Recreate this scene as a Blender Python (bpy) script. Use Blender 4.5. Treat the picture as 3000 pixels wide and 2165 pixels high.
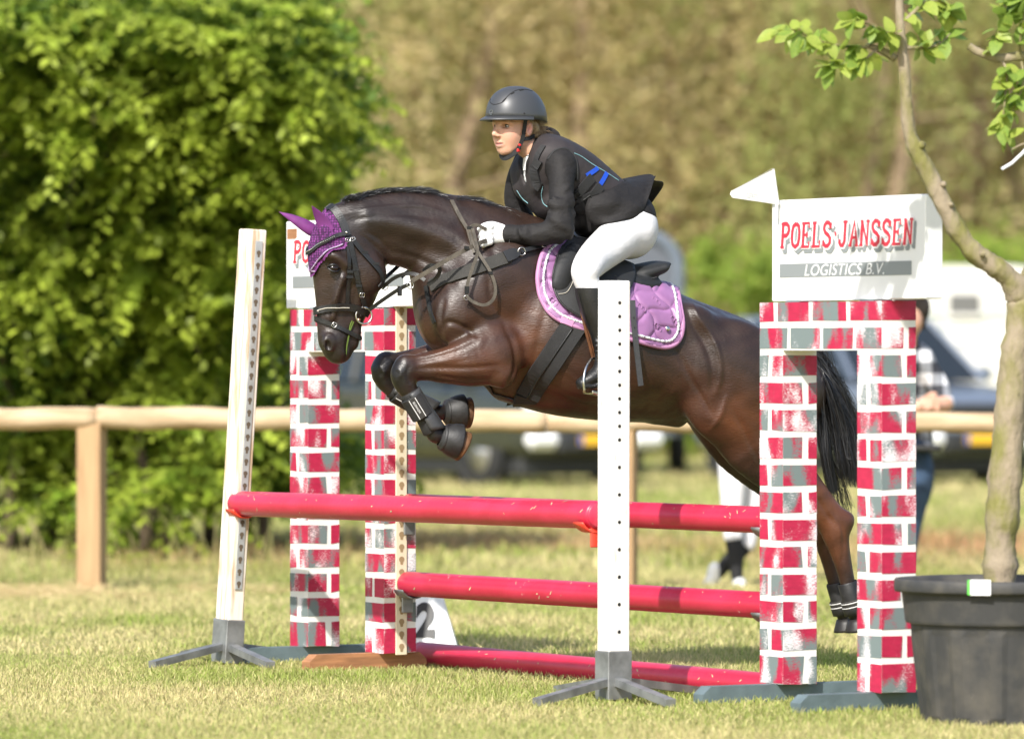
import bpy, math, random
import numpy as np
from mathutils import Vector, Matrix
from mathutils.bvhtree import BVHTree

SC = bpy.context.scene
for _o in list(bpy.data.objects):
    bpy.data.objects.remove(_o)
random.seed(7)
RNG = np.random.default_rng(11)

# ---------------------------------------------------------------- camera
F = 16666.7          # focal length in photograph pixels (200 mm on a 36 mm sensor, 3000 px wide)
H = 1.32             # eye height
HY = 1060.0          # pixel row of the horizon
cam_d = bpy.data.cameras.new("camera")
cam = bpy.data.objects.new("camera", cam_d)
SC.collection.objects.link(cam)
cam.location = (0, 0, H)
cam.rotation_euler = (math.radians(90), 0, 0)
cam_d.lens = 200.0
cam_d.sensor_width = 36.0
cam_d.shift_y = -(1082.5 - HY) / 3000.0
cam_d.clip_start = 0.5
cam_d.clip_end = 2000
cam_d.dof.use_dof = True
cam_d.dof.focus_distance = 23.35
cam_d.dof.aperture_fstop = 2.4
SC.camera = cam

# ---------------------------------------------------------------- sky and sun
SUN = Vector((-0.27, -0.68, 0.66)).normalized()     # towards the sun
w = bpy.data.worlds.new("World")
SC.world = w
w.use_nodes = True
nt = w.node_tree
sky = nt.nodes.new("ShaderNodeTexSky")
sky.sky_type = 'NISHITA'
sky.sun_disc = False
sky.sun_elevation = math.asin(SUN.z)
sky.sun_rotation = math.atan2(SUN.x, SUN.y)
sky.dust_density = 2.0
nt.nodes["Background"].inputs[1].default_value = 0.15
nt.links.new(sky.outputs[0], nt.nodes["Background"].inputs[0])
sun_d = bpy.data.lights.new("sun", 'SUN')
sun = bpy.data.objects.new("sun", sun_d)
SC.collection.objects.link(sun)
sun_d.energy = 4.2
sun_d.angle = math.radians(1.0)
sun_d.color = (1.0, 0.96, 0.89)
sun.rotation_euler = SUN.to_track_quat('Z', 'Y').to_euler()
SC.view_settings.view_transform = 'Standard'
SC.view_settings.look = 'None'
SC.view_settings.gamma = 1.0
SC.view_settings.use_curve_mapping = False
SC.view_settings.exposure = 0.66
SC.render.engine = 'CYCLES'
SC.cycles.use_denoising = True
SC.cycles.max_bounces = 8
SC.cycles.transparent_max_bounces = 12

# ---------------------------------------------------------------- helpers
def P(px, py, D):
    """World point at depth D that the photograph shows at (px, py)."""
    return Vector(((px - 1500.0) * D / F, D, H - (py - HY) * D / F))

def GD(py):
    """Depth of the level ground at pixel row py."""
    return F * H / (py - HY)

def G(px, py):
    return P(px, py, GD(py))

def col_link(o):
    SC.collection.objects.link(o)

def tag(o, label, cat, group=None):
    o["label"] = label
    o["category"] = cat
    if group:
        o["group"] = group
    return o

def thing(name, label, cat, loc=(0, 0, 0), group=None):
    o = bpy.data.objects.new(name, None)
    col_link(o)
    o.location = loc
    o.empty_display_size = 0.1
    return tag(o, label, cat, group)

def attach(o, parent):
    if parent is not None:
        o.parent = parent
        if parent.type == 'EMPTY':
            o.matrix_parent_inverse = Matrix.Translation(-Vector(parent.location))
    return o

def mesh_obj(name, verts, faces, mat=None, parent=None, smooth=False):
    me = bpy.data.meshes.new(name)
    if isinstance(verts, np.ndarray):
        verts = np.ascontiguousarray(verts, dtype=np.float32)
        faces = np.ascontiguousarray(faces, dtype=np.int32)
        nv, nf, k = len(verts), len(faces), faces.shape[1]
        me.vertices.add(nv)
        me.vertices.foreach_set("co", verts.ravel())
        me.loops.add(nf * k)
        me.loops.foreach_set("vertex_index", faces.ravel())
        me.polygons.add(nf)
        me.polygons.foreach_set("loop_start", np.arange(0, nf * k, k, dtype=np.int32))
        me.polygons.foreach_set("loop_total", np.full(nf, k, dtype=np.int32))
        me.update(calc_edges=True)
        me.validate()
    else:
        me.from_pydata([tuple(v) for v in verts], [], [tuple(f) for f in faces])
        me.update()
    if smooth:
        me.polygons.foreach_set("use_smooth", np.ones(len(me.polygons), dtype=bool))
    if mat is not None:
        me.materials.append(mat)
    o = bpy.data.objects.new(name, me)
    col_link(o)
    return attach(o, parent)

def structure(o):
    o["kind"] = "structure"
    return o

class MB:
    """Collects shapes into one mesh."""
    def __init__(s):
        s.v, s.f = [], []
    def add(s, v, f):
        n = len(s.v)
        s.v += [tuple(p) for p in v]
        s.f += [tuple(i + n for i in q) for q in f]
        return s
    def box(s, o, a, b, c):
        """Box with corner o and edge vectors a, b, c."""
        o, a, b, c = map(Vector, (o, a, b, c))
        v = [o, o + a, o + a + b, o + b, o + c, o + a + c, o + a + b + c, o + b + c]
        q = [(0, 3, 2, 1), (4, 5, 6, 7), (0, 1, 5, 4), (1, 2, 6, 5), (2, 3, 7, 6), (3, 0, 4, 7)]
        if a.cross(b).dot(c) < 0:
            q = [tuple(reversed(t)) for t in q]
        return s.add(v, q)
    def cbox(s, c, a, b, d):
        c, a, b, d = map(Vector, (c, a, b, d))
        return s.box(c - (a + b + d) / 2, a, b, d)
    def bbox(s, c, a, b, d, r):
        """Chamfered box: centre c, full edge vectors a b d, chamfer r."""
        c, a, b, d = map(Vector, (c, a, b, d))
        la, lb, ld = a.length, b.length, d.length
        ua, ub, ud = a / la, b / lb, d / ld
        r = min(r, la * .45, lb * .45, ld * .45)
        n = len(s.v)
        idx = {}
        for i in (-1, 1):
            for j in (-1, 1):
                for k in (-1, 1):
                    for ax in range(3):
                        e = [la / 2, lb / 2, ld / 2]
                        for q in range(3):
                            if q != ax:
                                e[q] -= r
                        idx[(i, j, k, ax)] = len(s.v)
                        s.v.append(tuple(c + ua * i * e[0] + ub * j * e[1] + ud * k * e[2]))
        flip = ua.cross(ub).dot(ud) < 0
        def face(l):
            l = list(l)
            p = [Vector(s.v[i]) for i in l]
            nn = (p[1] - p[0]).cross(p[2] - p[1])
            m = sum(p, Vector()) / len(p) - c
            if nn.dot(m) < 0:
                l.reverse()
            s.f.append(tuple(l))
        for sg in (-1, 1):
            face([idx[(sg, j, k, 0)] for j, k in ((-1, -1), (1, -1), (1, 1), (-1, 1))])
            face([idx[(j, sg, k, 1)] for j, k in ((-1, -1), (1, -1), (1, 1), (-1, 1))])
            face([idx[(j, k, sg, 2)] for j, k in ((-1, -1), (1, -1), (1, 1), (-1, 1))])
        for p in (-1, 1):
            for q in (-1, 1):
                face([idx[(-1, p, q, 1)], idx[(1, p, q, 1)], idx[(1, p, q, 2)], idx[(-1, p, q, 2)]])
                face([idx[(p, -1, q, 0)], idx[(p, 1, q, 0)], idx[(p, 1, q, 2)], idx[(p, -1, q, 2)]])
                face([idx[(p, q, -1, 0)], idx[(p, q, 1, 0)], idx[(p, q, 1, 1)], idx[(p, q, -1, 1)]])
        for i in (-1, 1):
            for j in (-1, 1):
                for k in (-1, 1):
                    face([idx[(i, j, k, 0)], idx[(i, j, k, 1)], idx[(i, j, k, 2)]])
        return s
    def tube(s, pts, radii, n=8, cap=True, closed=False, flat=None):
        """Round tube along pts. flat=(normal list, ratio) squashes along normals."""
        pts = [Vector(p) for p in pts]
        m = len(pts)
        if not hasattr(radii, '__len__'):
            radii = [radii] * m
        up = None
        rings = []
        for i in range(m):
            a = pts[(i - 1) % m] if (closed or i > 0) else pts[i]
            b = pts[(i + 1) % m] if (closed or i < m - 1) else pts[i]
            t = (b - a)
            if t.length < 1e-9:
                t = Vector((0, 0, 1))
            t.normalize()
            if up is None:
                up = t.orthogonal().normalized()
            u = up - t * up.dot(t)
            if u.length < 1e-6:
                u = t.orthogonal()
            u.normalize()
            up = u
            vv = t.cross(u)
            rings.append([pts[i] + (u * math.cos(2 * math.pi * k / n) + vv * math.sin(2 * math.pi * k / n)) * radii[i] for k in range(n)])
        v = [p for r in rings for p in r]
        f = []
        for i in range(m if closed else m - 1):
            j = (i + 1) % m
            for k in range(n):
                f.append((i * n + k, i * n + (k + 1) % n, j * n + (k + 1) % n, j * n + k))
        if cap and not closed:
            f.append(tuple(reversed(range(n))))
            f.append(tuple((m - 1) * n + k for k in range(n)))
        return s.add(v, f)
    def lathe(s, c, prof, n=24, axis=(0, 0, 1), cap=True):
        """prof: [(radius, height)] from bottom to top about axis through c."""
        c = Vector(c)
        ax = Vector(axis).normalized()
        u = ax.orthogonal().normalized()
        vv = ax.cross(u)
        v, f = [], []
        for (r, h) in prof:
            for k in range(n):
                an = 2 * math.pi * k / n
                v.append(c + ax * h + (u * math.cos(an) + vv * math.sin(an)) * r)
        for i in range(len(prof) - 1):
            for k in range(n):
                f.append((i * n + k, i * n + (k + 1) % n, (i + 1) * n + (k + 1) % n, (i + 1) * n + k))
        if cap:
            f.append(tuple(reversed(range(n))))
            f.append(tuple((len(prof) - 1) * n + k for k in range(n)))
        return s.add(v, f)
    def prism(s, poly, d):
        """Extrude a planar polygon (list of Vectors) by vector d."""
        poly = [Vector(p) for p in poly]
        d = Vector(d)
        n = len(poly)
        nn = Vector()
        for i in range(n):
            nn += poly[i].cross(poly[(i + 1) % n])
        if nn.dot(d) > 0:
            poly = poly[::-1]
        v = poly + [p + d for p in poly]
        f = [tuple(range(n)), tuple(reversed(range(n, 2 * n)))]
        f += [(i, i + n, (i + 1) % n + n, (i + 1) % n) for i in range(n)]
        return s.add(v, f)
    def ribbon(s, pts, nors, width, thick=0.003, closed=False, taper=None):
        """Flat strap along pts, lying on a surface with normals nors."""
        pts = [Vector(p) for p in pts]
        m = len(pts)
        v = []
        for i in range(m):
            a = pts[(i - 1) % m] if (closed or i > 0) else pts[i]
            b = pts[(i + 1) % m] if (closed or i < m - 1) else pts[i]
            t = (b - a)
            if t.length < 1e-9:
                t = Vector((0, 0, 1))
            t.normalize()
            n = Vector(nors[i])
            sd = t.cross(n)
            if sd.length < 1e-6:
                sd = t.orthogonal()
            sd.normalize()
            n = sd.cross(t).normalized()
            wd = (width[i] if hasattr(width, '__len__') else width) / 2
            v += [pts[i] - sd * wd, pts[i] + sd * wd, pts[i] + sd * wd * .94 + n * thick, pts[i] - sd * wd * .94 + n * thick]
        f = []
        for i in range(m if closed else m - 1):
            j = (i + 1) % m
            for k in range(4):
                f.append((i * 4 + k, i * 4 + (k + 1) % 4, j * 4 + (k + 1) % 4, j * 4 + k))
        if not closed:
            f.append((3, 2, 1, 0))
            b = (m - 1) * 4
            f.append((b, b + 1, b + 2, b + 3))
        return s.add(v, f)
    def build(s, name, mat=None, parent=None, smooth=False):
        return mesh_obj(name, s.v, s.f, mat, parent, smooth)

def spline(pts, n, closed=False):
    """Catmull-Rom through pts (tuples of any length); n samples per span."""
    A = np.array([tuple(p) for p in pts], float)
    m = len(A)
    out = []
    for i in range(m if closed else m - 1):
        if closed:
            p0, p1, p2, p3 = A[(i - 1) % m], A[i], A[(i + 1) % m], A[(i + 2) % m]
        else:
            p0, p1, p2, p3 = A[max(i - 1, 0)], A[i], A[i + 1], A[min(i + 2, m - 1)]
            if i == 0:
                p0 = 2 * p1 - p2
            if i + 2 > m - 1:
                p3 = 2 * p2 - p1
        for k in range(n):
            t = k / n
            out.append(0.5 * ((2 * p1) + (-p0 + p2) * t + (2 * p0 - 5 * p1 + 4 * p2 - p3) * t * t + (-p0 + 3 * p1 - 3 * p2 + p3) * t ** 3))
    if not closed:
        out.append(A[-1])
    return np.array(out)

# ---------------------------------------------------------------- signed-distance modelling
class SDF:
    """Smooth union of chains and ellipsoids on a grid, meshed by surface nets."""
    def __init__(s, lo, hi, res):
        s.lo = np.array(lo, float)
        s.res = res
        n = np.ceil((np.array(hi, float) - s.lo) / res).astype(int) + 1
        s.n = n
        s.ax = [s.lo[i] + res * np.arange(n[i]) for i in range(3)]
        s.fd = np.full(n, 0.5, dtype=np.float32)
    def _sl(s, lo, hi):
        a = np.maximum(np.floor((np.array(lo) - s.lo) / s.res).astype(int), 0)
        b = np.minimum(np.ceil((np.array(hi) - s.lo) / s.res).astype(int) + 1, s.n)
        return a, b
    def _xyz(s, a, b):
        return (s.ax[0][a[0]:b[0], None, None].astype(np.float32),
                s.ax[1][None, a[1]:b[1], None].astype(np.float32),
                s.ax[2][None, None, a[2]:b[2]].astype(np.float32))
    def _mix(s, a, b, f, k, op):
        if (b <= a).any():
            return
        sl = (slice(a[0], b[0]), slice(a[1], b[1]), slice(a[2], b[2]))
        g = s.fd[sl]
        if op == 'sub':
            f = -f
            h = np.maximum(k - np.abs(f - g), 0) / max(k, 1e-6)
            s.fd[sl] = np.maximum(f, g) + h * h * k * .25
        else:
            h = np.maximum(k - np.abs(f - g), 0) / max(k, 1e-6)
            s.fd[sl] = np.minimum(f, g) - h * h * k * .25
    def chain(s, pts, rad, k=0.04, op='add', dense=4):
        """pts (x, lateral, z); rad (in-plane, lateral) or a number each."""
        R = [(r, r) if not hasattr(r, '__len__') else r for r in rad]
        A = np.array([tuple(p) + tuple(r) for p, r in zip(pts, R)], float)
        if dense > 1 and len(A) > 2:
            A = spline(A, dense)
        pad = k + 3 * s.res
        mr = A[:, 3:].max()
        lo = A[:, :3].min(0) - mr - pad
        hi = A[:, :3].max(0) + mr + pad
        a0, b0 = s._sl(lo, hi)
        if (b0 <= a0).any():
            return s
        T = np.full(b0 - a0, 9.0, dtype=np.float32)
        for i in range(len(A) - 1):
            p, q = A[i], A[i + 1]
            mr = max(p[3], p[4], q[3], q[4]) + pad
            a, b = s._sl(np.minimum(p[:3], q[:3]) - mr, np.maximum(p[:3], q[:3]) + mr)
            if (b <= a).any():
                continue
            X, Y, Z = s._xyz(a, b)
            d = q[:3] - p[:3]
            L2 = max(float(d @ d), 1e-9)
            t = np.clip(((X - p[0]) * d[0] + (Y - p[1]) * d[1] + (Z - p[2]) * d[2]) / L2, 0, 1).astype(np.float32)
            dx, dy, dz = X - p[0] - t * d[0], Y - p[1] - t * d[1], Z - p[2] - t * d[2]
            r1 = p[3] + t * (q[3] - p[3])
            r2 = p[4] + t * (q[4] - p[4])
            i2 = dx * dx + dz * dz
            l2 = dy * dy
            k0 = np.sqrt(i2 / r1 ** 2 + l2 / r2 ** 2)
            k1 = np.sqrt(i2 / r1 ** 4 + l2 / r2 ** 4)
            f = k0 * (k0 - 1) / np.maximum(k1, 1e-6)
            f = np.where(k0 < 1e-4, -np.minimum(r1, r2), f)
            sl = tuple(slice(a[j] - a0[j], b[j] - a0[j]) for j in range(3))
            T[sl] = np.minimum(T[sl], f)
        s._mix(a0, b0, T, k, op)
        return s
    def ell(s, c, r, rot=None, k=0.04, op='add'):
        """Ellipsoid; rot = 3x3 rows of its axes, or an angle in the x-z plane."""
        c = np.array(tuple(c), float)
        if rot is None:
            M = np.eye(3)
        elif hasattr(rot, '__len__'):
            M = np.array([tuple(x) for x in rot], float)
        else:
            M = np.array([[math.cos(rot), 0, math.sin(rot)], [0, 1, 0], [-math.sin(rot), 0, math.cos(rot)]])
        mr = max(r) + k + 3 * s.res
        a, b = s._sl(c - mr, c + mr)
        if (b <= a).any():
            return s
        X, Y, Z = s._xyz(a, b)
        dx, dy, dz = X - c[0], Y - c[1], Z - c[2]
        u = [M[i, 0] * dx + M[i, 1] * dy + M[i, 2] * dz for i in range(3)]
        k0 = np.sqrt(sum((u[i] / r[i]) ** 2 for i in range(3)))
        k1 = np.sqrt(sum((u[i] / r[i] ** 2) ** 2 for i in range(3)))
        f = (k0 * (k0 - 1) / np.maximum(k1, 1e-6)).astype(np.float32)
        s._mix(a, b, f, k, op)
        return s
    def cut(s, point, normal, k=0.004):
        """Keep only the side opposite to normal."""
        n = np.array(tuple(normal), float)
        n /= np.linalg.norm(n)
        X, Y, Z = s._xyz([0, 0, 0], s.n)
        f = ((X - point[0]) * n[0] + (Y - point[1]) * n[1] + (Z - point[2]) * n[2]).astype(np.float32)
        h = np.maximum(k - np.abs(f - s.fd), 0) / k
        s.fd = np.maximum(f, s.fd) + h * h * k * .25
        return s
    def blur(s, n=1):
        for _ in range(n):
            for ax in range(3):
                g = s.fd
                f = g.copy()
                sl = [slice(None)] * 3
                a, b, c = list(sl), list(sl), list(sl)
                a[ax], b[ax], c[ax] = slice(0, -2), slice(1, -1), slice(2, None)
                f[tuple(b)] = .25 * g[tuple(a)] + .5 * g[tuple(b)] + .25 * g[tuple(c)]
                s.fd = f
        return s
    def mesh(s):
        g = s.fd
        ins = g < 0
        nx, ny, nz = g.shape
        cnt = np.zeros((nx - 1, ny - 1, nz - 1), dtype=np.int8)
        for i in (0, 1):
            for j in (0, 1):
                for k in (0, 1):
                    cnt += ins[i:nx - 1 + i, j:ny - 1 + j, k:nz - 1 + k]
        act = (cnt > 0) & (cnt < 8)
        ci = np.argwhere(act)
        idx = np.full(act.shape, -1, dtype=np.int32)
        idx[act] = np.arange(len(ci))
        acc = np.zeros((len(ci), 3))
        num = np.zeros(len(ci))
        cor = [(i, j, k) for i in (0, 1) for j in (0, 1) for k in (0, 1)]
        for a in range(8):
            for b in range(a + 1, 8):
                ca, cb = np.array(cor[a]), np.array(cor[b])
                if np.abs(ca - cb).sum() != 1:
                    continue
                ga = g[ci[:, 0] + ca[0], ci[:, 1] + ca[1], ci[:, 2] + ca[2]]
                gb = g[ci[:, 0] + cb[0], ci[:, 1] + cb[1], ci[:, 2] + cb[2]]
                m = (ga < 0) != (gb < 0)
                t = np.where(m, ga / np.where(m, ga - gb, 1), 0)
                acc += np.where(m[:, None], ca + t[:, None] * (cb - ca), 0)
                num += m
        V = (ci + acc / np.maximum(num, 1)[:, None]) * s.res + s.lo
        faces = []
        for ax in range(3):
            sl0 = [slice(1, -1)] * 3
            sl0[ax] = slice(0, -1)
            sl1 = [slice(1, -1)] * 3
            sl1[ax] = slice(1, None)
            a, b = ins[tuple(sl0)], ins[tuple(sl1)]
            e = np.argwhere(a != b)
            flip = a[e[:, 0], e[:, 1], e[:, 2]]
            off = np.array([1, 1, 1])
            off[ax] = 0
            e = e + off
            o1, o2 = [d for d in range(3) if d != ax]
            if ax == 1:
                o1, o2 = o2, o1
            def cell(u, v):
                q = e.copy()
                q[:, o1] -= u
                q[:, o2] -= v
                return idx[q[:, 0], q[:, 1], q[:, 2]]
            q = np.stack([cell(1, 1), cell(0, 1), cell(0, 0), cell(1, 0)], 1)
            q[~flip] = q[~flip][:, ::-1]
            faces.append(q)
        Fq = np.concatenate(faces)
        Fq = Fq[(Fq >= 0).all(1)]
        return V, Fq

# ---------------------------------------------------------------- materials
def material(name, color=(.5, .5, .5), rough=.6, metal=0.0, spec=.5, var=0.0, vscale=8.0, color2=None,
             bump=0.0, bscale=60.0, coat=0.0, stretch=(1, 1, 1), detail=6.0, sheen=0.0, contrast=(.35, .65),
             sub=0.0, transl=0.0, attr=None, rvar=0.0, worn=None):
    m = bpy.data.materials.new(name)
    m.use_nodes = True
    nt = m.node_tree
    N, L = nt.nodes, nt.links
    bs = N["Principled BSDF"]
    bs.inputs["Base Color"].default_value = (*color, 1)
    bs.inputs["Roughness"].default_value = rough
    bs.inputs["Metallic"].default_value = metal
    bs.inputs["Specular IOR Level"].default_value = spec
    bs.inputs["Coat Weight"].default_value = coat
    bs.inputs["Sheen Weight"].default_value = sheen
    if sub:
        bs.inputs["Subsurface Weight"].default_value = sub
        bs.inputs["Subsurface Radius"].default_value = (.02, .008, .004)
        bs.inputs["Subsurface Scale"].default_value = .5
    tc = N.new("ShaderNodeTexCoord")
    mp = N.new("ShaderNodeMapping")
    mp.inputs["Scale"].default_value = stretch
    L.new(tc.outputs["Object"], mp.inputs[0])
    col_out = None
    if color2 is not None or var:
        nz = N.new("ShaderNodeTexNoise")
        nz.inputs["Scale"].default_value = vscale
        nz.inputs["Detail"].default_value = detail
        L.new(mp.outputs[0], nz.inputs["Vector"])
        rp = N.new("ShaderNodeValToRGB")
        rp.color_ramp.elements[0].position = contrast[0]
        rp.color_ramp.elements[1].position = contrast[1]
        c2 = color2 if color2 is not None else tuple(c * (1 - var) for c in color)
        rp.color_ramp.elements[0].color = (*color, 1)
        rp.color_ramp.elements[1].color = (*c2, 1)
        L.new(nz.outputs["Fac"], rp.inputs[0])
        col_out = rp.outputs[0]
        if rvar:
            mr = N.new("ShaderNodeMapRange")
            mr.inputs[3].default_value = max(rough - rvar, .02)
            mr.inputs[4].default_value = min(rough + rvar, 1)
            L.new(nz.outputs["Fac"], mr.inputs[0])
            L.new(mr.outputs[0], bs.inputs["Roughness"])
    if attr:
        at = N.new("ShaderNodeAttribute")
        at.attribute_name = attr
        if col_out is None:
            col_out = at.outputs["Color"]
        else:
            mx = N.new("ShaderNodeMix")
            mx.data_type = 'RGBA'
            mx.blend_type = 'MULTIPLY'
            mx.inputs[0].default_value = 1
            L.new(col_out, mx.inputs[6])
            L.new(at.outputs["Color"], mx.inputs[7])
            col_out = mx.outputs[2]
    if col_out is not None:
        L.new(col_out, bs.inputs["Base Color"])
    if worn is not None:
        # chipped and rubbed places, with a shape of their own
        nw = N.new("ShaderNodeTexNoise")
        nw.inputs["Scale"].default_value = worn[1]
        nw.inputs["Detail"].default_value = 12
        nw.inputs["Roughness"].default_value = .72
        L.new(mp.outputs[0], nw.inputs["Vector"])
        rw = N.new("ShaderNodeMapRange")
        rw.inputs[1].default_value = worn[2]
        rw.inputs[2].default_value = worn[3]
        L.new(nw.outputs["Fac"], rw.inputs[0])
        mw = N.new("ShaderNodeMix")
        mw.data_type = 'RGBA'
        L.new(rw.outputs[0], mw.inputs[0])
        if col_out is not None:
            L.new(col_out, mw.inputs[6])
        else:
            mw.inputs[6].default_value = (*color, 1)
        mw.inputs[7].default_value = (*worn[0], 1)
        col_out = mw.outputs[2]
        L.new(col_out, bs.inputs["Base Color"])
    if bump:
        n2 = N.new("ShaderNodeTexNoise")
        n2.inputs["Scale"].default_value = bscale
        n2.inputs["Detail"].default_value = 4
        L.new(mp.outputs[0], n2.inputs["Vector"])
        bp = N.new("ShaderNodeBump")
        bp.inputs["Strength"].default_value = min(bump, 1)
        bp.inputs["Distance"].default_value = .01 if bump <= 1 else .01 * bump
        L.new(n2.outputs["Fac"], bp.inputs["Height"])
        L.new(bp.outputs[0], bs.inputs["Normal"])
    if transl:
        out = N["Material Output"]
        tr = N.new("ShaderNodeBsdfTranslucent")
        if col_out is not None:
            L.new(col_out, tr.inputs[0])
        else:
            tr.inputs[0].default_value = (*color, 1)
        ms = N.new("ShaderNodeMixShader")
        ms.inputs[0].default_value = transl
        L.new(bs.outputs[0], ms.inputs[1])
        L.new(tr.outputs[0], ms.inputs[2])
        L.new(ms.outputs[0], out.inputs[0])
    return m

def set_colors(o, cols, name="tint"):
    """Per-vertex colour attribute (n x 3)."""
    me = o.data
    at = me.color_attributes.new(name, 'FLOAT_COLOR', 'POINT')
    c = np.ones((len(me.vertices), 4), dtype=np.float32)
    c[:, :3] = cols
    at.data.foreach_set("color", c.ravel())

def text_mesh(body, size, mat, origin, xdir, zdir, name, parent=None, shear=0.0, extrude=.001, width=None, bold=0.0, spacing=1.0, align='LEFT'):
    """Lettering as a mesh lying in the plane (xdir, zdir) at origin."""
    cu = bpy.data.curves.new("lettering", 'FONT')
    cu.body = body
    cu.size = 1.0
    cu.shear = shear
    cu.offset = bold
    cu.space_character = spacing
    cu.align_x = 'LEFT'
    ob = bpy.data.objects.new("lettering", cu)
    col_link(ob)
    dg = bpy.context.evaluated_depsgraph_get()
    me = bpy.data.meshes.new_from_object(ob.evaluated_get(dg))
    bpy.data.objects.remove(ob)
    bpy.data.curves.remove(cu)
    xs = [v.co.x for v in me.vertices]
    ys = [v.co.y for v in me.vertices]
    x0, x1, y0, y1 = min(xs), max(xs), min(ys), max(ys)
    xd, zd = Vector(xdir).normalized(), Vector(zdir).normalized()
    nd = xd.cross(zd)
    sy = size / (y1 - y0)
    sx = (width / (x1 - x0)) if width else sy
    v = [Vector(origin) + xd * ((q.co.x - x0) * sx) + zd * ((q.co.y - y0) * sy) for q in me.vertices]
    f = [tuple(p.vertices) for p in me.polygons]
    bpy.data.meshes.remove(me)
    return mesh_obj(name, v, f, mat, parent)

# ================================================================ the horse's own frame
TH = math.radians(18)
CX, CD = -0.43, 23.5
_c, _s = math.cos(TH), math.sin(TH)

def HP(px, py, l=0.0):
    """World point shown at (px, py), l metres from the horse's middle plane (positive = near side)."""
    u = (px - 1500.0) / F
    D = (l + CX * _s - CD * _c) / (u * _s - _c)
    return P(px, py, D)

def to_local(p):
    dx, dy = p[0] - CX, p[1] - CD
    return (dx * _c + dy * _s, dx * _s - dy * _c, p[2])

def HL(px, py, l=0.0):
    return to_local(HP(px, py, l))

def to_world(V):
    V = np.asarray(V, float)
    return np.stack([CX + V[:, 0] * _c + V[:, 1] * _s, CD + V[:, 0] * _s - V[:, 1] * _c, V[:, 2]], 1)

def lw(a, l, z):
    return Vector((CX + a * _c + l * _s, CD + a * _s - l * _c, z))

LAT = Vector((_s, -_c, 0))       # towards the near side
AFT = Vector((_c, _s, 0))        # towards the tail
PXM = 703.0                      # photograph pixels per metre at the horse

def sdf_obj(sd, name, mat, parent, world=to_world):
    V, Q = sd.mesh()
    Wd = world(V)
    a, b, c = Wd[Q[:, 0]], Wd[Q[:, 1]], Wd[Q[:, 2]]
    if np.einsum('ij,ij->', a - Wd.mean(0), np.cross(b - Wd.mean(0), c - Wd.mean(0))) < 0:
        Q = Q[:, ::-1]
    return mesh_obj(name, Wd, Q, mat, parent, smooth=True)

def ring(top, bot):
    """Centre and half height of a section given by two outline pixels."""
    t, b = np.array(HL(*top)), np.array(HL(*bot))
    return tuple((t + b) / 2), float(np.linalg.norm(t - b) / 2)

def loft(sd, rings, k=.05, dense=5):
    pts, rad = [], []
    for top, bot, w_ in rings:
        c, r = ring(top, bot)
        pts.append(c)
        rad.append((r, w_))
    sd.chain(pts, rad, k=k, dense=dense)


# ================================================================ ground, fence, woodland, vehicles
def ground_material():
    m = bpy.data.materials.new("dry_meadow")
    m.use_nodes = True
    nt = m.node_tree
    N, L = nt.nodes, nt.links
    bs = N["Principled BSDF"]
    bs.inputs["Roughness"].default_value = .95
    bs.inputs["Specular IOR Level"].default_value = .15
    tc = N.new("ShaderNodeTexCoord")
    def noise(scale, stretch=(1, 1, 1), det=6):
        mp = N.new("ShaderNodeMapping")
        mp.inputs["Scale"].default_value = stretch
        L.new(tc.outputs["Object"], mp.inputs[0])
        n = N.new("ShaderNodeTexNoise")
        n.inputs["Scale"].default_value = scale
        n.inputs["Detail"].default_value = det
        L.new(mp.outputs[0], n.inputs["Vector"])
        return n.outputs["Fac"]
    def ramp(fac, stops):
        r = N.new("ShaderNodeValToRGB")
        e = r.color_ramp.elements
        while len(e) < len(stops):
            e.new(.5)
        for i, (p, c) in enumerate(stops):
            e[i].position = p
            e[i].color = (*c, 1)
        L.new(fac, r.inputs[0])
        return r.outputs[0]
    a = ramp(noise(.35, (1, .5, 1)), [(.30, (.20, .23, .06)), (.50, (.34, .31, .11)), (.68, (.46, .39, .19))])
    b = ramp(noise(9), [(.3, (.17, .19, .05)), (.7, (.50, .43, .20))])
    mx = N.new("ShaderNodeMix")
    mx.data_type = 'RGBA'
    mx.inputs[0].default_value = .5
    L.new(a, mx.inputs[6])
    L.new(b, mx.inputs[7])
    L.new(mx.outputs[2], bs.inputs["Base Color"])
    bp = N.new("ShaderNodeBump")
    bp.inputs["Strength"].default_value = 1
    bp.inputs["Distance"].default_value = .03
    L.new(noise(60), bp.inputs["Height"])
    L.new(bp.outputs[0], bs.inputs["Normal"])
    return m
structure(mesh_obj("ground", [(-400, -60, 0), (400, -60, 0), (400, 900, 0), (-400, 900, 0)], [(0, 1, 2, 3)], ground_material()))

# ---------------------------------------------------------------- grass
def vnoise(x, y, seed=0):
    """Cheap smooth value noise."""
    r = np.random.default_rng(seed)
    T = r.random((64, 64))
    xi, yi = np.floor(x).astype(int), np.floor(y).astype(int)
    fx, fy = x - xi, y - yi
    fx, fy = fx * fx * (3 - 2 * fx), fy * fy * (3 - 2 * fy)
    g = lambda i, j: T[i % 64, j % 64]
    return (g(xi, yi) * (1 - fx) + g(xi + 1, yi) * fx) * (1 - fy) + (g(xi, yi + 1) * (1 - fx) + g(xi + 1, yi + 1) * fx) * fy

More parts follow.
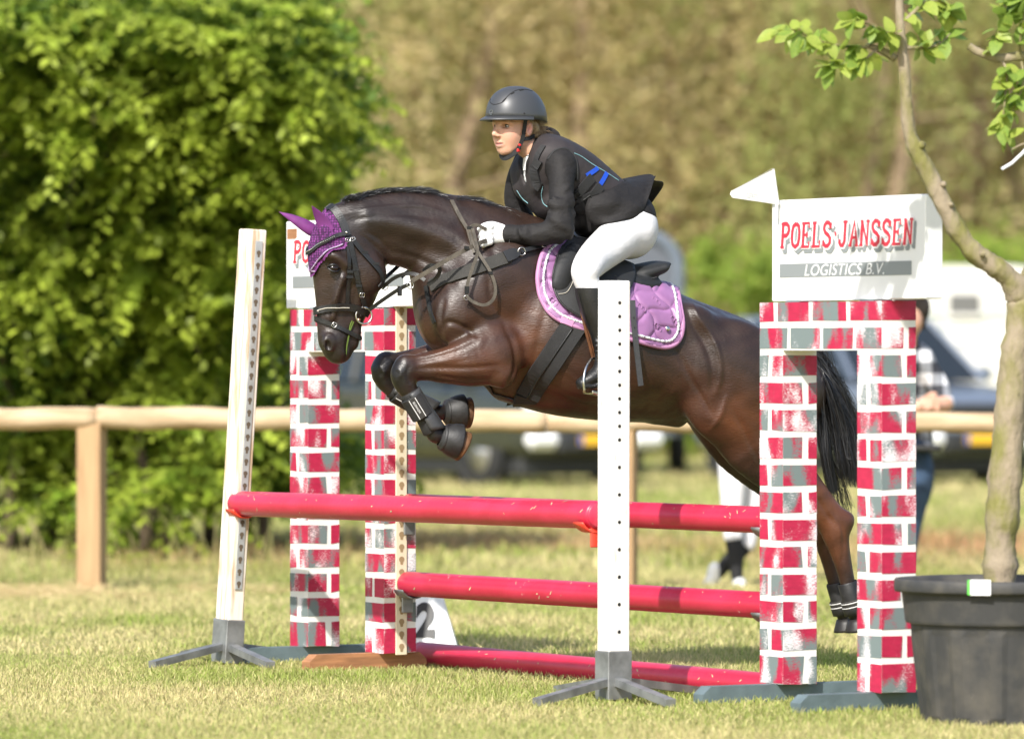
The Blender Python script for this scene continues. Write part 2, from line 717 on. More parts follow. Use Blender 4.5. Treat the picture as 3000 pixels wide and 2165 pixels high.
def grass_blades(n, d0, d1, half, hmin, hmax, wd, seed, power=1.0):
    r = np.random.default_rng(seed)
    D = d0 + (d1 - d0) * r.random(n) ** power
    X = (r.random(n) * 2 - 1) * (D * half + .9)
    patch = vnoise(X * 2.2 + 40, D * 1.1 + 7, 1) * .6 + vnoise(X * 7 + 3, D * 4, 2) * .4
    keep = r.random(n) < .55 + .6 * patch
    X, D, patch = X[keep], D[keep], patch[keep]
    n = len(X)
    h = (hmin + (hmax - hmin) * r.random(n) ** 2.6) * (.6 + .8 * patch)
    an = r.random(n) * 2 * np.pi
    lean = r.normal(0, .8, n)
    la = r.random(n) * 2 * np.pi
    bx, by = np.cos(an) * wd * (.6 + .8 * r.random(n)), np.sin(an) * wd * (.6 + .8 * r.random(n))
    tx, ty = X + np.cos(la) * lean * h, D + np.sin(la) * lean * h
    mx_, my_ = X + np.cos(la) * lean * h * .35, D + np.sin(la) * lean * h * .35
    V = np.empty((n, 5, 3))
    V[:, 0] = np.stack([X - bx, D - by, np.zeros(n) - .004], 1)
    V[:, 1] = np.stack([X + bx, D + by, np.zeros(n) - .004], 1)
    V[:, 2] = np.stack([mx_ + bx * .8, my_ + by * .8, h * .55], 1)
    V[:, 3] = np.stack([mx_ - bx * .8, my_ - by * .8, h * .55], 1)
    V[:, 4] = np.stack([tx, ty, h], 1)
    i = np.arange(n)[:, None] * 5
    Q = np.concatenate([i + np.array([[0, 1, 2]]), i + np.array([[0, 2, 3]]), i + np.array([[3, 2, 4]])])
    dry = np.clip(vnoise(X * 1.6 + 11, D * .8 + 5, 4) * .95 + .06 + r.normal(0, .26, n), 0, 1)[:, None]
    rust = np.clip((vnoise(X * .5 + 31, D * .22 + 2, 9) - .42) * 4, 0, 1)[:, None] * np.exp(-((D - 40.5) / 3.6) ** 2)[:, None]
    green = np.array([[.285, .36, .075]]) * (.7 + .6 * r.random((n, 1)))
    straw = np.array([[.68, .58, .30]]) * (.7 + .5 * r.random((n, 1)))
    c = green * (1 - dry) + straw * dry
    c = c * (1 - rust * .8) + np.array([[.48, .23, .14]]) * rust * .8
    return V.reshape(-1, 3), Q, np.repeat(c, 5, 0)
M_grass = material("grass_blades", (1, 1, 1), rough=.6, spec=.25, attr="tint", transl=.4)
parts_ = [grass_blades(360000, 18.6, 25.5, .108, .006, .034, .0025, 21), grass_blades(200000, 25.5, 36, .112, .010, .052, .0040, 22),
          grass_blades(110000, 36, 80, .12, .02, .10, .010, 23)]
def join_parts(parts_):
    V, Q, C_ = [], [], []
    n0 = 0
    for v, q, c in parts_:
        V.append(v)
        Q.append(q + n0)
        C_.append(c)
        n0 += len(v)
    return np.concatenate(V), np.concatenate(Q), np.concatenate(C_)
V, Q, C_ = join_parts(parts_)
ob = mesh_obj("grass", V, Q, M_grass)
set_colors(ob, C_)
ob["kind"] = "stuff"
tag(ob, "short half dried grass covering the jumping field", "grass")

# longer seed stalks by the hedge foot
rs = np.random.default_rng(77)
st_ = []
for i in range(260):
    D = 33.2 + 5 * rs.random()
    X = -5.2 + 4.6 * rs.random()
    h = .12 + .35 * rs.random() ** 2
    d = rs.normal(size=2) * .3
    st_.append(np.array([[X + d[0] * h * s_ * s_, D + d[1] * h * s_ * s_, h * s_] for s_ in np.linspace(0, 1, 5)]))
def ribbons(name, strands, mat, w0):
    V, Q = [], []
    n0 = 0
    for S in strands:
        m = len(S)
        wd = (w0 * np.linspace(1, .2, m))[:, None] * np.array([[1, .3, 0]])
        V.append(np.stack([S - wd, S + wd], 1).reshape(-1, 3))
        i = n0 + np.arange(m - 1) * 2
        Q.append(np.stack([i, i + 1, i + 3, i + 2], 1))
        n0 += m * 2
    return mesh_obj(name, np.concatenate(V), np.concatenate(Q), mat)
ob = ribbons("tall_grass", st_, material("seeding_grass", (.22, .24, .06), rough=.8, color2=(.40, .33, .15), vscale=2, transl=.2), .005)
ob["kind"] = "stuff"
tag(ob, "taller seeding grass along the foot of the hedge", "grass")

# mown hay lying along the fence line
hay = []
for i in range(5200):
    D = 32.0 + .45 * rs.normal()
    X = -4.2 + 3.4 * rs.random() ** 1.3
    if vnoise(np.array([X * 1.4]), np.array([D * .8]), 12)[0] < .38:
        continue
    an = rs.normal() * .5 + (np.pi if rs.random() < .5 else 0)
    ln = .05 + .14 * rs.random()
    z = .012 + .05 * rs.random() ** 2
    c_ = np.array([X, D, z])
    dv = np.array([np.cos(an), np.sin(an), .12 * rs.normal()]) * ln
    hay.append(np.array([c_ - dv * .5, c_ + np.array([0, 0, .01]), c_ + dv * .5]))
ob = ribbons("mown_hay", hay, material("dry_hay", (.72, .56, .31), rough=.8, color2=(.55, .42, .2), vscale=3, transl=.2), .004)
ob["kind"] = "stuff"
tag(ob, "pale dry hay lying on the ground along the rail fence", "hay")

# ---------------------------------------------------------------- leaf clouds
def leaf_cloud(centers, radii, per, size, seed, tints, up=.25, squash=.8, shellp=.55, droop=0.0, face=0.0):
    """Many small two-triangle leaves spread over the skins of clumps."""
    r = np.random.default_rng(seed)
    n = len(centers) * per
    ci = np.repeat(np.arange(len(centers)), per)
    d = r.normal(size=(n, 3))
    d /= np.linalg.norm(d, axis=1)[:, None]
    rr = radii[ci] * (r.random(n) ** shellp)
    p = centers[ci] + d * rr[:, None] * np.array([[1, 1, squash]])
    p[:, 2] = np.maximum(p[:, 2], .03)
    nrm = d * .8 + r.normal(size=(n, 3)) * .7 + np.array([[0, -.15, up]]) + face * np.array([tuple(SUN)])
    nrm /= np.linalg.norm(nrm, axis=1)[:, None]
    t = np.cross(nrm, r.normal(size=(n, 3)))
    t[:, 2] -= droop
    t -= nrm * (t * nrm).sum(1)[:, None]
    t /= np.linalg.norm(t, axis=1)[:, None]
    b = np.cross(nrm, t)
    s = (size * (.6 + .8 * r.random(n)))[:, None]
    V = np.empty((n, 4, 3))
    V[:, 0] = p - t * s * .55
    V[:, 1] = p + b * s * .33 + nrm * s * .06
    V[:, 2] = p + t * s * .6 - nrm * s * .10
    V[:, 3] = p - b * s * .33 + nrm * s * .06
    Q = np.arange(n * 4).reshape(n, 4)
    k = r.random(n)
    T = np.array(tints)
    c = T[np.minimum((k * len(T)).astype(int), len(T) - 1)] * (.75 + .5 * r.random((n, 1)))
    return V.reshape(-1, 3), Q, np.repeat(c, 4, 0)

def blob_clumps(seed, n, boxes, rmin, rmax):
    r = np.random.default_rng(seed)
    out, rad = [], []
    vols = np.array([b[6] for b in boxes], float)
    vols /= vols.sum()
    for i in range(n):
        b = boxes[r.choice(len(boxes), p=vols)]
        d = r.normal(size=3)
        d /= np.linalg.norm(d)
        q = r.random() ** .38
        out.append([b[0] + d[0] * q * b[3], b[1] + d[1] * q * b[4], b[2] + d[2] * q * b[5]])
        rad.append(rmin + (rmax - rmin) * r.random())
    return np.array(out), np.array(rad)

M_hedge = material("hornbeam_leaves", (1, 1, 1), rough=.45, spec=.4, attr="tint", transl=.48)
M_twig = material("hedge_stem", (.10, .07, .045), rough=.9, var=.4, vscale=10)
def hx(px, D):
    return (px - 1500) * D / F
hedge = thing("hedge", "tall leafy green hedge behind the rail fence, left of the jump", "hedge", (hx(350, 38), 38, 0))
bx_ = []
for px, py, rx, rz, w_ in ((60, 1250, 360, 330, 1.2), (330, 1300, 330, 300, 1.2), (480, 1120, 330, 330, 1.2), (150, 800, 420, 360, 1.4), (520, 700, 360, 330, 1.3), (700, 420, 330, 330, 1.3),
                           (800, 300, 240, 200, .8), (300, 330, 400, 320, 1.3), (-200, 700, 400, 700, 1.6), (640, 950, 270, 300, .9), (740, 700, 220, 240, .7), (880, 330, 150, 150, .25), (940, 1330, 110, 90, .35), (760, 1350, 130, 120, .4), (520, 60, 330, 200, .9), (60, 100, 300, 200, .9),
                           (760, 120, 200, 170, .6), (-300, 100, 400, 300, 1), (820, 520, 150, 150, .3)):
    D = 38.3 + 1.5 * max(-.6, min(1.0, (py - 600) / 700.0))
    k = D / F
    bx_.append((hx(px, D), D + .9, H - (py - HY) * k, rx * k, 1.5, rz * k, w_))
cc, rr_ = blob_clumps(5, 900, bx_, .18, .45)
cc[:, 2] = np.maximum(cc[:, 2], .15)
cc[:, 1] += .35
V, Q, C_ = leaf_cloud(cc, rr_, 70, .085, 6, [(.17, .28, .04), (.21, .32, .04), (.14, .24, .035)], droop=.5, face=.5)
ob = mesh_obj("foliage", V, Q, M_hedge, hedge)
set_colors(ob, C_)
ob["kind"] = "stuff"
# arching shoots: leaves in two ranks along each twig
def shoots(n, seed, boxes, wts):
    r = np.random.default_rng(seed)
    wts = np.array(wts, float) / sum(wts)
    VV, CC, tw_ = [], [], []
    for i in range(n):
        b = boxes[r.choice(len(boxes), p=wts)]
        d = np.array([r.normal() * .8, -abs(r.normal()) * .9 - .1, r.normal() * .8 + .15])
        d /= np.linalg.norm(d)
        p = np.array([b[0] + d[0] * b[3] * .62 - .10, b[1] + d[1] * b[4] * .85, b[2] + d[2] * b[5] * .70])
        if p[2] < .2:
            p[2] = .2 + .3 * r.random()
        out = np.array([d[0] * .7 + .3 * r.normal() + .05, d[1] * .8, .25 + .35 * r.normal()])
        out /= np.linalg.norm(out)
        L = .30 + .50 * r.random()
        m = int(L / .036)
        s_ = np.linspace(.08, 1, m)[:, None]
        C = p + out * L * s_ + np.array([[0, 0, -.42 * L]]) * s_ ** 2
        C[:, 2] = np.maximum(C[:, 2], .05)
        t = np.gradient(C, axis=0)
        t /= np.linalg.norm(t, axis=1)[:, None]
        sd_ = np.cross(t, np.array([0, 0, 1.0]))
        sd_ /= np.linalg.norm(sd_, axis=1)[:, None] + 1e-6
        alt = np.where(np.arange(m) % 2 == 0, 1.0, -1.0)[:, None]
        ld = sd_ * alt * .85 + t * .55 + r.normal(size=(m, 3)) * .25
        ld[:, 2] -= .25
        ld /= np.linalg.norm(ld, axis=1)[:, None]
        nm = np.array([[0, 0, 1.0]]) + r.normal(size=(m, 3)) * .38 + .45 * np.array([tuple(SUN)])
        nm -= ld * (nm * ld).sum(1)[:, None]
        nm /= np.linalg.norm(nm, axis=1)[:, None]
        bn = np.cross(nm, ld)
        sz = (.060 + .045 * r.random(m))[:, None] * (1.1 - .45 * s_) * (.75 + .75 * r.random())
        V = np.empty((m, 4, 3))
        V[:, 0] = C
        V[:, 1] = C + ld * sz * .5 + bn * sz * .34 + nm * sz * .05
        V[:, 2] = C + ld * sz * 1.1 - nm * sz * .10
        V[:, 3] = C + ld * sz * .5 - bn * sz * .34 + nm * sz * .05
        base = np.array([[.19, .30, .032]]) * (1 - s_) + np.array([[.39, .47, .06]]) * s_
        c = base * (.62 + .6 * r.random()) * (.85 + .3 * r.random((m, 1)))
        VV.append(V.reshape(-1, 3))
        CC.append(np.repeat(c, 4, 0))
        if i % 3 == 0:
            tw_.append(np.concatenate([p[None], C[::3]]))
    V = np.concatenate(VV)
    return V, np.arange(len(V)).reshape(-1, 4), np.concatenate(CC), tw_
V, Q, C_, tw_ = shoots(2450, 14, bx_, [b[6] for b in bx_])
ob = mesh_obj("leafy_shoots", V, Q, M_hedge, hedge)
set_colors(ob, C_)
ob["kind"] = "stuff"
rs = np.random.default_rng(8)
# long sprays that break the right-hand outline
edge_b = []
for px, py, r_ in ((925, 200, 70), (940, 330, 60), (880, 470, 60), (810, 620, 60), (890, 110, 80), (800, 40, 70), (900, 400, 70), (750, 760, 60), (660, 1250, 50), (600, 1400, 60), (450, 1480, 80), (250, 1480, 60), (760, 880, 60), (900, 250, 80)):
    k = 38.3 / F
    edge_b.append((hx(px, 38.3), 38.3, H - (py - HY) * k, r_ * k, .5, r_ * k, 1))
V, Q, C_, tw2 = shoots(240, 15, edge_b, [1] * len(edge_b))
ob = mesh_obj("spray", V, Q, M_hedge, hedge)
set_colors(ob, C_)
ob["kind"] = "stuff"
ob = ribbons("twigs", tw_ + tw2, M_twig, .004)
attach(ob, hedge)
ob["kind"] = "stuff"
for i in range(14):
    px = -150 + 70 * i + 20 * rs.normal()
    D = 39.6 + .4 * rs.normal()
    p0 = Vector((hx(px, D), D, 0))
    pts = [p0]
    for k in range(1, 7):
        pts.append(p0 + Vector((rs.normal() * .05 + .06 * k * (px > 500), rs.normal() * .05, .42 * k)))
    MB().tube([Vector(q) for q in spline([tuple(p) for p in pts], 4)], [.045 * (1 - .8 * j / 24) for j in range(25)], 7).build("stem", M_twig, hedge, smooth=True)

# ---------------------------------------------------------------- rail fence
M_rail = material("debarked_rail", (.52, .39, .245), rough=.75, color2=(.34, .225, .12), vscale=6, stretch=(.5, 3, 3), contrast=(.42, .7), bump=.3, bscale=24)
M_post_w = material("sawn_post", (.43, .29, .15), rough=.75, color2=(.33, .20, .10), vscale=5, stretch=(5, 5, .4), bump=.25, bscale=30)
FD = 32.7
fence = thing("rail_fence", "round timber rail fence running behind the jump and the horse", "fence", tuple(G(265, 1735)))
def rail(px0, px1, py0, py1, r, seed):
    a, b = P(px0, py0, FD), P(px1, py1, FD)
    m = 40
    q = np.random.default_rng(seed)
    pts = [a + (b - a) * (i / m) + Vector((0, 0, .004 * math.sin(i * .7 + seed))) for i in range(m + 1)]
    MB().tube(pts, [r * (1 + .02 * math.sin(i * 1.3 + seed) + .012 * q.normal()) for i in range(m + 1)], 18).build("rail", M_rail, fence, smooth=True)
rail(-900, 281, 1229, 1226, .064, 1)
rail(283, 1600, 1224, 1235, .065, 2)
rail(1602, 3400, 1238, 1238, .058, 3)
for px, w_ in ((-560, 76), (268, 76), (1858, 44), (3120, 70)):
    b = P(px, 1735, FD)
    b.z = 0
    wd = w_ / 511.0
    if px == 1858:
        b = P(1838, 1735, FD)
        b.z = 0
        wd = .10
    MB().bbox(b + Vector((0, .02, .49)), Vector((wd * .93, -.03, 0)), Vector((.03, wd * .93, 0)), Vector((0, 0, .96)), .006).build("post", M_post_w, fence)

# ---------------------------------------------------------------- woodland
M_wood_leaf = material("woodland_leaves", (1, 1, 1), rough=.7, spec=.2, attr="tint", transl=.58)
M_pine_bark = material("woodland_bark", (.22, .155, .10), rough=.95, color2=(.31, .22, .14), vscale=2.5, stretch=(1, 1, .3), bump=.4, bscale=8)
# bank behind the trees
bank = [(-160, 118, -.5), (160, 118, -.5), (160, 150, 24), (-160, 150, 24), (160, 200, 34), (-160, 200, 34)]
structure(mesh_obj("hill", bank, [(0, 1, 2, 3), (3, 2, 4, 5)], material("woodland_floor", (.16, .14, .06), rough=1, color2=(.24, .18, .09), vscale=.25)))
rs = np.random.default_rng(31)
tints_tan = [(.62, .50, .27), (.58, .48, .245), (.54, .465, .22), (.63, .51, .285), (.50, .455, .20)]
tints_grn = [(.34, .38, .125), (.38, .405, .135), (.31, .35, .115), (.42, .405, .15)]
def wood_tree(px, D, h, r0, kind, i):
    x = hx(px, D)
    t = thing("woodland_tree", "tall slim trunked tree in the blurred woodland beyond the parked vehicles", "tree", (x, D, 0), "trees of the far wood")
    pts = [Vector((x + rs.normal() * .08 * k, D + rs.normal() * .08 * k, h * k / 6)) for k in range(7)]
    MB().tube(pts, [r0 * (1 - .7 * k / 6) for k in range(7)], 8).build("trunk", M_pine_bark, t, smooth=True)
    for k in range(5):
        z = h * (.25 + .6 * rs.random())
        an = rs.random() * 6.28
        ln = 1.2 + 1.6 * rs.random()
        b = Vector((x, D, z))
        MB().tube([b, b + Vector((math.cos(an) * ln * .5, math.sin(an) * ln * .5, .2)), b + Vector((math.cos(an) * ln, math.sin(an) * ln, .7))], [r0 * .2, r0 * .12, r0 * .05], 5).build("limb", M_pine_bark, t)
    nc = 34
    c = np.stack([x + rs.normal(size=nc) * 1.6, D + rs.normal(size=nc) * 1.4, h * (.12 + .95 * rs.random(nc) ** .9)], 1)
    V, Q, C_ = leaf_cloud(c, .8 + .9 * rs.random(nc), 200, .11, 100 + i, tints_grn if kind else tints_tan, squash=1.1, shellp=.7, face=1.3)
    ob = mesh_obj("crown", V, Q, M_wood_leaf, t)
    set_colors(ob, C_)
    ob["kind"] = "stuff"
i = 0
for px in np.linspace(-350, 3400, 34):
    D = 84 + 10 * rs.random()
    wood_tree(px + 50 * rs.normal(), D, 10.5 + 3 * rs.random(), .13 + .07 * rs.random(), rs.random() < .5, i)
    i += 1
nb = 900
c = np.stack([-24 + 48 * rs.random(nb), 96 + 20 * rs.random(nb), .5 + 13 * rs.random(nb)], 1)
V, Q, C_ = leaf_cloud(c, 1.0 + 1.4 * rs.random(nb), 170, .18, 61, tints_tan + tints_grn[:1], squash=1.2, shellp=.7, face=1.3)
nb2 = 800
c2 = np.stack([-22 + 44 * rs.random(nb2), 76 + 6 * rs.random(nb2), .2 + 2.7 * rs.random(nb2)], 1)
p2 = leaf_cloud(c2, .3 + .45 * rs.random(nb2), 90, .15, 62, [(.27, .36, .06), (.33, .40, .075), (.22, .31, .05)], squash=.9, shellp=.7, face=1.0)
V, Q, C_ = join_parts([(V, Q, C_), p2])
ob = mesh_obj("woodland", V, Q, M_wood_leaf)
set_colors(ob, C_)
ob["kind"] = "stuff"
tag(ob, "blurred brown and olive wood filling the background", "woodland")

# ================================================================ parked vehicles
M_tyre = material("tyre_rubber", (.02, .02, .02), rough=.85, bump=.4, bscale=60)
M_rim = material("alloy_rim", (.42, .42, .43), rough=.35, metal=.8)
M_glass = material("car_glass", (.02, .025, .03), rough=.12, spec=.5)
M_lamp = material("headlamp_glass", (.75, .76, .76), rough=.12, spec=.8)
M_amber = material("amber_lamp", (.7, .25, .03), rough=.25)
M_trim = material("black_plastic_trim", (.025, .026, .027), rough=.6)
M_plate_y = material("yellow_number_plate", (.80, .46, .03), rough=.45)
M_plate_b = material("blue_plate_band", (.03, .09, .45), rough=.45)

def car(pos, yaw, paint, name, label, L_=4.5, W=1.86, Ht=1.78, plate=True):
    """Estate or off-road car: lofted body, glasshouse, wheels, lamps, grille, plate. pos = ground under the front bumper's middle; nose points along yaw."""
    pos = Vector(pos)
    fd = Vector((math.sin(yaw), -math.cos(yaw), 0))
    sdv = Vector((math.cos(yaw), math.sin(yaw), 0))
    t = thing(name, label, "car", tuple(pos - fd * L_ / 2))
    def q(x, s_, z):
        return pos - fd * x + sdv * s_ + Vector((0, 0, z))
    # stations: distance from the nose, half width, sill height, belt height
    st = [(0.0, .72, .42, .78), (.06, .82, .34, .92), (.25, .90, .30, 1.00), (.9, .93, .28, 1.06), (1.35, .93, .28, 1.10), (2.4, .93, .28, 1.12), (3.6, .92, .28, 1.13), (4.3, .90, .32, 1.12), (4.5, .84, .42, 1.05)]
    V, Q = [], []
    sc = L_ / 4.5
    n = 10
    for x, hw, z0, z1 in st:
        hw *= W / 1.86
        sec = [(-hw * .86, z0), (-hw * .98, z0 + .12), (-hw, (z0 + z1) / 2), (-hw * .97, z1 - .10), (-hw * .86, z1), (hw * .86, z1), (hw * .97, z1 - .10), (hw, (z0 + z1) / 2), (hw * .98, z0 + .12), (hw * .86, z0)]
        V += [q(x * sc, s_, z) for s_, z in sec]
    for i in range(len(st) - 1):
        for k in range(n):
            Q.append((i * n + k, i * n + (k + 1) % n, (i + 1) * n + (k + 1) % n, (i + 1) * n + k))
    Q += [tuple(range(n))[::-1], tuple((len(st) - 1) * n + k for k in range(n))]
    bd = MB().add(V, Q).build("body", paint, t, smooth=False)
    bd.modifiers.new("round", 'BEVEL').width = .03
    MB().bbox(q(L_ * .5, 0, .24), sdv * (W * .84), fd * (L_ * .9), Vector((0, 0, .22)), .03).build("underbody", M_trim, t)
    # glasshouse
    b, r = 1.11, Ht
    hb, hr = .84 * W / 1.86, .66 * W / 1.86
    x0, x1, x2, x3 = 1.15 * sc, 1.95 * sc, 3.9 * sc, 4.38 * sc
    V = [q(x0, -hb, b), q(x0, hb, b), q(x3, hb, b), q(x3, -hb, b), q(x1, -hr, r - .03), q(x1, hr, r - .03), q(x2, hr, r), q(x2, -hr, r)]
    MB().add(V, [(0, 1, 5, 4), (1, 2, 6, 5), (2, 3, 7, 6), (3, 0, 4, 7), (4, 5, 6, 7)]).build("glasshouse", M_glass, t)
    MB().add([q(x1 - .06, -hr - .02, r - .045), q(x1 - .06, hr + .02, r - .045), q(x2 + .1, hr + .02, r - .02), q(x2 + .1, -hr - .02, r - .02), q(x1 + .1, -hr * .85, r + .035), q(x1 + .1, hr * .85, r + .035), q(x2, hr * .85, r + .04), q(x2, -hr * .85, r + .04)],
             [(0, 1, 5, 4), (1, 2, 6, 5), (2, 3, 7, 6), (3, 0, 4, 7), (4, 5, 6, 7), (3, 2, 1, 0)]).build("roof", paint, t)
    for s_ in (-1, 1):
        for xa, xb in ((x0, x1), (x0 + (x3 - x0) * .42, x1 + (x2 - x1) * .36), (x0 + (x3 - x0) * .72, x1 + (x2 - x1) * .80), (x3, x2)):
            MB().tube([q(xa, s_ * (hb + .008), b), q(xb, s_ * (hr + .008), r - .02)], .035, 6).build("pillar", paint, t)
        MB().bbox(q(x0 + .25, s_ * (hb + .17), b + .08), sdv * .22, fd * .10, Vector((0, 0, .15)), .04).build("wing_mirror", paint, t)
    # wheels
    for x in (.88 * sc, 3.62 * sc):
        for s_ in (-1, 1):
            c = q(x, s_ * (.80 * W / 1.86), .37)
            wh = MB().lathe(c - sdv * (s_ * .02), [(.22, -.11), (.34, -.12), (.37, -.09), (.37, .09), (.34, .12), (.22, .11)], 28, sdv * s_, cap=False).build("tyre", M_tyre, t, smooth=True)
            MB().lathe(c, [(.24, .05), (.23, .085), (.05, .10), (.04, .115)], 20, sdv * s_).build("rim", M_rim, wh, smooth=True)
            MB().lathe(c - sdv * (s_ * .03), [(.43, .06), (.45, .11), (.41, .115)], 24, sdv * s_, cap=False).build("wheel_arch", M_trim, t)
    # front
    for s_ in (-1, 1):
        MB().bbox(q(.06, s_ * .66, .80), sdv * .36, fd * .12, Vector((0, 0, .17)), .05).build("headlight", M_lamp, t)
        MB().bbox(q(.0, s_ * .66, .50), sdv * .42, fd * .16, Vector((0, 0, .20)), .07).build("fog_light", M_lamp, t)
    MB().bbox(q(-.005, 0, .80), sdv * .85, fd * .05, Vector((0, 0, .15)), .02).build("grille", M_trim, t)
    MB().bbox(q(.0, 0, .46), sdv * 1.0, fd * .14, Vector((0, 0, .22)), .05).build("bumper", M_trim, t)
    if plate:
        pl = MB().bbox(q(-.10, 0, .50), sdv * .52, fd * .012, Vector((0, 0, .11)), .004).build("number_plate", M_plate_y, t)
        MB().bbox(q(-.108, -.235, .50), sdv * .045, fd * .004, Vector((0, 0, .105)), .001).build("plate_band", M_plate_b, pl)
    return t

M_paint_dark = material("dark_olive_paint", (.030, .034, .026), rough=.3, coat=.6)
M_paint_silver = material("blue_silver_paint", (.20, .235, .29), rough=.3, metal=.4, coat=.5)
pc = G(1742, 1428)
car(pc, math.radians(33), M_paint_dark, "off_road_car", "dark off-road car parked nose-on behind the fence, below the horse's belly")
pc = G(2872, 1424)
car(pc, math.radians(30), M_paint_silver, "estate_car", "blue-grey car with a yellow plate parked behind the man in the checked shirt")

car(G(1255, 1396), math.radians(72), material("silver_paint", (.33, .36, .40), rough=.3, metal=.4, coat=.5), "saloon_car", "silver-grey car parked side-on behind the left brick-painted wing", Ht=1.62, plate=False)

# horse trailer
M_trailer = material("grey_trailer_shell", (.085, .098, .12), rough=.4, coat=.3)
M_trailer_l = material("pale_trailer_edge", (.13, .155, .185), rough=.4)
D = 66.0
c0 = Vector((hx(1775, D), D, 0))
tr = thing("horse_trailer", "grey round-topped horse trailer standing behind the rider's back", "trailer", tuple(c0))
def arch(hw, h0, h1, r, n=8):
    out = [(-hw, h0)]
    for k in range(n + 1):
        a = math.pi - (math.pi / 2) * k / n
        out.append((-hw + r + r * math.cos(a), h1 - r + r * math.sin(a)))
    for k in range(n + 1):
        a = math.pi / 2 - (math.pi / 2) * k / n
        out.append((hw - r + r * math.cos(a), h1 - r + r * math.sin(a)))
    out.append((hw, h0))
    return out
MB().prism([c0 + Vector((x, 0, z)) for x, z in arch(.84, .45, 2.80, .42)], Vector((-.5, 3.2, 0))).build("shell", M_trailer, tr)
ar_ = arch(.84, .45, 2.80, .42)
MB().tube([c0 + Vector((x, -.01, z)) for x, z in ar_], .075, 8).build("edge_moulding", M_trailer_l, tr, smooth=True)
MB().bbox(c0 + Vector((-.30, -.03, 1.55)), Vector((.55, 0, 0)), Vector((0, .04, 0)), Vector((0, 0, 1.2)), .02).build("ramp_panel", material("white_trailer_panel", (.55, .56, .55), rough=.4), tr)
MB().lathe(c0 + Vector((.55, -.03, 1.92)), [(.075, 0), (.07, .03), (.03, .045)], 18, (0, -1, 0)).build("lamp", M_lamp, tr, smooth=True)
for s_ in (-1, 1):
    wh = MB().lathe(c0 + Vector((s_ * .86, 1.2, .33)), [(.2, -.1), (.33, -.1), (.33, .1), (.2, .1)], 24, (1, 0, 0), cap=False).build("wheel", M_tyre, tr, smooth=True)
    MB().lathe(c0 + Vector((s_ * .86, 1.2, .33)), [(.2, -.05), (.18, .05)], 18, (s_, 0, 0)).build("rim", M_rim, wh)

# caravan
M_caravan = material("white_caravan_shell", (.66, .65, .60), rough=.4)
D = 71.0
c0 = Vector((hx(2790, D), D, 0))
cv = thing("caravan", "white caravan with a small grey window behind the blue-grey car", "caravan", tuple(c0))
prof = arch(1.12, .45, 2.52, .38)
MB().prism([c0 + Vector((x, 0, z)) for x, z in prof], Vector((1.2, 4.6, 0))).build("shell", M_caravan, cv)
kk = D / F
wn = MB().bbox(P(2826, 895, D - .02), Vector((90 * kk, 0, 0)), Vector((0, .05, 0)), Vector((0, 0, 66 * kk)), .03).build("window", material("grey_blind", (.13, .13, .125), rough=.3), cv)
MB().bbox(P(2826, 926, D - .05), Vector((100 * kk, 0, 0)), Vector((0, .04, 0)), Vector((0, 0, .05)), .01).build("sill", M_caravan, wn)
M_green = material("green_stripe", (.04, .13, .08), rough=.5)
MB().bbox(P(2915, 924, D - .012), Vector((90 * kk, 0, 0)), Vector((0, .02, 0)), Vector((0, 0, .035)), .004).build("stripe", M_green, cv)
MB().bbox(P(2735, 924, D - .012), Vector((70 * kk, 0, 0)), Vector((0, .02, 0)), Vector((0, 0, .035)), .004).build("stripe", M_green, cv)
MB().bbox(P(2761, 1060, D - .012), Vector((.035, 0, 0)), Vector((0, .02, 0)), Vector((0, 0, 1.0)), .004).build("panel_joint", material("pale_seal", (.22, .27, .24), rough=.6), cv)
hd = MB().bbox(P(2862, 1060, D - .014), Vector((150 * kk, 0, 0)), Vector((0, .02, 0)), Vector((0, 0, .42)), .02).build("locker_lid", M_caravan, cv)
MB().bbox(P(2862, 1008, D - .04), Vector((110 * kk, 0, 0)), Vector((0, .03, 0)), Vector((0, 0, .03)), .01).build("handle", material("pale_handle", (.25, .25, .23), rough=.5), hd)
for s_ in (-1, 1):
    MB().lathe(c0 + Vector((s_ * 1.0 + .5, 2.2, .33)), [(.2, -.1), (.33, -.1), (.33, .1), (.2, .1)], 24, (1, 0, 0), cap=False).build("wheel", M_tyre, cv, smooth=True)

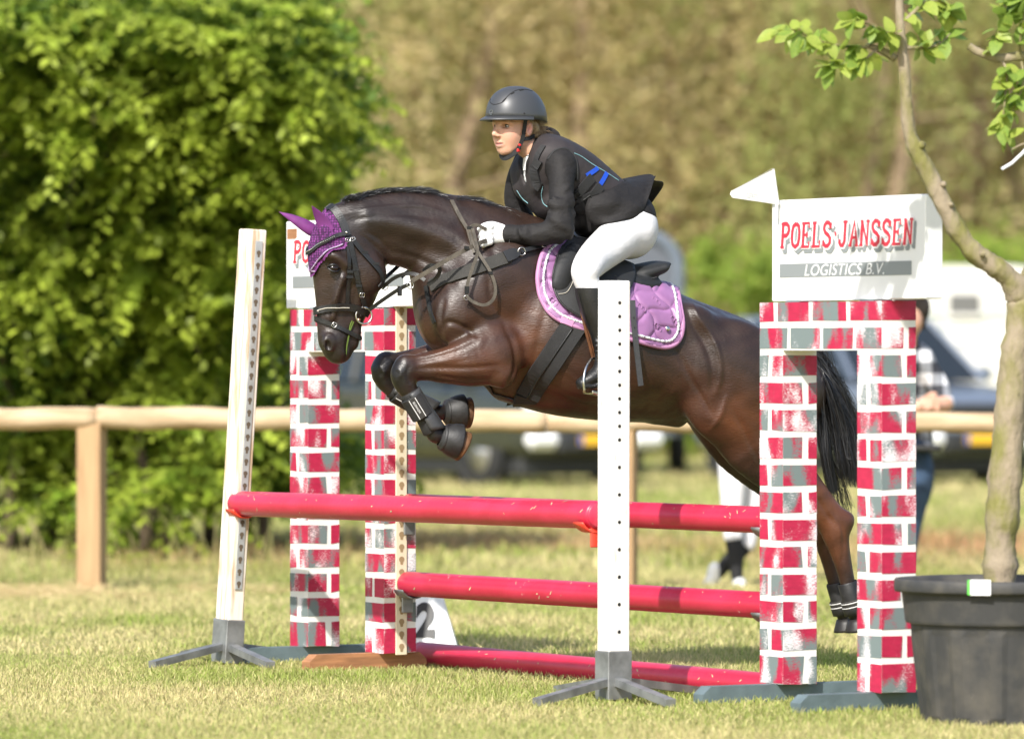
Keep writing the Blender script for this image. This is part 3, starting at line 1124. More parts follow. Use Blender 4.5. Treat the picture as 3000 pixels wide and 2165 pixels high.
# ================================================================ people in the background
def world_id(V):
    return np.asarray(V, float)
M_skin2 = material("sunlit_skin", (.58, .33, .23), rough=.5, sub=.1)
M_curly = material("dark_curly_hair", (.022, .015, .011), rough=.8, bump=1, bscale=70)
def check_material():
    m = material("black_white_check_shirt", (.7, .7, .7), rough=.8)
    nt = m.node_tree
    N, L = nt.nodes, nt.links
    tc = N.new("ShaderNodeTexCoord")
    sx = N.new("ShaderNodeSeparateXYZ")
    L.new(tc.outputs["Object"], sx.inputs[0])
    def band(o, off):
        a = N.new("ShaderNodeMath"); a.operation = 'MULTIPLY_ADD'; a.inputs[1].default_value = 7.5; a.inputs[2].default_value = off
        L.new(o, a.inputs[0])
        f = N.new("ShaderNodeMath"); f.operation = 'FRACT'
        L.new(a.outputs[0], f.inputs[0])
        g = N.new("ShaderNodeMath"); g.operation = 'GREATER_THAN'; g.inputs[1].default_value = .5
        L.new(f.outputs[0], g.inputs[0])
        return g.outputs[0]
    ad = N.new("ShaderNodeMath"); ad.operation = 'ADD'
    L.new(band(sx.outputs[0], .2), ad.inputs[0])
    L.new(band(sx.outputs[2], .1), ad.inputs[1])
    rp = N.new("ShaderNodeValToRGB")
    e = rp.color_ramp.elements
    e[0].position, e[0].color = .0, (.72, .72, .74, 1)
    e[1].position, e[1].color = .67, (.022, .023, .03, 1)
    k = e.new(.34)
    k.color = (.22, .23, .25, 1)
    rp.color_ramp.interpolation = 'CONSTANT'
    hf = N.new("ShaderNodeMath"); hf.operation = 'MULTIPLY'; hf.inputs[1].default_value = .5
    L.new(ad.outputs[0], hf.inputs[0])
    L.new(hf.outputs[0], rp.inputs[0])
    L.new(rp.outputs[0], N["Principled BSDF"].inputs["Base Color"])
    return m
M_check = check_material()
M_jeans = material("blue_jeans", (.045, .085, .16), rough=.85, var=.4, vscale=9, bump=.2, bscale=120)
def sdf_px(D, chains, name, mat, parent, res=.011, pad=.2):
    """chains: list of ([(px, py, depth offset)], [radii (in metres)], blend)."""
    pts = [[tuple(P(a, b, D + d)) for a, b, d in c[0]] for c in chains]
    allp = np.array([p for c in pts for p in c])
    sd = SDF(allp.min(0) - pad, allp.max(0) + pad, res)
    for p, c in zip(pts, chains):
        sd.chain(p, c[1], k=c[2])
    return sdf_obj(sd, name, mat, parent, world_id)

D = 33.05
man = thing("person", "man in a black and white checked shirt leaning on the rail with clasped hands", "person", tuple(G(2650, 1732)))
sdf_px(D, [([(2660, 945, -.02), (2660, 905, .02)], [.085, .095], .03), ([(2655, 1000, .04), (2658, 960, .01)], [.06, .058], .03),
           ([(2645, 965, -.07), (2650, 930, -.08)], [.04, .05], .03), ([(2612, 945, -.1), (2606, 955, -.1)], [.016, .013], .02),
           ([(2640, 1050, .1), (2650, 1250, .2)], [(.12, .09), (.12, .09)], .04)], "body", M_skin2, man)
sdf_px(D, [([(2672, 898, .03), (2662, 880, .0)], [.105, .09], .04), ([(2692, 930, .02), (2696, 950, .02)], [.05, .035], .03), ([(2690, 885, 0), (2700, 905, .0)], [.04, .045], .02)], "hair", M_curly, man)
sdf_px(D, [([(2630, 1060, .12), (2645, 1160, .20), (2655, 1270, .24), (2655, 1310, .25)], [(.17, .12), (.17, .125), (.155, .12), (.16, .12)], .05),
           ([(2600, 1040, .1), (2690, 1050, .1)], [.085, .085], .05),
           ([(2705, 1065, .08), (2745, 1120, .08), (2768, 1180, .02)], [.068, .06, .055], .04),
           ([(2580, 1065, .08), (2560, 1120, .05), (2570, 1185, .0)], [.068, .06, .055], .04)], "shirt", M_check, man)
sdf_px(D, [([(2768, 1182, .0), (2740, 1188, -.06), (2722, 1180, -.10)], [.048, .04, .034], .02), ([(2570, 1185, 0), (2640, 1195, -.05), (2712, 1188, -.10)], [.048, .042, .034], .02)], "forearms", M_skin2, man, .009)
# clasped hands: two palms and interlaced fingers
chains = [([(2718, 1178, -.10), (2736, 1176, -.13)], [.036, .034], .015), ([(2706, 1184, -.10), (2726, 1190, -.13)], [.036, .033], .015)]
for i in range(4):
    chains.append(([(2738 + 2 * i, 1166 + 9 * i, -.15), (2750 - i, 1172 + 9 * i, -.17), (2748 - 2 * i, 1182 + 8 * i, -.155)], [.0125, .0115, .0105], .005))
    chains.append(([(2722 - 3 * i, 1172 + 9 * i, -.16), (2734 - 2 * i, 1166 + 9 * i, -.175), (2744 - 2 * i, 1168 + 9 * i, -.165)], [.012, .0115, .0105], .005))
chains.append(([(2712, 1168, -.12), (2726, 1156, -.14), (2740, 1154, -.15)], [.015, .013, .011], .006))
sdf_px(D, chains, "hands", M_skin2, man, .005, .08)
for sx_, dd in ((0, .0), (-48, .06)):
    sdf_px(D + .22, [([(2668 + sx_, 1310, 0), (2690 + sx_ * .9, 1400, -.02), (2672 + sx_, 1500, .0), (2655 + sx_, 1600, .02), (2646 + sx_, 1700, .04)], [.105, .095, .075, .065, .05], .03)], "trouser_leg", M_jeans, man)
    sdf_px(D + .22, [([(2646 + sx_, 1712, .03), (2640 + sx_, 1722, -.10), (2636 + sx_, 1726, -.16)], [.045, .04, .03], .03)], "shoe", M_trim, man)
MB().bbox(P(2668, 1312, D + .1), Vector((.33, 0, 0)), Vector((0, .24, 0)), Vector((0, 0, .035)), .01).build("belt", M_trim, man)

D = 33.6
walker = thing("person", "walking figure in white breeches and black socks behind the red poles", "person", tuple(G(2140, 1722)))
M_breech2 = material("white_riding_breeches", (.74, .73, .78), rough=.8)
M_sock = material("black_sock", (.015, .015, .017), rough=.85)
M_trainer = material("white_trainer", (.78, .78, .76), rough=.6, var=.1, vscale=20)
sdf_px(D, [([(2185, 1065, 0), (2185, 1030, 0)], [.08, .08], .03), ([(2190, 1110, .02), (2188, 1070, .01)], [.05, .05], .03), ([(2190, 1130, .02), (2185, 1200, .02), (2180, 1270, .0)], [(.12, .085), (.115, .085), (.12, .09)], .04)], "body", M_skin2, walker)
sdf_px(D, [([(2192, 1140, .02), (2186, 1210, .02), (2180, 1290, .0)], [(.15, .105), (.145, .105), (.15, .11)], .04), ([(2215, 1140, -.12), (2230, 1210, -.14), (2210, 1270, -.16)], [.055, .05, .045], .03), ([(2165, 1140, .12), (2150, 1210, .14), (2140, 1270, .1)], [.055, .05, .045], .03)], "jacket", M_sock, walker)
sdf_px(D, [([(2190, 1022, 0), (2192, 1045, .02)], [.09, .08], .03)], "hair", M_curly, walker)
for lg in ([(2152, 1290, -.06), (2148, 1400, -.07), (2146, 1490, -.07), (2148, 1570, -.07)], [(2205, 1290, .07), (2212, 1400, .06), (2205, 1490, .06), (2188, 1590, .06)]):
    sdf_px(D, [(lg, [.105, .085, .066, .056], .03)], "breeches_leg", M_breech2, walker)
sdf_px(D, [([(2148, 1570, -.07), (2155, 1620, -.07), (2158, 1680, -.07), (2162, 1705, -.07)], [.052, .050, .038, .034], .02)], "sock", M_sock, walker)
sdf_px(D, [([(2188, 1590, .06), (2160, 1620, .06), (2120, 1660, .06), (2104, 1680, .06)], [.052, .05, .040, .034], .02)], "sock", M_sock, walker)
sdf_px(D, [([(2165, 1708, -.07), (2168, 1716, -.12), (2176, 1722, -.2)], [.042, .04, .03], .03)], "shoe", M_trainer, walker)
sdf_px(D, [([(2098, 1672, .06), (2088, 1695, .06), (2068, 1725, .06)], [.04, .042, .032], .03), ([(2094, 1664, .06), (2090, 1668, .06)], [.036, .034], .02)], "shoe", M_trainer, walker)

# ================================================================ the jump
TD = Vector((0.525, -0.851, 0)).normalized()      # along the poles, towards the camera's right
ND = Vector((-TD.y, TD.x, 0))                     # (0.851, 0.525): away from the broad faces
BN = -ND                                          # broad-face normal (left and towards the camera)
UP = Vector((0, 0, 1))

def paint_material(name, kind):
    """Brush-dabbed brick paint: red, slate grey and dry-brushed white."""
    m = bpy.data.materials.new(name)
    m.use_nodes = True
    nt = m.node_tree
    N, L = nt.nodes, nt.links
    bs = N["Principled BSDF"]
    bs.inputs["Roughness"].default_value = .5
    tc = N.new("ShaderNodeTexCoord")
    oi = N.new("ShaderNodeObjectInfo")
    def noise(scale, stretch, det=3.0, rough=.5, offs=0.0, shift=0.0):
        mp = N.new("ShaderNodeMapping")
        mp.inputs["Scale"].default_value = stretch
        mp.inputs["Location"].default_value = (offs, offs * 1.7, offs * .6)
        if shift:
            va = N.new("ShaderNodeVectorMath")
            va.operation = 'ADD'
            cx_ = N.new("ShaderNodeCombineXYZ")
            mu = math_('MULTIPLY', oi.outputs["Random"], shift)
            L.new(mu, cx_.inputs[0])
            L.new(math_('MULTIPLY', mu, 1.9), cx_.inputs[2])
            L.new(tc.outputs["Object"], va.inputs[0])
            L.new(cx_.outputs[0], va.inputs[1])
            L.new(va.outputs[0], mp.inputs[0])
        else:
            L.new(tc.outputs["Object"], mp.inputs[0])
        n = N.new("ShaderNodeTexNoise")
        n.inputs["Scale"].default_value = scale
        n.inputs["Detail"].default_value = det
        n.inputs["Roughness"].default_value = rough
        L.new(mp.outputs[0], n.inputs["Vector"])
        return n.outputs["Fac"]
    def math_(op, a, b):
        n = N.new("ShaderNodeMath")
        n.operation = op
        for i, q in enumerate((a, b)):
            if isinstance(q, (int, float)):
                n.inputs[i].default_value = q
            else:
                L.new(q, n.inputs[i])
        return n.outputs[0]
    def ramp(fac, a, b):
        n = N.new("ShaderNodeMapRange")
        n.inputs[1].default_value = a
        n.inputs[2].default_value = b
        L.new(fac, n.inputs[0])
        return n.outputs[0]
    def mix(fac, a, b):
        n = N.new("ShaderNodeMix")
        n.data_type = 'RGBA'
        L.new(fac, n.inputs[0])
        for i, q in ((6, a), (7, b)):
            if isinstance(q, tuple):
                n.inputs[i].default_value = (*q, 1)
            else:
                L.new(q, n.inputs[i])
        return n.outputs[2]
    blotch = noise(7.5, (1.2, 1.2, .45), 1.5, .5, 0, 23.0)
    fine = noise(150, (.6, .6, 1.8), 5, .75)
    blotch2 = noise(8.5, (1.1, 1.1, .55), 1.5, .5, 7.3, 31.0)
    rnd = oi.outputs["Random"]
    redm = math_('ADD', math_('ADD', blotch, math_('MULTIPLY', fine, .36)), math_('MULTIPLY', rnd, .10))
    whm = math_('ADD', blotch2, math_('ADD', math_('MULTIPLY', fine, .55), math_('MULTIPLY', math_('FRACT', math_('MULTIPLY', rnd, 7.7), 0), .12)))
    red = mix(ramp(noise(40, (.6, .6, 1.5), 3), .3, .7), (.47, .016, .065), (.37, .012, .05))
    col = mix(ramp(redm, .655, .715), (.16, .20, .20), red)
    col = mix(ramp(whm, .90, 1.02), col, (.78, .74, .76))
    L.new(col, bs.inputs["Base Color"])
    bp = N.new("ShaderNodeBump")
    bp.inputs["Strength"].default_value = .15
    bp.inputs["Distance"].default_value = .002
    L.new(fine, bp.inputs["Height"])
    L.new(bp.outputs[0], bs.inputs["Normal"])
    return m

M_brick = paint_material("brushed_brick_paint", 0)
M_mortar = material("white_mortar_paint", (.80, .79, .75), rough=.5, var=.06, vscale=20)
M_slate = material("slate_blue_paint", (.12, .165, .18), rough=.55, var=.25, vscale=10, bump=.15, bscale=80)
M_pine = material("raw_pine", (.40, .19, .085), rough=.7, var=.4, vscale=6, stretch=(1, 1, 8), bump=.2)
M_cream_track = material("cream_plastic_track", (.72, .63, .46), rough=.5, var=.08, vscale=15)
M_hole = material("dark_hole", (.30, .21, .11), rough=.9)
M_hole_dark = material("shaded_hole", (.10, .075, .05), rough=.9)
M_zinc = material("zinc_strip", (.42, .44, .44), rough=.55, metal=.3, var=.2, vscale=20)
M_sign = material("white_sign_board", (.80, .80, .79), rough=.35, var=.04, vscale=5)
M_letter_red = material("red_lettering", (.60, .03, .055), rough=.45)
M_letter_white = material("white_lettering", (.82, .82, .82), rough=.45)
M_letter_grey = material("grey_lettering", (.23, .25, .255), rough=.45)
M_galv = material("galvanised_steel", (.30, .31, .31), rough=.5, metal=.55, var=.4, vscale=14, bump=.1, bscale=60)
M_white_wood = material("worn_white_paint", (.78, .76, .71), rough=.55, color2=(.55, .46, .36), vscale=14, stretch=(3, 3, .6), contrast=(.60, .72), bump=.2, bscale=50, worn=((.34, .28, .22), 34, .675, .705))
M_worn_wood = material("flaking_white_paint", (.78, .72, .63), rough=.65, color2=(.52, .38, .24), vscale=11, stretch=(4, 4, .35), contrast=(.44, .62), bump=.3, bscale=50, worn=((.34, .25, .17), 30, .65, .69))
M_pole = material("raspberry_pole_paint", (.52, .024, .068), rough=.36, color2=(.46, .018, .052), vscale=5, contrast=(.4, .6), bump=.10, bscale=30, coat=.1, worn=((.68, .36, .36), 16, .655, .70))
M_scuff = material("cream_pole_end", (.55, .43, .27), rough=.7, var=.3, vscale=18)
M_redcup = material("red_plastic_cup", (.70, .055, .03), rough=.4)
M_black_print = material("black_print", (.012, .012, .013), rough=.5)

# serif capitals as strokes on a 1 x 1.5 cell
GLYPH = {
    'P': [[(.2, 0), (.2, 1.5)], [(.2, 1.46), (.6, 1.46), (.84, 1.3), (.88, 1.1), (.82, .9), (.6, .74), (.2, .74)], [(.02, .04), (.42, .04)], [(.02, 1.46), (.3, 1.46)]],
    'O': [[(.5, 1.46), (.2, 1.3), (.1, .95), (.1, .55), (.2, .2), (.5, .04), (.8, .2), (.9, .55), (.9, .95), (.8, 1.3), (.5, 1.46)]],
    'E': [[(.2, 0), (.2, 1.5)], [(.02, .04), (.86, .04), (.86, .34)], [(.02, 1.46), (.82, 1.46), (.82, 1.18)], [(.2, .76), (.62, .76)], [(.62, .6), (.62, .92)]],
    'L': [[(.24, 0), (.24, 1.5)], [(.04, .04), (.88, .04), (.88, .4)], [(.04, 1.46), (.46, 1.46)]],
    'S': [[(.84, 1.1), (.84, 1.46)], [(.84, 1.26), (.66, 1.44), (.4, 1.46), (.18, 1.28), (.16, 1.06), (.3, .86), (.66, .68), (.86, .5), (.86, .24), (.64, .05), (.36, .05), (.14, .26)], [(.14, .04), (.14, .42)]],
    'J': [[(.66, 1.46), (.66, .3), (.5, .06), (.28, .06), (.12, .22), (.12, .42)], [(.44, 1.46), (.9, 1.46)]],
    'A': [[(.14, .02), (.5, 1.5), (.86, .02)], [(.26, .5), (.74, .5)], [(0, .04), (.3, .04)], [(.68, .04), (1, .04)]],
    'N': [[(.18, 0), (.18, 1.5)], [(.18, 1.46), (.82, .06)], [(.82, 1.5), (.82, 0)], [(.02, .04), (.34, .04)], [(.02, 1.46), (.26, 1.46)], [(.64, 1.46), (.98, 1.46)]],
    '-': [[(.34, .76), (.66, .76)]],
}
def serif_word(word, org, xd, zd, nd, width, height, stroke, mat, name, parent, lift, shear=.10, skip=None):
    n = sum(.55 if ch == '-' else 1 for ch in word)
    cw = width / (n * 1.16)
    x = 0.0
    outs = []
    for ch in word:
        w_ = cw * (.55 if ch == '-' else 1)
        mb = MB()
        for si, st in enumerate(GLYPH[ch]):
            pts = [Vector(org) + xd * (x + px * w_ + shear * pz / 1.5 * height) + zd * (pz / 1.5 * height) + nd * lift for px, pz in st]
            vert = si == 0 or len(st) > 3
            mb.ribbon(pts, [nd] * len(pts), stroke * (1.0 if vert else .62), .0012 + .0002 * si)
        outs.append(mb.build(name, mat, parent))
        x += w_ * 1.16
    return outs

def sign_board(org, L_, h, e, label, brown=False, flag=False):
    """White sign box on the tower; org = far lower corner of the lettered face."""
    org = Vector(org)
    t = thing("sign_board", label, "sign", tuple(org + TD * L_ / 2), None)
    c = org + TD * (L_ / 2) + ND * (e / 2) + UP * (h / 2)
    MB().bbox(c, TD * L_, ND * e, UP * h, .004).build("board", M_sign, t)
    lift = .0015
    z0 = h * .525
    wd = L_ * .87
    x0 = L_ * .065
    hh = h * .245
    o0 = org + TD * x0 + UP * z0
    st = .0175
    serif_word("POELS-JANSSEN", o0 + TD * .014 - UP * .016, TD, UP, BN, wd, hh, st * 1.7, M_letter_grey, "letter_shadow", t, lift)
    serif_word("POELS-JANSSEN", o0, TD, UP, BN, wd, hh, st * 1.9, M_letter_white, "letter_outline", t, lift + .002)
    serif_word("POELS-JANSSEN", o0, TD, UP, BN, wd, hh, st, M_letter_red, "letter", t, lift + .004)
    bar = MB().bbox(org + TD * (L_ * .055 + L_ * .43) + UP * (h * .30) + BN * .0012, TD * (L_ * .86), BN * .002, UP * (h * .135), .0005).build("grey_bar", M_letter_grey, t)
    text_mesh("LOGISTICS B.V.", h * .112, M_letter_white, org + TD * (L_ * .225) + UP * (h * .244) + BN * .0038, TD, UP, "lettering", bar, shear=.25, width=L_ * .52, bold=.0, spacing=1.05)
    if brown:
        MB().bbox(org + TD * (.055) + UP * (h - .055) + BN * .001, TD * .085, BN * .002, UP * .045, .0005).build("brown_plate", M_pine, t)
    return t

ROW = .1062
def brick_tower(org, label, track, skids):
    """Two square legs and a lintel with painted bricks. org = ground point under the far left corner of the broad face."""
    org = Vector(org)
    t = thing("brick_wing", label, "jump wing", tuple(org + TD * .41 + ND * .08))
    W, E, S, Z0, Z1, ZL = .158, .158, .660, .070, 1.550, 1.364
    core = MB()
    for s_ in (0, S):
        core.box(org + TD * s_ + UP * Z0, TD * W, ND * E, UP * (ZL - Z0))
    core.box(org + UP * ZL, TD * (S + W), ND * E, UP * (Z1 - ZL))
    core.build("pillar_frame", M_mortar, t)
    rr = random.Random(int(abs(org.x) * 1000))
    mt = .026
    def face_piece(a, xd, nd, x0, x1, z0, z1, jit=.004):
        """One painted brick lying 1.5 mm proud of the face."""
        if x1 - x0 < .006:
            return
        j = [rr.uniform(-jit, jit) for _ in range(6)]
        sl = rr.uniform(-.006, .006)
        q = [a + xd * (x0 + (j[0] if x0 > .001 else 0)) + UP * (z0 + j[2]), a + xd * (x1 + (j[1] if not full_edge(x1) else 0)) + UP * (z0 + j[3]),
             a + xd * (x1 + (j[4] if not full_edge(x1) else 0) + (sl if not full_edge(x1) else 0)) + UP * (z1 + j[5] * .6), a + xd * (x0 + (j[0] if x0 > .001 else 0)) + UP * (z1 + j[2] * .6)]
        MB().prism([p + nd * .0004 for p in q], nd * .0014).build("painted_brick", M_brick, t)
    nrow = 14
    for s_, lim in ((0, ZL), (S, ZL)):
        a = org + TD * s_
        for r in range(nrow):
            z0 = Z0 + r * ROW + (mt if r else 0)
            z1 = Z0 + (r + 1) * ROW
            top = r >= nrow - 1
            if z1 > Z1 - .002:
                z1 = Z1
            if top:
                continue
            if r == nrow - 2:
                continue
            z1 = min(z1, Z1)
            odd = (r + (1 if s_ else 0)) % 2
            global full_edge
            full_edge = lambda x: x > W - .001
            if odd:
                cutx = W * .44
                face_piece(a, TD, BN, 0, cutx - mt * .5, z0, z1)
                face_piece(a, TD, BN, cutx + mt * .5, W, z0, z1)
            else:
                face_piece(a, TD, BN, 0, W, z0, z1)
            b = a + TD * W
            full_edge = lambda x: x > E - .001
            if odd:
                face_piece(b, ND, TD, 0, E, z0, z1)
            else:
                cutx = E * .66
                face_piece(b, ND, TD, 0, cutx - mt * .5, z0, z1)
                face_piece(b, ND, TD, cutx + mt * .5, E, z0, z1)
            # inner and rear faces: plain slate and brick dabs
            full_edge = lambda x: x > W - .001
            face_piece(a + ND * E, TD, ND, 0, W, z0, z1)
            face_piece(a, ND, -TD, 0, E, z0, z1)
    # lintel: two courses
    LW = S + W
    for r, cuts in ((12, (0, .20, .42, .64, LW)), (13, (0, .11, .35, .60, LW))):
        z0 = Z0 + r * ROW + mt
        z1 = Z1 if r == 13 else Z0 + 13 * ROW
        full_edge = lambda x: x > LW - .001
        zz = max(z0, ZL + .002) if r == 12 else z0
        for i in range(len(cuts) - 1):
            face_piece(org, TD, BN, cuts[i] + (mt * .5 if i else 0), cuts[i + 1] - (mt * .5 if i < len(cuts) - 2 else 0), zz, z1, .002)
        b = org + TD * LW
        full_edge = lambda x: x > E - .001
        if r == 13:
            face_piece(b, ND, TD, 0, E, z0, z1, .002)
        else:
            face_piece(b, ND, TD, 0, E * .62, zz, z1, .002)
            face_piece(b, ND, TD, E * .62 + mt, E, zz, z1, .002)
    # skids
    for s_, mat, ln0, ln1, hh in skids:
        c = org + TD * (s_ + W / 2) + ND * ((ln1 - ln0) / 2 + E / 2 - .08)
        prof = [(-ln0, 0), (-ln0, hh * .55), (-ln0 + .035, hh), (ln1 - .035, hh), (ln1, hh * .55), (ln1, 0)]
        cc = org + TD * (s_ + W / 2 - .035) + ND * (E / 2)
        MB().prism([cc + ND * x + UP * (z + .002) for x, z in prof], TD * .07).build("skid", mat, t)
    return t

RB = Vector((.968, 22.2, 0))
LBr = Vector((-.633, 24.58, 0))
LB = LBr - TD * .660
tower_r = brick_tower(RB, "brick-painted jump wing carrying the sign with the pennant, beside the potted tree", False,
                      ((0, M_slate, .42, .42, .066), (.66, M_slate, .42, .42, .066)))
tower_l = brick_tower(LB, "brick-painted jump wing behind the horse's head, with the keyhole track", True,
                      ((0, M_slate, .42, .42, .066), (.66, M_pine, .42, .16, .066)))
sgn_r = sign_board(RB + TD * .03 + UP * 1.556 + ND * .035, 1.02, .392, .082, "white sign board on the jump wing beside the potted tree")
sgn_l = sign_board(LB - TD * .10 + UP * 1.556 + ND * .035, 1.12, .385, .082, "white sign board with a brown corner plate, half hidden by the horse's head", brown=True)
for b_, s0 in ((RB, .12), (RB, .62), (LB, .10), (LB, .60)):
    MB().bbox(b_ + TD * (s0 + .05) + ND * .079 + UP * 1.5535, TD * .09, ND * .09, UP * .005, .001).build("sign_foot", M_slate, tower_r if b_ is RB else tower_l)

# pennant on the right-hand sign
pf = RB + TD * .03 + ND * .03
fl = thing("pennant", "white triangular pennant standing at the corner of the near sign board", "pennant", tuple(pf + UP * 1.56))
fx0 = P(2283, 600, 22.1)
tri = [P(2283, 600, 22.12), P(2268, 494, 22.12), P(2262, 494, 22.12), P(2142, 560, 22.42), P(2139, 570, 22.42), P(2146, 580, 22.42)]
MB().prism(tri, Vector((.3, .95, 0)).normalized() * .006).build("panel", M_sign, fl)
text_mesh("GEERETS", .021, M_letter_grey, P(2188, 581, 22.27), (P(2262, 597, 22.09) - P(2190, 583, 22.30)), UP, "lettering", fl, width=.105)
MB().tube([P(2275, 600, 22.13), P(2275, 640, 22.13)], .006, 8).build("stem", M_sign, fl)

# keyhole tracks
def keyhole_track(a, xd, nd, w_, z0, z1, mat, parent, pitch=.0535, hole_mat=M_hole, name="keyhole_track"):
    """A strip on a face with stamped keyhole slots."""
    tr = MB().bbox(a + nd * .004 + UP * ((z0 + z1) / 2), xd * w_, nd * .008, UP * (z1 - z0), .002).build(name, mat, parent)
    z = z0 + .03
    while z < z1 - .03:
        c = a + nd * .0083 + UP * z
        pts = []
        for k in range(10):
            an = math.radians(-55 + 290 * k / 9)
            pts.append(c + xd * (math.cos(an) * w_ * .24) + UP * (math.sin(an) * w_ * .24 + .006))
        pts += [c + xd * (-w_ * .10) - UP * .016, c + xd * (w_ * .10) - UP * .016]
        MB().prism(pts, nd * .0008).build("keyhole", hole_mat, tr)
        z += pitch
    return tr
keyhole_track(LB + TD * (.66 + .158 + .002) + ND * .082, ND, TD, .055, .06, 1.67, M_cream_track, tower_l)
keyhole_track(RB - TD * .002 + ND * .079, ND, -TD, .055, .08, 1.54, M_cream_track, tower_r)

# ---------------------------------------------------------------- white stands
def jump_stand(base, top, w_, e, label, mat, holes, track):
    base, top = Vector(base), Vector(top)
    t = thing("jump_stand", label, "jump stand", tuple(base))
    ax = (top - base).normalized()
    Lp = (top - base).length
    xd = (TD - ax * TD.dot(ax)).normalized()
    yd = ax.cross(xd).normalized()
    if yd.dot(ND) < 0:
        yd = -yd
    zs = .19
    MB().bbox(base + ax * ((Lp + zs) / 2 + .01), xd * w_, yd * e, ax * (Lp - zs + .02), .006).build("post", mat, t)
    MB().bbox(base + ax * (zs / 2 + .005), xd * (w_ + .012), yd * (e + .012), ax * zs, .003).build("socket", M_galv, t)
    ft = [Vector((-.60, -.80, 0)), Vector((.42, -.90, 0)), Vector((.72, .70, 0)), Vector((-.42, .90, 0))]
    for d in ft:
        d = d.normalized()
        p0 = base + d * .03 + UP * .078
        p1 = base + d * .50 + UP * .018
        q = d.cross(UP).normalized() * .042
        n_ = (p1 - p0).cross(q).normalized()
        if n_.z < 0:
            n_ = -n_
        MB().prism([p0 - q / 2 - n_ * .015, p0 + q / 2 - n_ * .015, p0 + q / 2 + n_ * .015, p0 - q / 2 + n_ * .015], p1 - p0).build("foot", M_galv, t)
    face = base + xd * (w_ / 2)
    if holes:
        zz = .27
        k = 0
        while zz < Lp - .03:
            MB().lathe(face + ax * zz - yd * (e * .02), [(.0075, .0002), (.0075, .0008)], 10, xd).build("peg_hole", M_black_print, t)
            zz += .1066 if zz < .93 else .0533
    if track:
        ca = base + xd * (w_ / 2) - yd * 0.0
        tr = MB().bbox(face + xd * .004 + ax * (.33 + (Lp - .36) / 2), yd * .034, xd * .006, ax * (Lp - .36), .001).build("keyhole_track", M_zinc, t)
        zz = .35
        while zz < Lp - .04:
            c = face + xd * .0073 + ax * zz
            pts = []
            for k in range(9):
                an = math.radians(-55 + 290 * k / 8)
                pts.append(c + yd * (math.cos(an) * .0105) + ax * (math.sin(an) * .0105 + .006))
            pts += [c - yd * .0045 - ax * .014, c + yd * .0045 - ax * .014]
            MB().prism(pts, xd * .0006).build("keyhole", M_hole_dark, tr)
            zz += .0535
    return t, xd, yd, ax

bR = G(1797, 2052)
tR = P(1799, 838, bR.y)
stand_r, xr, yr, ar = jump_stand(bR, tR, .088, .098, "white upright jump stand with peg holes in front of the rider's leg", M_white_wood, True, False)
bL = G(664, 1944)
tL = P(740, 686, bL.y)
stand_l, xl, yl, al = jump_stand(bL, tL, .118, .078, "leaning worn white jump stand with keyhole track left of the horse's head", M_worn_wood, False, True)
MB().bbox(tR + ar * .001, xr * .086, yr * .096, ar * .003, .001).build("painted_top", material("green_stain", (.35, .55, .42), rough=.7, color2=(.7, .62, .5), vscale=30), stand_r)

# ---------------------------------------------------------------- poles
def pole(a, b, r, label, scuff_seed=0, cap_mat=None):
    a, b = Vector(a), Vector(b)
    d = (b - a).normalized()
    L_ = (b - a).length
    t = thing("jump_pole", label, "jump pole", tuple((a + b) / 2))
    prof = [(r * .90, 0), (r, .012)]
    m = 40
    for i in range(1, m):
        prof.append((r * (1 + .006 * math.sin(i * 1.7 + scuff_seed)), L_ * i / m))
    prof += [(r, L_ - .012), (r * .90, L_)]
    o = MB().lathe(a, prof, 28, d).build("shaft", M_pole, t, smooth=True)
    for p, q in ((a, -d), (b, d)):
        MB().lathe(p, [(r * .88, -.004), (r * .9, .003), (r * .80, .008)], 24, q).build("end_cap", cap_mat or M_scuff, t, smooth=True)
    rs = random.Random(scuff_seed)
    mb = MB()
    for i in range(26):
        s_ = rs.random()
        an = rs.uniform(-.6, 1.5)
        u = (-Vector((0, 1, 0)) + d * Vector((0, 1, 0)).dot(d)).normalized()
        vv = UP
        n_ = (u * math.cos(an) + vv * math.sin(an)).normalized()
        n_ = (n_ - d * n_.dot(d)).normalized()
        c = a + d * (L_ * s_) + n_ * (r * 1.004 + .0006)
        side = d.cross(n_)
        ln, wd = rs.uniform(.003, .016), rs.uniform(.002, .005)
        ang = rs.uniform(-1, 1)
        ud = d * math.cos(ang) + side * math.sin(ang)
        vd = n_.cross(ud)
        q = [c + ud * ln * rs.uniform(.6, 1) * math.cos(k) + vd * wd * rs.uniform(.5, 1) * math.sin(k) for k in (0, 1.05, 2.1, 3.14, 4.2, 5.2)]
        mb.add(q, [tuple(range(6))])
    sc_ = mb.build("paint_chips", M_scuff, t)
    sc_["kind"] = "stuff"
    return t

fa = P(702, 1475, bL.y - .03) 
fb = P(1752, 1509, bR.y + .02)
fa = fa + (fa - fb).normalized() * .02
pole(fa, fb, .0545, "red jump pole hung between the two white stands", 3, M_pole)
ua = LBr + TD * .178 + ND * .11 + UP * .70
ub = RB - TD * .012 + ND * .08 + UP * .70
pole(ua, ub, .053, "upper red jump pole between the two brick-painted wings", 4)
la = LBr + TD * .178 + ND * .10 + UP * .366
lb = RB - TD * .012 + ND * .08 + UP * .366
pole(la, lb, .053, "lower red jump pole hung between the brick-painted wings", 5)
ga = G(1228, 1944) + UP * .045
gb = RB + TD * .05 + ND * .10 + UP * .048
pole(ga, gb, .052, "red ground pole lying in the grass under the jump", 6)

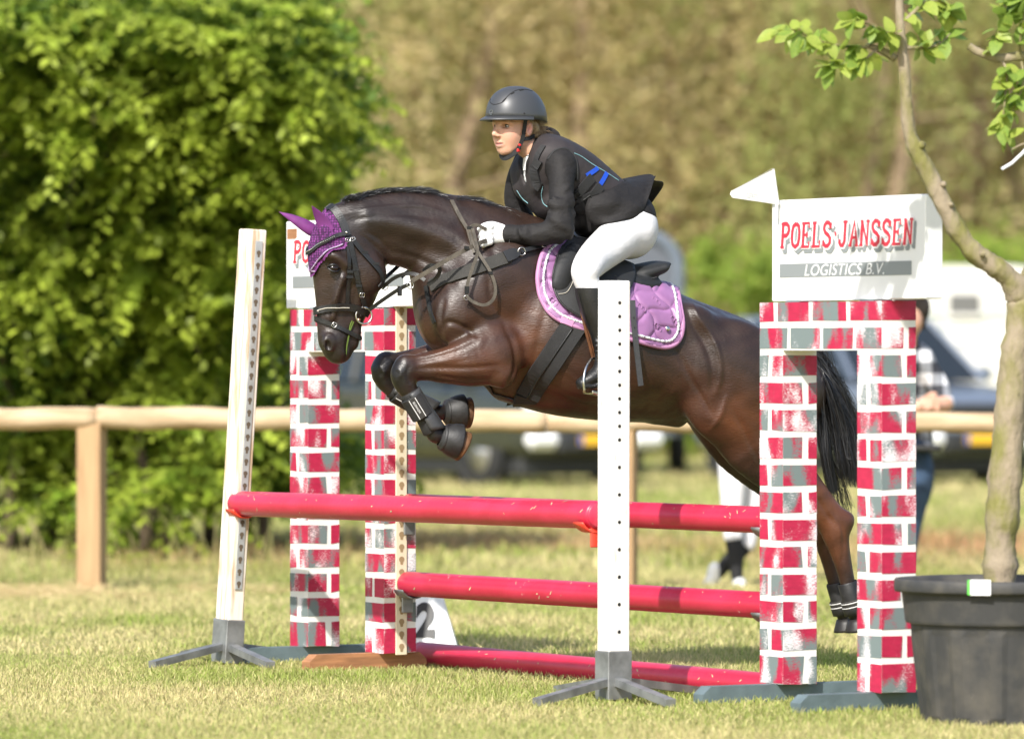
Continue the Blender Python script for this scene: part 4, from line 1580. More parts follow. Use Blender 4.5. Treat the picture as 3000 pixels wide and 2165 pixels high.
def cup(c, d, n_, mat, label, parent):
    """Pole cup: curved tray and back plate."""
    V, Q = [], []
    m = 12
    for i in range(m + 1):
        an = math.radians(205 + 130 * i / m)
        for s_ in (-.03, .045):
            V.append(c + n_ * (math.cos(an) * .070) + UP * (math.sin(an) * .066 + .002) + d * s_)
    for i in range(m):
        Q.append((2 * i, 2 * i + 1, 2 * i + 3, 2 * i + 2))
    o = MB().add(V, Q).build("pole_cup", mat, parent, smooth=True)
    md = o.modifiers.new("thickness", 'SOLIDIFY')
    md.thickness = .006
    MB().bbox(c - UP * .088 - d * .022, n_ * .055, d * .010, UP * .075, .004).build("cup_plate", mat, parent)
pd_ = (fb - fa).normalized()
cup(fa + pd_ * .035, pd_, pd_.cross(UP).normalized(), M_redcup, "", stand_l)
cup(fb - pd_ * .035, -pd_, pd_.cross(UP).normalized(), M_redcup, "", stand_r)
for a_, d_, tw in ((ua, pd_, tower_l), (ub, -pd_, tower_r), (la, pd_, tower_l), (lb, -pd_, tower_r)):
    cup(a_ + d_ * .03, d_, pd_.cross(UP).normalized(), M_galv, "", tw)

# ---------------------------------------------------------------- number marker
mk = thing("number_marker", "white pyramid fence marker with a black 2 behind the left brick-painted wing", "marker", tuple(G(1200, 1905)))
Dm = GD(1906)
b0, b1 = P(1062, 1906, Dm), P(1342, 1904, Dm)
t0, t1 = P(1112, 1742, Dm + .09), P(1296, 1742, Dm + .09)
dp = Vector((0, .30, 0))
mv = [b0, b1, b1 + dp, b0 + dp, t0, t1, t1 + Vector((0, .1, 0)), t0 + Vector((0, .1, 0))]
rb_ = P(1264, 1905, Dm - .03)
rg = t0 + (rb_ - b0) * ((1256 - 1112) / (1264 - 1062))
MB().add([b0, rb_, b1, b1 + dp, b0 + dp, t0, rg, t1, t1 + Vector((0, .1, 0)), t0 + Vector((0, .1, 0))],
         [(0, 1, 6, 5), (1, 2, 7, 6), (2, 3, 8, 7), (3, 4, 9, 8), (4, 0, 5, 9), (5, 6, 7, 8, 9), (4, 3, 2, 1, 0)]).build("shell", M_sign, mk)
fn = (rb_ - b0).cross(t0 - b0).normalized()
if fn.y > 0:
    fn = -fn
def on_plane(px, py, q, n_):
    """Point of the plane (q, n_) seen at the pixel."""
    o = Vector((0, 0, H))
    d = P(px, py, 1.0) - o
    return o + d * ((q - o).dot(n_) / d.dot(n_))
mx_ = (rb_ - b0).normalized()
mz_ = mx_.cross(-fn)
if mz_.z < 0:
    mz_ = -mz_
text_mesh("2", .170, M_black_print, on_plane(1216, 1868, b0, fn) + fn * .003, mx_, mz_, "number", mk, width=.090, bold=.045)

# ================================================================ tub and young tree
M_tub = material("black_plastic_tub", (.040, .040, .040), rough=.62, spec=.4, color2=(.085, .078, .066), vscale=9, contrast=(.45, .75), bump=.15, bscale=40, detail=10, worn=((.17, .15, .125), 22, .66, .74))
M_soil = material("potting_soil", (.05, .032, .02), rough=.95, var=.5, vscale=30, bump=1, bscale=40)
def bark_material():
    m = material("young_bark", (.27, .22, .15), rough=.85, color2=(.17, .16, .045), vscale=13, stretch=(1, 1, .5), contrast=(.40, .62), bump=1.0, bscale=38, detail=12, worn=((.075, .06, .045), 26, .62, .68))
    return m
M_bark = bark_material()
M_leaf = material("apple_leaf", (.32, .43, .07), rough=.42, spec=.4, color2=(.44, .50, .10), vscale=14, transl=.5)
M_leaf_dark = material("apple_leaf_dark", (.20, .32, .06), rough=.4, spec=.4, color2=(.30, .40, .07), vscale=14, transl=.45)
PC = P(2930, 1705, 20.87)
PC.z = 0
tub = thing("plant_tub", "large black plastic tub standing on the grass at the near corner", "plant tub", tuple(PC))
prof = [(.283, 0), (.287, .012), (.300, .13), (.318, .29), (.327, .362), (.331, .362), (.345, .366), (.348, .375), (.362, .478), (.364, .486)]
def fluted(prof, n=96, amp=.006):
    V, Q = [], []
    for r, h in prof:
        for k in range(n):
            an = 2 * math.pi * k / n
            fl = 0
            if .02 < h < .35:
                q = (an * 14 / (2 * math.pi)) % 1
                fl = amp * (1 if q < .42 else 0) * min(1, (.355 - h) / .04)
            V.append(PC + Vector(((r + fl) * math.cos(an), (r + fl) * math.sin(an), h)))
    for i in range(len(prof) - 1):
        for k in range(n):
            Q.append((i * n + k, i * n + (k + 1) % n, (i + 1) * n + (k + 1) % n, (i + 1) * n + k))
    Q.append(tuple(reversed(range(n))))
    return V, Q
V, Q = fluted(prof[:1] + [(.287, .012), (.288, .03), (.300, .13), (.318, .29), (.322, .325), (.327, .350)] + prof[4:])
MB().add(V, Q).build("wall", M_tub, tub, smooth=False)
MB().lathe(PC, [(.362, .484), (.386, .480), (.389, .488), (.389, .520), (.384, .527), (.372, .527), (.360, .520), (.352, .48)], 72, cap=False).build("rim", M_tub, tub, smooth=True)
MB().lathe(PC, [(.356, .44), (.30, .452), (.10, .468), (.01, .47)], 40).build("soil", M_soil, tub, smooth=True)
# label clipped over the rim
lp = P(2864, 1716, 20.48)
M_card = material("white_plastic_label", (.82, .82, .82), rough=.4)
M_greencard = material("green_label_edge", (.12, .55, .08), rough=.4)
lb_ = thing("plant_label", "white plant label with a green edge clipped to the tub's rim", "label", tuple(lp))
an0 = math.atan2(lp.y - PC.y, lp.x - PC.x)
tn = Vector((-math.sin(an0), math.cos(an0), 0))
if tn.x < 0:
    tn = -tn
on_ = Vector((math.cos(an0), math.sin(an0), 0))
lc_ = PC + on_ * .3925 + UP * .507
MB().bbox(lc_ + tn * .008, tn * .075, on_ * .003, UP * .056, .0012).build("card", M_card, lb_)
MB().bbox(lc_ - tn * .035, tn * .010, on_ * .0032, UP * .054, .0012).build("edge_strip", M_greencard, lb_)
MB().bbox(lc_ - tn * .0235 + on_ * .0005, tn * .009, on_ * .0032, UP * .05, .0012).build("edge_strip", material("pale_label", (.70, .82, .72), rough=.4), lb_)

tree = thing("young_tree", "young tree with a crooked mossy trunk growing from the black tub", "tree", tuple(PC + UP * .46))
DT = 20.87
def tw(px, py, dd=0.0):
    return P(px, py, DT + dd)
trunk_c = [(2928, 1740, 0, 52), (2928, 1700, 0, 50), (2930, 1600, 0, 48), (2938, 1480, 0, 49), (2950, 1330, 0, 48), (2962, 1180, .0, 46), (2975, 1040, .0, 44), (2990, 930, 0, 43), (2990, 870, 0, 42),
           (2955, 815, -.03, 33), (2905, 775, -.05, 31), (2850, 735, -.06, 29), (2800, 665, -.07, 27), (2757, 585, -.08, 26), (2722, 510, -.08, 26), (2690, 452, -.09, 24), (2664, 385, -.09, 20), (2656, 300, -.1, 17), (2650, 205, -.1, 16),
           (2642, 130, -.1, 15), (2636, 40, -.1, 12), (2634, -60, -.1, 10), (2630, -200, -.1, 8)]
S = spline([(*tw(a, b, c_), r / 799.0) for a, b, c_, r in trunk_c], 6)
rk = np.random.default_rng(3)
rad = [q[3] * (1 + .05 * math.sin(i * .9) + .035 * rk.normal()) for i, q in enumerate(S)]
mb = MB().tube([Vector(q[:3]) for q in S], rad, 18)
# uneven bark: ridges and dents on the trunk's surface
bv = np.array(mb.v)
nr_ = len(bv) // 18
cen = bv.reshape(nr_, 18, 3).mean(1)
rdir = bv.reshape(nr_, 18, 3) - cen[:, None]
rl = np.linalg.norm(rdir, axis=2, keepdims=True)
ii, jj = np.meshgrid(np.arange(nr_), np.arange(18), indexing='ij')
rough_ = (vnoise(ii * .9, jj * .8, 40) - .5) * .10 + (vnoise(ii * .33, jj * .35, 41) - .5) * .12 + rk.normal(size=ii.shape) * .018
mb.v = [tuple(p) for p in (cen[:, None] + rdir * (1 + rough_[:, :, None])).reshape(-1, 3)]
trk = mb.build("trunk", M_bark, tree, smooth=True)
def limb(pts, r0, r1, name="branch"):
    S = spline([tuple(tw(*p)) for p in pts], 6)
    m = len(S)
    MB().tube([Vector(q) for q in S], [r0 + (r1 - r0) * i / (m - 1) for i in range(m)], 9).build(name, M_bark, tree, smooth=True)
    return S
limb([(2988, 900, 0), (3030, 800, .02), (3090, 650, .05), (3150, 450, .1), (3180, 200, .1), (3190, -100, .1)], .052, .02)
limb([(2622, 172, -.1), (2585, 150, -.12), (2548, 136, -.14)], .015, .0115)
twigs = []
twigs.append(limb([(2556, 138, -.14), (2500, 140, -.16), (2430, 128, -.2), (2370, 108, -.2), (2315, 85, -.2)], .006, .002, "twig"))
twigs.append(limb([(2640, 115, -.1), (2600, 95, -.14), (2540, 70, -.18), (2490, 62, -.2)], .007, .002, "twig"))
twigs.append(limb([(2570, 145, -.14), (2530, 175, -.16), (2480, 190, -.18), (2440, 195, -.2)], .005, .002, "twig"))
twigs.append(limb([(2652, 142, -.1), (2700, 140, -.06), (2745, 132, -.04), (2785, 100, 0)], .008, .003, "twig"))
twigs.append(limb([(2655, 60, -.1), (2680, 35, -.08), (2715, 5, -.06), (2760, 8, -.03), (2795, 40, 0)], .009, .003, "twig"))
limb([(2838, 136, .05), (2870, 155, .05), (2925, 172, .05), (3000, 166, .06), (3080, 180, .1), (3150, 230, .1)], .014, .022)
twigs.append(limb([(2900, 165, .05), (2925, 100, .02), (2940, 40, 0), (2950, -30, 0)], .007, .002, "twig"))
twigs.append(limb([(2930, 172, .05), (2950, 210, .03), (2945, 280, 0), (2940, 340, -.02), (2945, 400, -.02)], .006, .002, "twig"))
twigs.append(limb([(2990, 170, .06), (3000, 230, .03), (2985, 285, 0), (2965, 330, 0)], .006, .002, "twig"))
twigs.append(limb([(2990, 168, .06), (2990, 110, .02), (3000, 50, 0), (2985, 0, 0)], .006, .002, "twig"))
twigs.append(limb([(3150, 480, .1), (3080, 430, .02), (3010, 420, -.04), (2960, 440, -.05)], .009, .002, "twig"))
# knots
for (px, py, r_) in ((2698, 425, .016), (2764, 540, .012), (2786, 600, .01), (2660, 275, .008), (2880, 745, .01)):
    p = tw(px, py, -.11)
    MB().lathe(p, [(r_, -.01), (r_ * .9, .004), (r_ * .45, .010)], 9, Vector((rk.normal() * .5, -1, rk.normal() * .4 + .3))).build("knot", M_bark, tree, smooth=True)
# tie
MB().tube([tw(2935, 496, -.12), tw(2965, 478, -.12), tw(3000, 445, -.12), tw(3040, 400, -.1)], .0055, 6).build("tie", material("white_tie", (.75, .78, .82), rough=.4), tree)
# leaves: one object each, shared meshes
leaf_meshes = []
for q in range(4):
    me = bpy.data.meshes.new("leaf")
    V, Fq = [], []
    m = 7
    for i in range(m + 1):
        t_ = i / m
        wd = .30 * math.sin(math.pi * min(1, t_ ** .8)) ** .8 + .004
        bend = -.16 * t_ * t_ - .05 * q * t_
        fold = .10 + .03 * q
        V += [(t_, -wd, bend + fold * wd), (t_, 0, bend), (t_, wd, bend + fold * wd)]
    for i in range(m):
        for k in range(2):
            a = i * 3 + k
            Fq.append((a, a + 1, a + 4, a + 3))
    me.from_pydata(V, [], Fq)
    me.polygons.foreach_set("use_smooth", [True] * len(Fq))
    me.materials.append(M_leaf if q % 2 == 0 else M_leaf_dark)
    leaf_meshes.append(me)
def add_leaf(p, dirv, ln, q):
    o = bpy.data.objects.new("leaf", leaf_meshes[q % 4])
    col_link(o)
    d = Vector(dirv).normalized()
    z = Vector((rk.normal() * .6, -.5 + rk.normal() * .4, 1)).normalized()
    y = z.cross(d)
    if y.length < .1:
        y = d.orthogonal()
    y.normalize()
    z = d.cross(y)
    M = Matrix((d * ln, y * ln, z * ln)).transposed().to_4x4()
    M.translation = p
    o.parent = tree
    o.matrix_parent_inverse = Matrix.Translation(-Vector(tree.location))
    o.matrix_basis = M
nleaf = 0
for S in twigs:
    m = len(S)
    k = 0
    for i in range(3, m):
        for r_ in range(2 if i < m - 3 else 3):
            if nleaf >= 290 or rk.random() < .22:
                continue
            tdir = Vector(S[min(i + 1, m - 1)]) - Vector(S[max(i - 1, 0)])
            tdir.normalize()
            d = tdir * .6 + Vector((rk.normal(), rk.normal() * .8, rk.normal() * .8 - .25)).normalized()
            add_leaf(Vector(S[i]) + Vector(rk.normal(size=3)) * .006, d, .055 + .035 * rk.random(), int(rk.integers(4)))
            nleaf += 1
for cx, cy, n_, sp in ((2330, 95, 16, 34), (2360, 130, 10, 40), (2540, 75, 12, 40), (2430, 165, 10, 40), (2760, 120, 14, 30), (2770, 170, 8, 28), (2925, 70, 18, 45), (2955, 215, 12, 30), (2935, 300, 10, 26), (2945, 385, 10, 26), (2870, 60, 8, 30)):
    for i in range(n_):
        if nleaf >= 298:
            break
        p = tw(cx + rk.normal() * sp, cy + rk.normal() * sp * .6, rk.normal() * .06 - .05)
        add_leaf(p, Vector((rk.normal(), rk.normal() * .7, rk.normal() * .6 - .5)), .06 + .035 * rk.random(), int(rk.integers(4)))
        nleaf += 1

# coat: near-black brown with a red-brown flank; hair grain runs along the body
def coat_material():
    m = material("dark_bay_coat", (1, 1, 1), rough=.4, spec=.5, attr="tint")
    nt = m.node_tree
    N, L = nt.nodes, nt.links
    bs = N["Principled BSDF"]
    tc = N.new("ShaderNodeTexCoord")
    mp = N.new("ShaderNodeMapping")
    mp.inputs["Rotation"].default_value = (0, math.radians(-18), 0)
    mp.inputs["Scale"].default_value = (55, 120, 260)
    L.new(tc.outputs["Object"], mp.inputs[0])
    nz = N.new("ShaderNodeTexNoise")
    nz.inputs["Scale"].default_value = 1.0
    nz.inputs["Detail"].default_value = 3
    L.new(mp.outputs[0], nz.inputs["Vector"])
    n2 = N.new("ShaderNodeTexNoise")
    n2.inputs["Scale"].default_value = 14.0
    n2.inputs["Detail"].default_value = 3
    L.new(tc.outputs["Object"], n2.inputs["Vector"])
    ad = N.new("ShaderNodeMath")
    ad.operation = 'MULTIPLY_ADD'
    ad.inputs[1].default_value = 2.2
    L.new(n2.outputs["Fac"], ad.inputs[0])
    L.new(nz.outputs["Fac"], ad.inputs[2])
    bp = N.new("ShaderNodeBump")
    bp.inputs["Strength"].default_value = .30
    bp.inputs["Distance"].default_value = .006
    L.new(ad.outputs[0], bp.inputs["Height"])
    L.new(bp.outputs[0], bs.inputs["Normal"])
    mr = N.new("ShaderNodeMapRange")
    mr.inputs[1].default_value = .3
    mr.inputs[2].default_value = .7
    mr.inputs[3].default_value = .31
    mr.inputs[4].default_value = .50
    L.new(n2.outputs["Fac"], mr.inputs[0])
    L.new(mr.outputs[0], bs.inputs["Roughness"])
    return m

M_coat = coat_material()
M_black_hair = material("black_horse_hair", (.012, .011, .011), rough=.38, spec=.6, var=.5, vscale=30)
M_hoof = material("hoof_horn", (.16, .075, .03), rough=.6, var=.6, vscale=25, bump=.3)
M_leather = material("black_leather", (.014, .014, .014), rough=.42, spec=.5, bump=.12, bscale=240, var=.3, vscale=40)
M_leather_worn = material("worn_grey_leather", (.10, .085, .065), rough=.6, var=.45, vscale=30, bump=.2, bscale=160)
M_band = material("charcoal_webbing", (.034, .032, .028), rough=.8, var=.25, vscale=20, bump=.3, bscale=300)
M_steel = material("polished_steel", (.62, .60, .57), rough=.22, metal=1.0)
M_copper = material("copper_bit", (.62, .33, .18), rough=.3, metal=1.0)
M_stitch = material("cream_stitching", (.45, .42, .36), rough=.8)
M_brown_leather = material("brown_leather", (.13, .05, .02), rough=.5, var=.4, vscale=30)

horse = thing("horse", "dark bay horse jumping over the red poles with its forelegs tucked up", "horse", tuple(G(1750, 1960)))

# ---------------------------------------------------------------- body
lo = (-1.02, -.42, .02)
hi = (2.12, .42, 2.12)
sd = SDF(lo, hi, .0072)
# trunk
loft(sd, [((1318, 820), (1300, 1000), .135), ((1360, 762), (1335, 1035), .185), ((1440, 690), (1400, 1095), .205),
          ((1580, 672), (1500, 1158), .235), ((1715, 745), (1625, 1190), .285), ((1860, 805), (1770, 1212), .295),
          ((1985, 862), (1915, 1216), .28), ((2110, 912), (2075, 1235), .265), ((2210, 962), (2175, 1290), .245),
          ((2280, 1000), (2262, 1300), .195), ((2330, 1050), (2325, 1240), .11)], k=.05)
# narrow withers
sd.chain([HL(1480, 660), HL(1580, 695), HL(1700, 765)], [(.055, .05), (.06, .05), (.05, .07)], k=.10)
# neck
loft(sd, [((1548, 652), (1330, 985), .165), ((1450, 608), (1278, 905), .135), ((1352, 586), (1236, 815), .105),
          ((1240, 566), (1196, 790), .088), ((1130, 568), (1148, 772), .078), ((1050, 586), (1100, 752), .075)], k=.07)
# crest ridge
sd.chain([HL(1500, 666), HL(1370, 622), HL(1240, 598), HL(1120, 598), HL(1025, 618)], [.03, .03, .028, .026, .03], k=.05)
# neck muscle planes: long strap muscle and jugular groove
for sg in (-1, 1):
    sd.chain([HL(1080, 640, .05 * sg), HL(1200, 665, .075 * sg), HL(1330, 710, .10 * sg), HL(1430, 800, .14 * sg)], [.03, .035, .045, .05], k=.05)
    sd.chain([HL(1150, 742, .085 * sg), HL(1240, 785, .125 * sg), HL(1290, 850, .165 * sg)], [.010, .012, .005], k=.05, op='sub')
    # shoulder blade and arm
    sd.ell(HL(1425, 850, .165 * sg), (.25, .07, .12), math.radians(42), k=.09)
    sd.ell(HL(1345, 925, .15 * sg), (.10, .08, .12), math.radians(0), k=.05)
    sd.ell(HL(1272, 940, .06 * sg), (.062, .065, .10), math.radians(8), k=.03)
    sd.ell(HL(1455, 1020, .205 * sg), (.13, .06, .10), math.radians(-20), k=.04)
    # groove behind the arm, breast groove, flank hollow, hip point, stifle
    sd.chain([HL(1498, 1150, .25 * sg), HL(1545, 1040, .29 * sg), HL(1560, 920, .30 * sg)], [.026, .028, .018], k=.05, op='sub')
    sd.chain([HL(1290, 1005, .215 * sg), HL(1350, 985, .25 * sg), HL(1410, 955, .265 * sg)], [.014, .018, .012], k=.04, op='sub')
    sd.ell(HL(1985, 1010, .30 * sg), (.11, .035, .15), math.radians(20), k=.08, op='sub')
    sd.ell(HL(2035, 935, .20 * sg), (.07, .055, .05), 0, k=.07)
    sd.ell(HL(2160, 1090, .19 * sg), (.24, .085, .20), math.radians(-30), k=.07)
    sd.ell(HL(2270, 1140, .13 * sg), (.13, .09, .19), math.radians(-15), k=.07)
    sd.ell(HL(2085, 1225, .18 * sg), (.11, .06, .08), math.radians(-40), k=.09)
    sd.chain([HL(2010, 905, .27 * sg), HL(2075, 1000, .30 * sg), HL(2120, 1100, .31 * sg), HL(2110, 1190, .30 * sg)], [.010, .013, .013, .01], k=.05, op='sub')
    # rib cage swell
    sd.ell(HL(1740, 1010, .19 * sg), (.30, .11, .23), math.radians(-14), k=.08)
# belly line
sd.chain([HL(1480, 1140), HL(1640, 1180), HL(1850, 1202), HL(1980, 1210)], [(.045, .10), (.05, .12), (.04, .11), (.03, .07)], k=.07)
sd.chain([HL(1925, 1212), HL(1985, 1232)], [.03, .022], k=.05)

# ---------------------------------------------------------------- head
loft(sd, [((935, 655), (1085, 690), .062), ((912, 705), (1110, 770), .086), ((918, 770), (1118, 812), .088),
          ((922, 830), (1106, 850), .076), ((926, 890), (1082, 885), .058), ((929, 940), (1062, 925), .05),
          ((933, 990), (1044, 968), .05), ((948, 1032), (1032, 1008), .047)], k=.03, dense=4)
sd.chain([HL(978, 1000), HL(990, 1030)], [(.052, .056), (.036, .045)], k=.03)          # upper lip and muzzle
sd.chain([HL(1040, 975), HL(1034, 1008)], [(.022, .04), (.022, .032)], k=.022)            # lower lip
for sg in (-1, 1):
    sd.ell(HL(1080, 800, .05 * sg), (.075, .045, .085), math.radians(10), k=.03)           # jowl
    sd.chain([HL(945, 745, .07 * sg), HL(985, 752, .088 * sg), HL(1015, 775, .088 * sg)], [.009, .012, .009], k=.035)   # brow
    sd.chain([HL(1005, 815, .086 * sg), HL(985, 870, .068 * sg), HL(975, 930, .05 * sg)], [.006, .006, .005], k=.03)  # cheek crest
    sd.ell(HL(978, 786, .108 * sg), (.026, .020, .019), math.radians(-15), k=.018, op='sub')  # eye socket
    sd.chain([HL(948, 830, .078 * sg), HL(952, 900, .06 * sg)], [.016, .014], k=.04, op='sub')
    sd.chain([HL(1030, 850, .095 * sg), HL(1030, 920, .075 * sg)], [.012, .012], k=.04, op='sub')
    sd.ell(HL(961, 1006, .05 * sg), (.024, .018, .036), math.radians(8), k=.02)            # nostril rim
    sd.ell(HL(963, 1014, .067 * sg), (.0125, .022, .024), math.radians(12), k=.008, op='sub')
    sd.chain([HL(1045, 948, .05 * sg), HL(1018, 1000, .052 * sg), HL(1010, 1050, .03 * sg)], [.004, .0045, .004], k=.012, op='sub')  # mouth line
    sd.chain([HL(960, 700, .045 * sg), HL(950, 672, .05 * sg)], [.024, .02], k=.03)         # ear root

# ---------------------------------------------------------------- legs
def fore(pts, side, k=.035):
    P_, R_ = [], []
    for px, py, l, r in pts:
        P_.append(HL(px, py, l))
        R_.append(r if hasattr(r, '__len__') else (r, r))
    sd.chain(P_, R_, k=k, dense=4)

# near fore: forearm, knee, cannon, pastern
fore([(1450, 1045, .215, (.112, .072)), (1395, 1058, .21, (.10, .074)), (1320, 1068, .19, (.076, .064)),
      (1245, 1074, .17, (.058, .05)), (1196, 1082, .165, (.052, .046))], 1, .03)
fore([(1188, 1072, .165, (.047, .046)), (1178, 1098, .165, (.048, .047)), (1188, 1128, .165, (.044, .042)),
      (1206, 1160, .165, (.031, .029))], 1, .02)
fore([(1206, 1160, .165, .030), (1240, 1214, .165, .028), (1264, 1250, .165, .031), (1276, 1272, .165, .037),
      (1296, 1276, .165, .031), (1318, 1266, .165, .034)], 1, .02)
sd.chain([HL(1395, 1010, .225), HL(1330, 1036, .225), HL(1270, 1054, .205)], [.04, .03, .018], k=.025)
sd.chain([HL(1440, 1095, .17), HL(1370, 1105, .175), HL(1290, 1098, .17)], [.04, .03, .018], k=.035)
sd.ell(HL(1470, 1098, .225), (.062, .055, .055), 0, k=.02)
# off fore
fore([(1400, 1020, -.165, (.10, .07)), (1330, 1040, -.165, (.085, .065)), (1250, 1058, -.165, (.066, .055)),
      (1180, 1068, -.165, (.055, .05)), (1130, 1076, -.165, (.053, .046))], -1, .05)
fore([(1132, 1064, -.165, (.048, .046)), (1122, 1088, -.165, (.048, .047)), (1130, 1116, -.165, (.043, .042)),
      (1150, 1140, -.165, (.031, .029))], -1, .02)
fore([(1150, 1140, -.165, .030), (1200, 1172, -.165, .028), (1246, 1196, -.165, .031), (1270, 1208, -.165, .037),
      (1300, 1208, -.165, .031), (1322, 1200, -.165, .034)], -1, .02)
# hind legs: thigh, gaskin, hock, cannon, pastern
for dx, l in ((0, .15), (-34, -.15)):
    fore([(2180 + dx, 1150, l, (.20, .10)), (2200 + dx, 1260, l, (.165, .095)), (2255 + dx, 1345, l, (.125, .08)),
          (2330 + dx, 1425, l, (.088, .062)), (2405 + dx, 1500, l, (.062, .047)), (2446 + dx, 1548, l, (.056, .042))], 1, .07)
    fore([(2446 + dx, 1536, l, (.05, .04)), (2450 + dx, 1572, l, (.054, .042)), (2462 + dx, 1620, l, (.043, .036)),
          (2476 + dx, 1680, l, (.036, .03)), (2490 + dx, 1740, l, (.033, .029)), (2500 + dx, 1778, l, (.040, .036)),
          (2508 + dx, 1800, l, (.034, .032)), (2516 + dx, 1822, l, (.034, .034))], 1, .03)
    sd.ell(HL(2478 + dx, 1530, l), (.026, .024, .04), math.radians(-30), k=.03)
    sd.chain([HL(2280 + dx, 1300, l), HL(2350 + dx, 1390, l), HL(2430 + dx, 1480, l), HL(2474 + dx, 1525, l)], [.06, .05, .028, .022], k=.05)

body = sdf_obj(sd, "body", M_coat, horse)
del sd
# surface modelling: veins, tendons and muscle edges pressed into or raised from the skin
def carve(o, lines):
    me = o.data
    n = len(me.vertices)
    c_ = np.empty(n * 3, dtype=np.float32)
    me.vertices.foreach_get("co", c_)
    c_ = c_.reshape(-1, 3)
    nn = np.empty(n * 3, dtype=np.float32)
    me.vertices.foreach_get("normal", nn)
    nn = nn.reshape(-1, 3)
    a_ = (c_[:, 0] - CX) * _c + (c_[:, 1] - CD) * _s
    l_ = (c_[:, 0] - CX) * _s - (c_[:, 1] - CD) * _c
    W_ = to_world(np.stack([a_, np.abs(l_), c_[:, 2]], 1))
    x = 1500 + W_[:, 0] / W_[:, 1] * F
    y = HY - (W_[:, 2] - H) / W_[:, 1] * F
    acc = np.zeros(n)
    for pts, wd, hh in lines:
        S = spline([(float(u), float(v)) for u, v in pts], 6)
        m = (x > S[:, 0].min() - 4 * wd) & (x < S[:, 0].max() + 4 * wd) & (y > S[:, 1].min() - 4 * wd) & (y < S[:, 1].max() + 4 * wd)
        if not m.any():
            continue
        d2 = np.full(m.sum(), 1e9)
        tt = np.zeros(m.sum())
        for i in range(len(S) - 1):
            p, q = S[i], S[i + 1]
            e = q - p
            t = np.clip(((x[m] - p[0]) * e[0] + (y[m] - p[1]) * e[1]) / max(e @ e, 1e-6), 0, 1)
            dd = (x[m] - p[0] - t * e[0]) ** 2 + (y[m] - p[1] - t * e[1]) ** 2
            k = dd < d2
            d2 = np.where(k, dd, d2)
            tt = np.where(k, (i + t) / (len(S) - 1), tt)
        acc[m] += hh * np.exp(-d2 / wd ** 2) * np.sin(np.pi * np.clip(tt * .9 + .05, 0, 1)) ** .5
    c_ += nn * acc[:, None]
    me.vertices.foreach_set("co", c_.ravel())
    me.update()
carve(body, [
    ([(1400, 1000), (1340, 1028), (1260, 1050), (1215, 1058)], 7, -.006), ([(1460, 1070), (1380, 1078), (1290, 1078), (1225, 1080)], 7, -.007),
    ([(1440, 1110), (1360, 1112), (1280, 1100)], 6, -.005), ([(1330, 1020), (1270, 1040), (1205, 1052)], 4, .003), ([(1390, 1040), (1310, 1058), (1240, 1066)], 4, .003),
    ([(1160, 1075), (1175, 1092), (1165, 1115)], 6, .004), ([(1200, 1068), (1192, 1095), (1202, 1120)], 5, -.004),
    ([(1490, 1130), (1512, 1075), (1505, 1010), (1480, 960)], 9, -.010), ([(1400, 985), (1350, 955), (1312, 945), (1292, 970)], 8, -.010), ([(1300, 880), (1290, 930), (1296, 985)], 8, -.010), ([(1480, 950), (1440, 880), (1430, 800)], 10, -.006),
    ([(1000, 628), (1090, 612), (1180, 604), (1240, 606), (1300, 622)], 6, .005), ([(1010, 650), (1100, 634), (1190, 628), (1260, 640)], 7, -.005),
    ([(1060, 690), (1095, 720), (1125, 755)], 6, -.005), ([(1075, 680), (1115, 705), (1150, 745)], 6, -.004), ([(1160, 740), (1230, 760), (1300, 800), (1340, 850)], 9, -.006),
    ([(1250, 660), (1330, 700), (1390, 760)], 10, -.004), ([(1350, 640), (1420, 700), (1460, 770)], 12, -.004),
    ([(2030, 890), (2050, 935), (2085, 985), (2108, 1040), (2112, 1100), (2100, 1150)], 6, .007), ([(2012, 900), (2030, 950), (2065, 1010), (2085, 1070), (2085, 1140)], 9, -.008),
    ([(1985, 1030), (2020, 1100), (2060, 1170), (2085, 1215)], 9, -.009), ([(2130, 1160), (2110, 1220), (2080, 1260)], 8, .006), ([(2150, 1200), (2200, 1300), (2240, 1380)], 10, -.006),
    ([(1600, 900), (1580, 990), (1560, 1080)], 12, -.004), ([(1640, 1080), (1720, 1130), (1820, 1160), (1930, 1175)], 5, .003), ([(1760, 960), (1750, 1060), (1740, 1130)], 14, -.003), ([(1830, 1000), (1825, 1080), (1815, 1150)], 14, -.003), ([(1900, 1010), (1900, 1090), (1885, 1160)], 14, -.003),
    ([(1000, 830), (985, 870), (962, 905), (952, 950)], 4, .003), ([(1015, 845), (1000, 890), (985, 940)], 5, -.003), ([(940, 985), (955, 975), (975, 985), (985, 1010)], 4, .003), ([(1060, 800), (1045, 850), (1035, 900)], 6, -.003),
    ([(2420, 1490), (2455, 1530), (2462, 1570)], 6, .004), ([(2440, 1500), (2470, 1560), (2470, 1640)], 5, -.005), ([(2430, 1580), (2445, 1650), (2462, 1720)], 5, -.004), ([(2330, 1380), (2400, 1470), (2440, 1530)], 7, -.006),
])
BV = BVHTree.FromPolygons([tuple(v.co) for v in body.data.vertices], [tuple(p.vertices) for p in body.data.polygons])

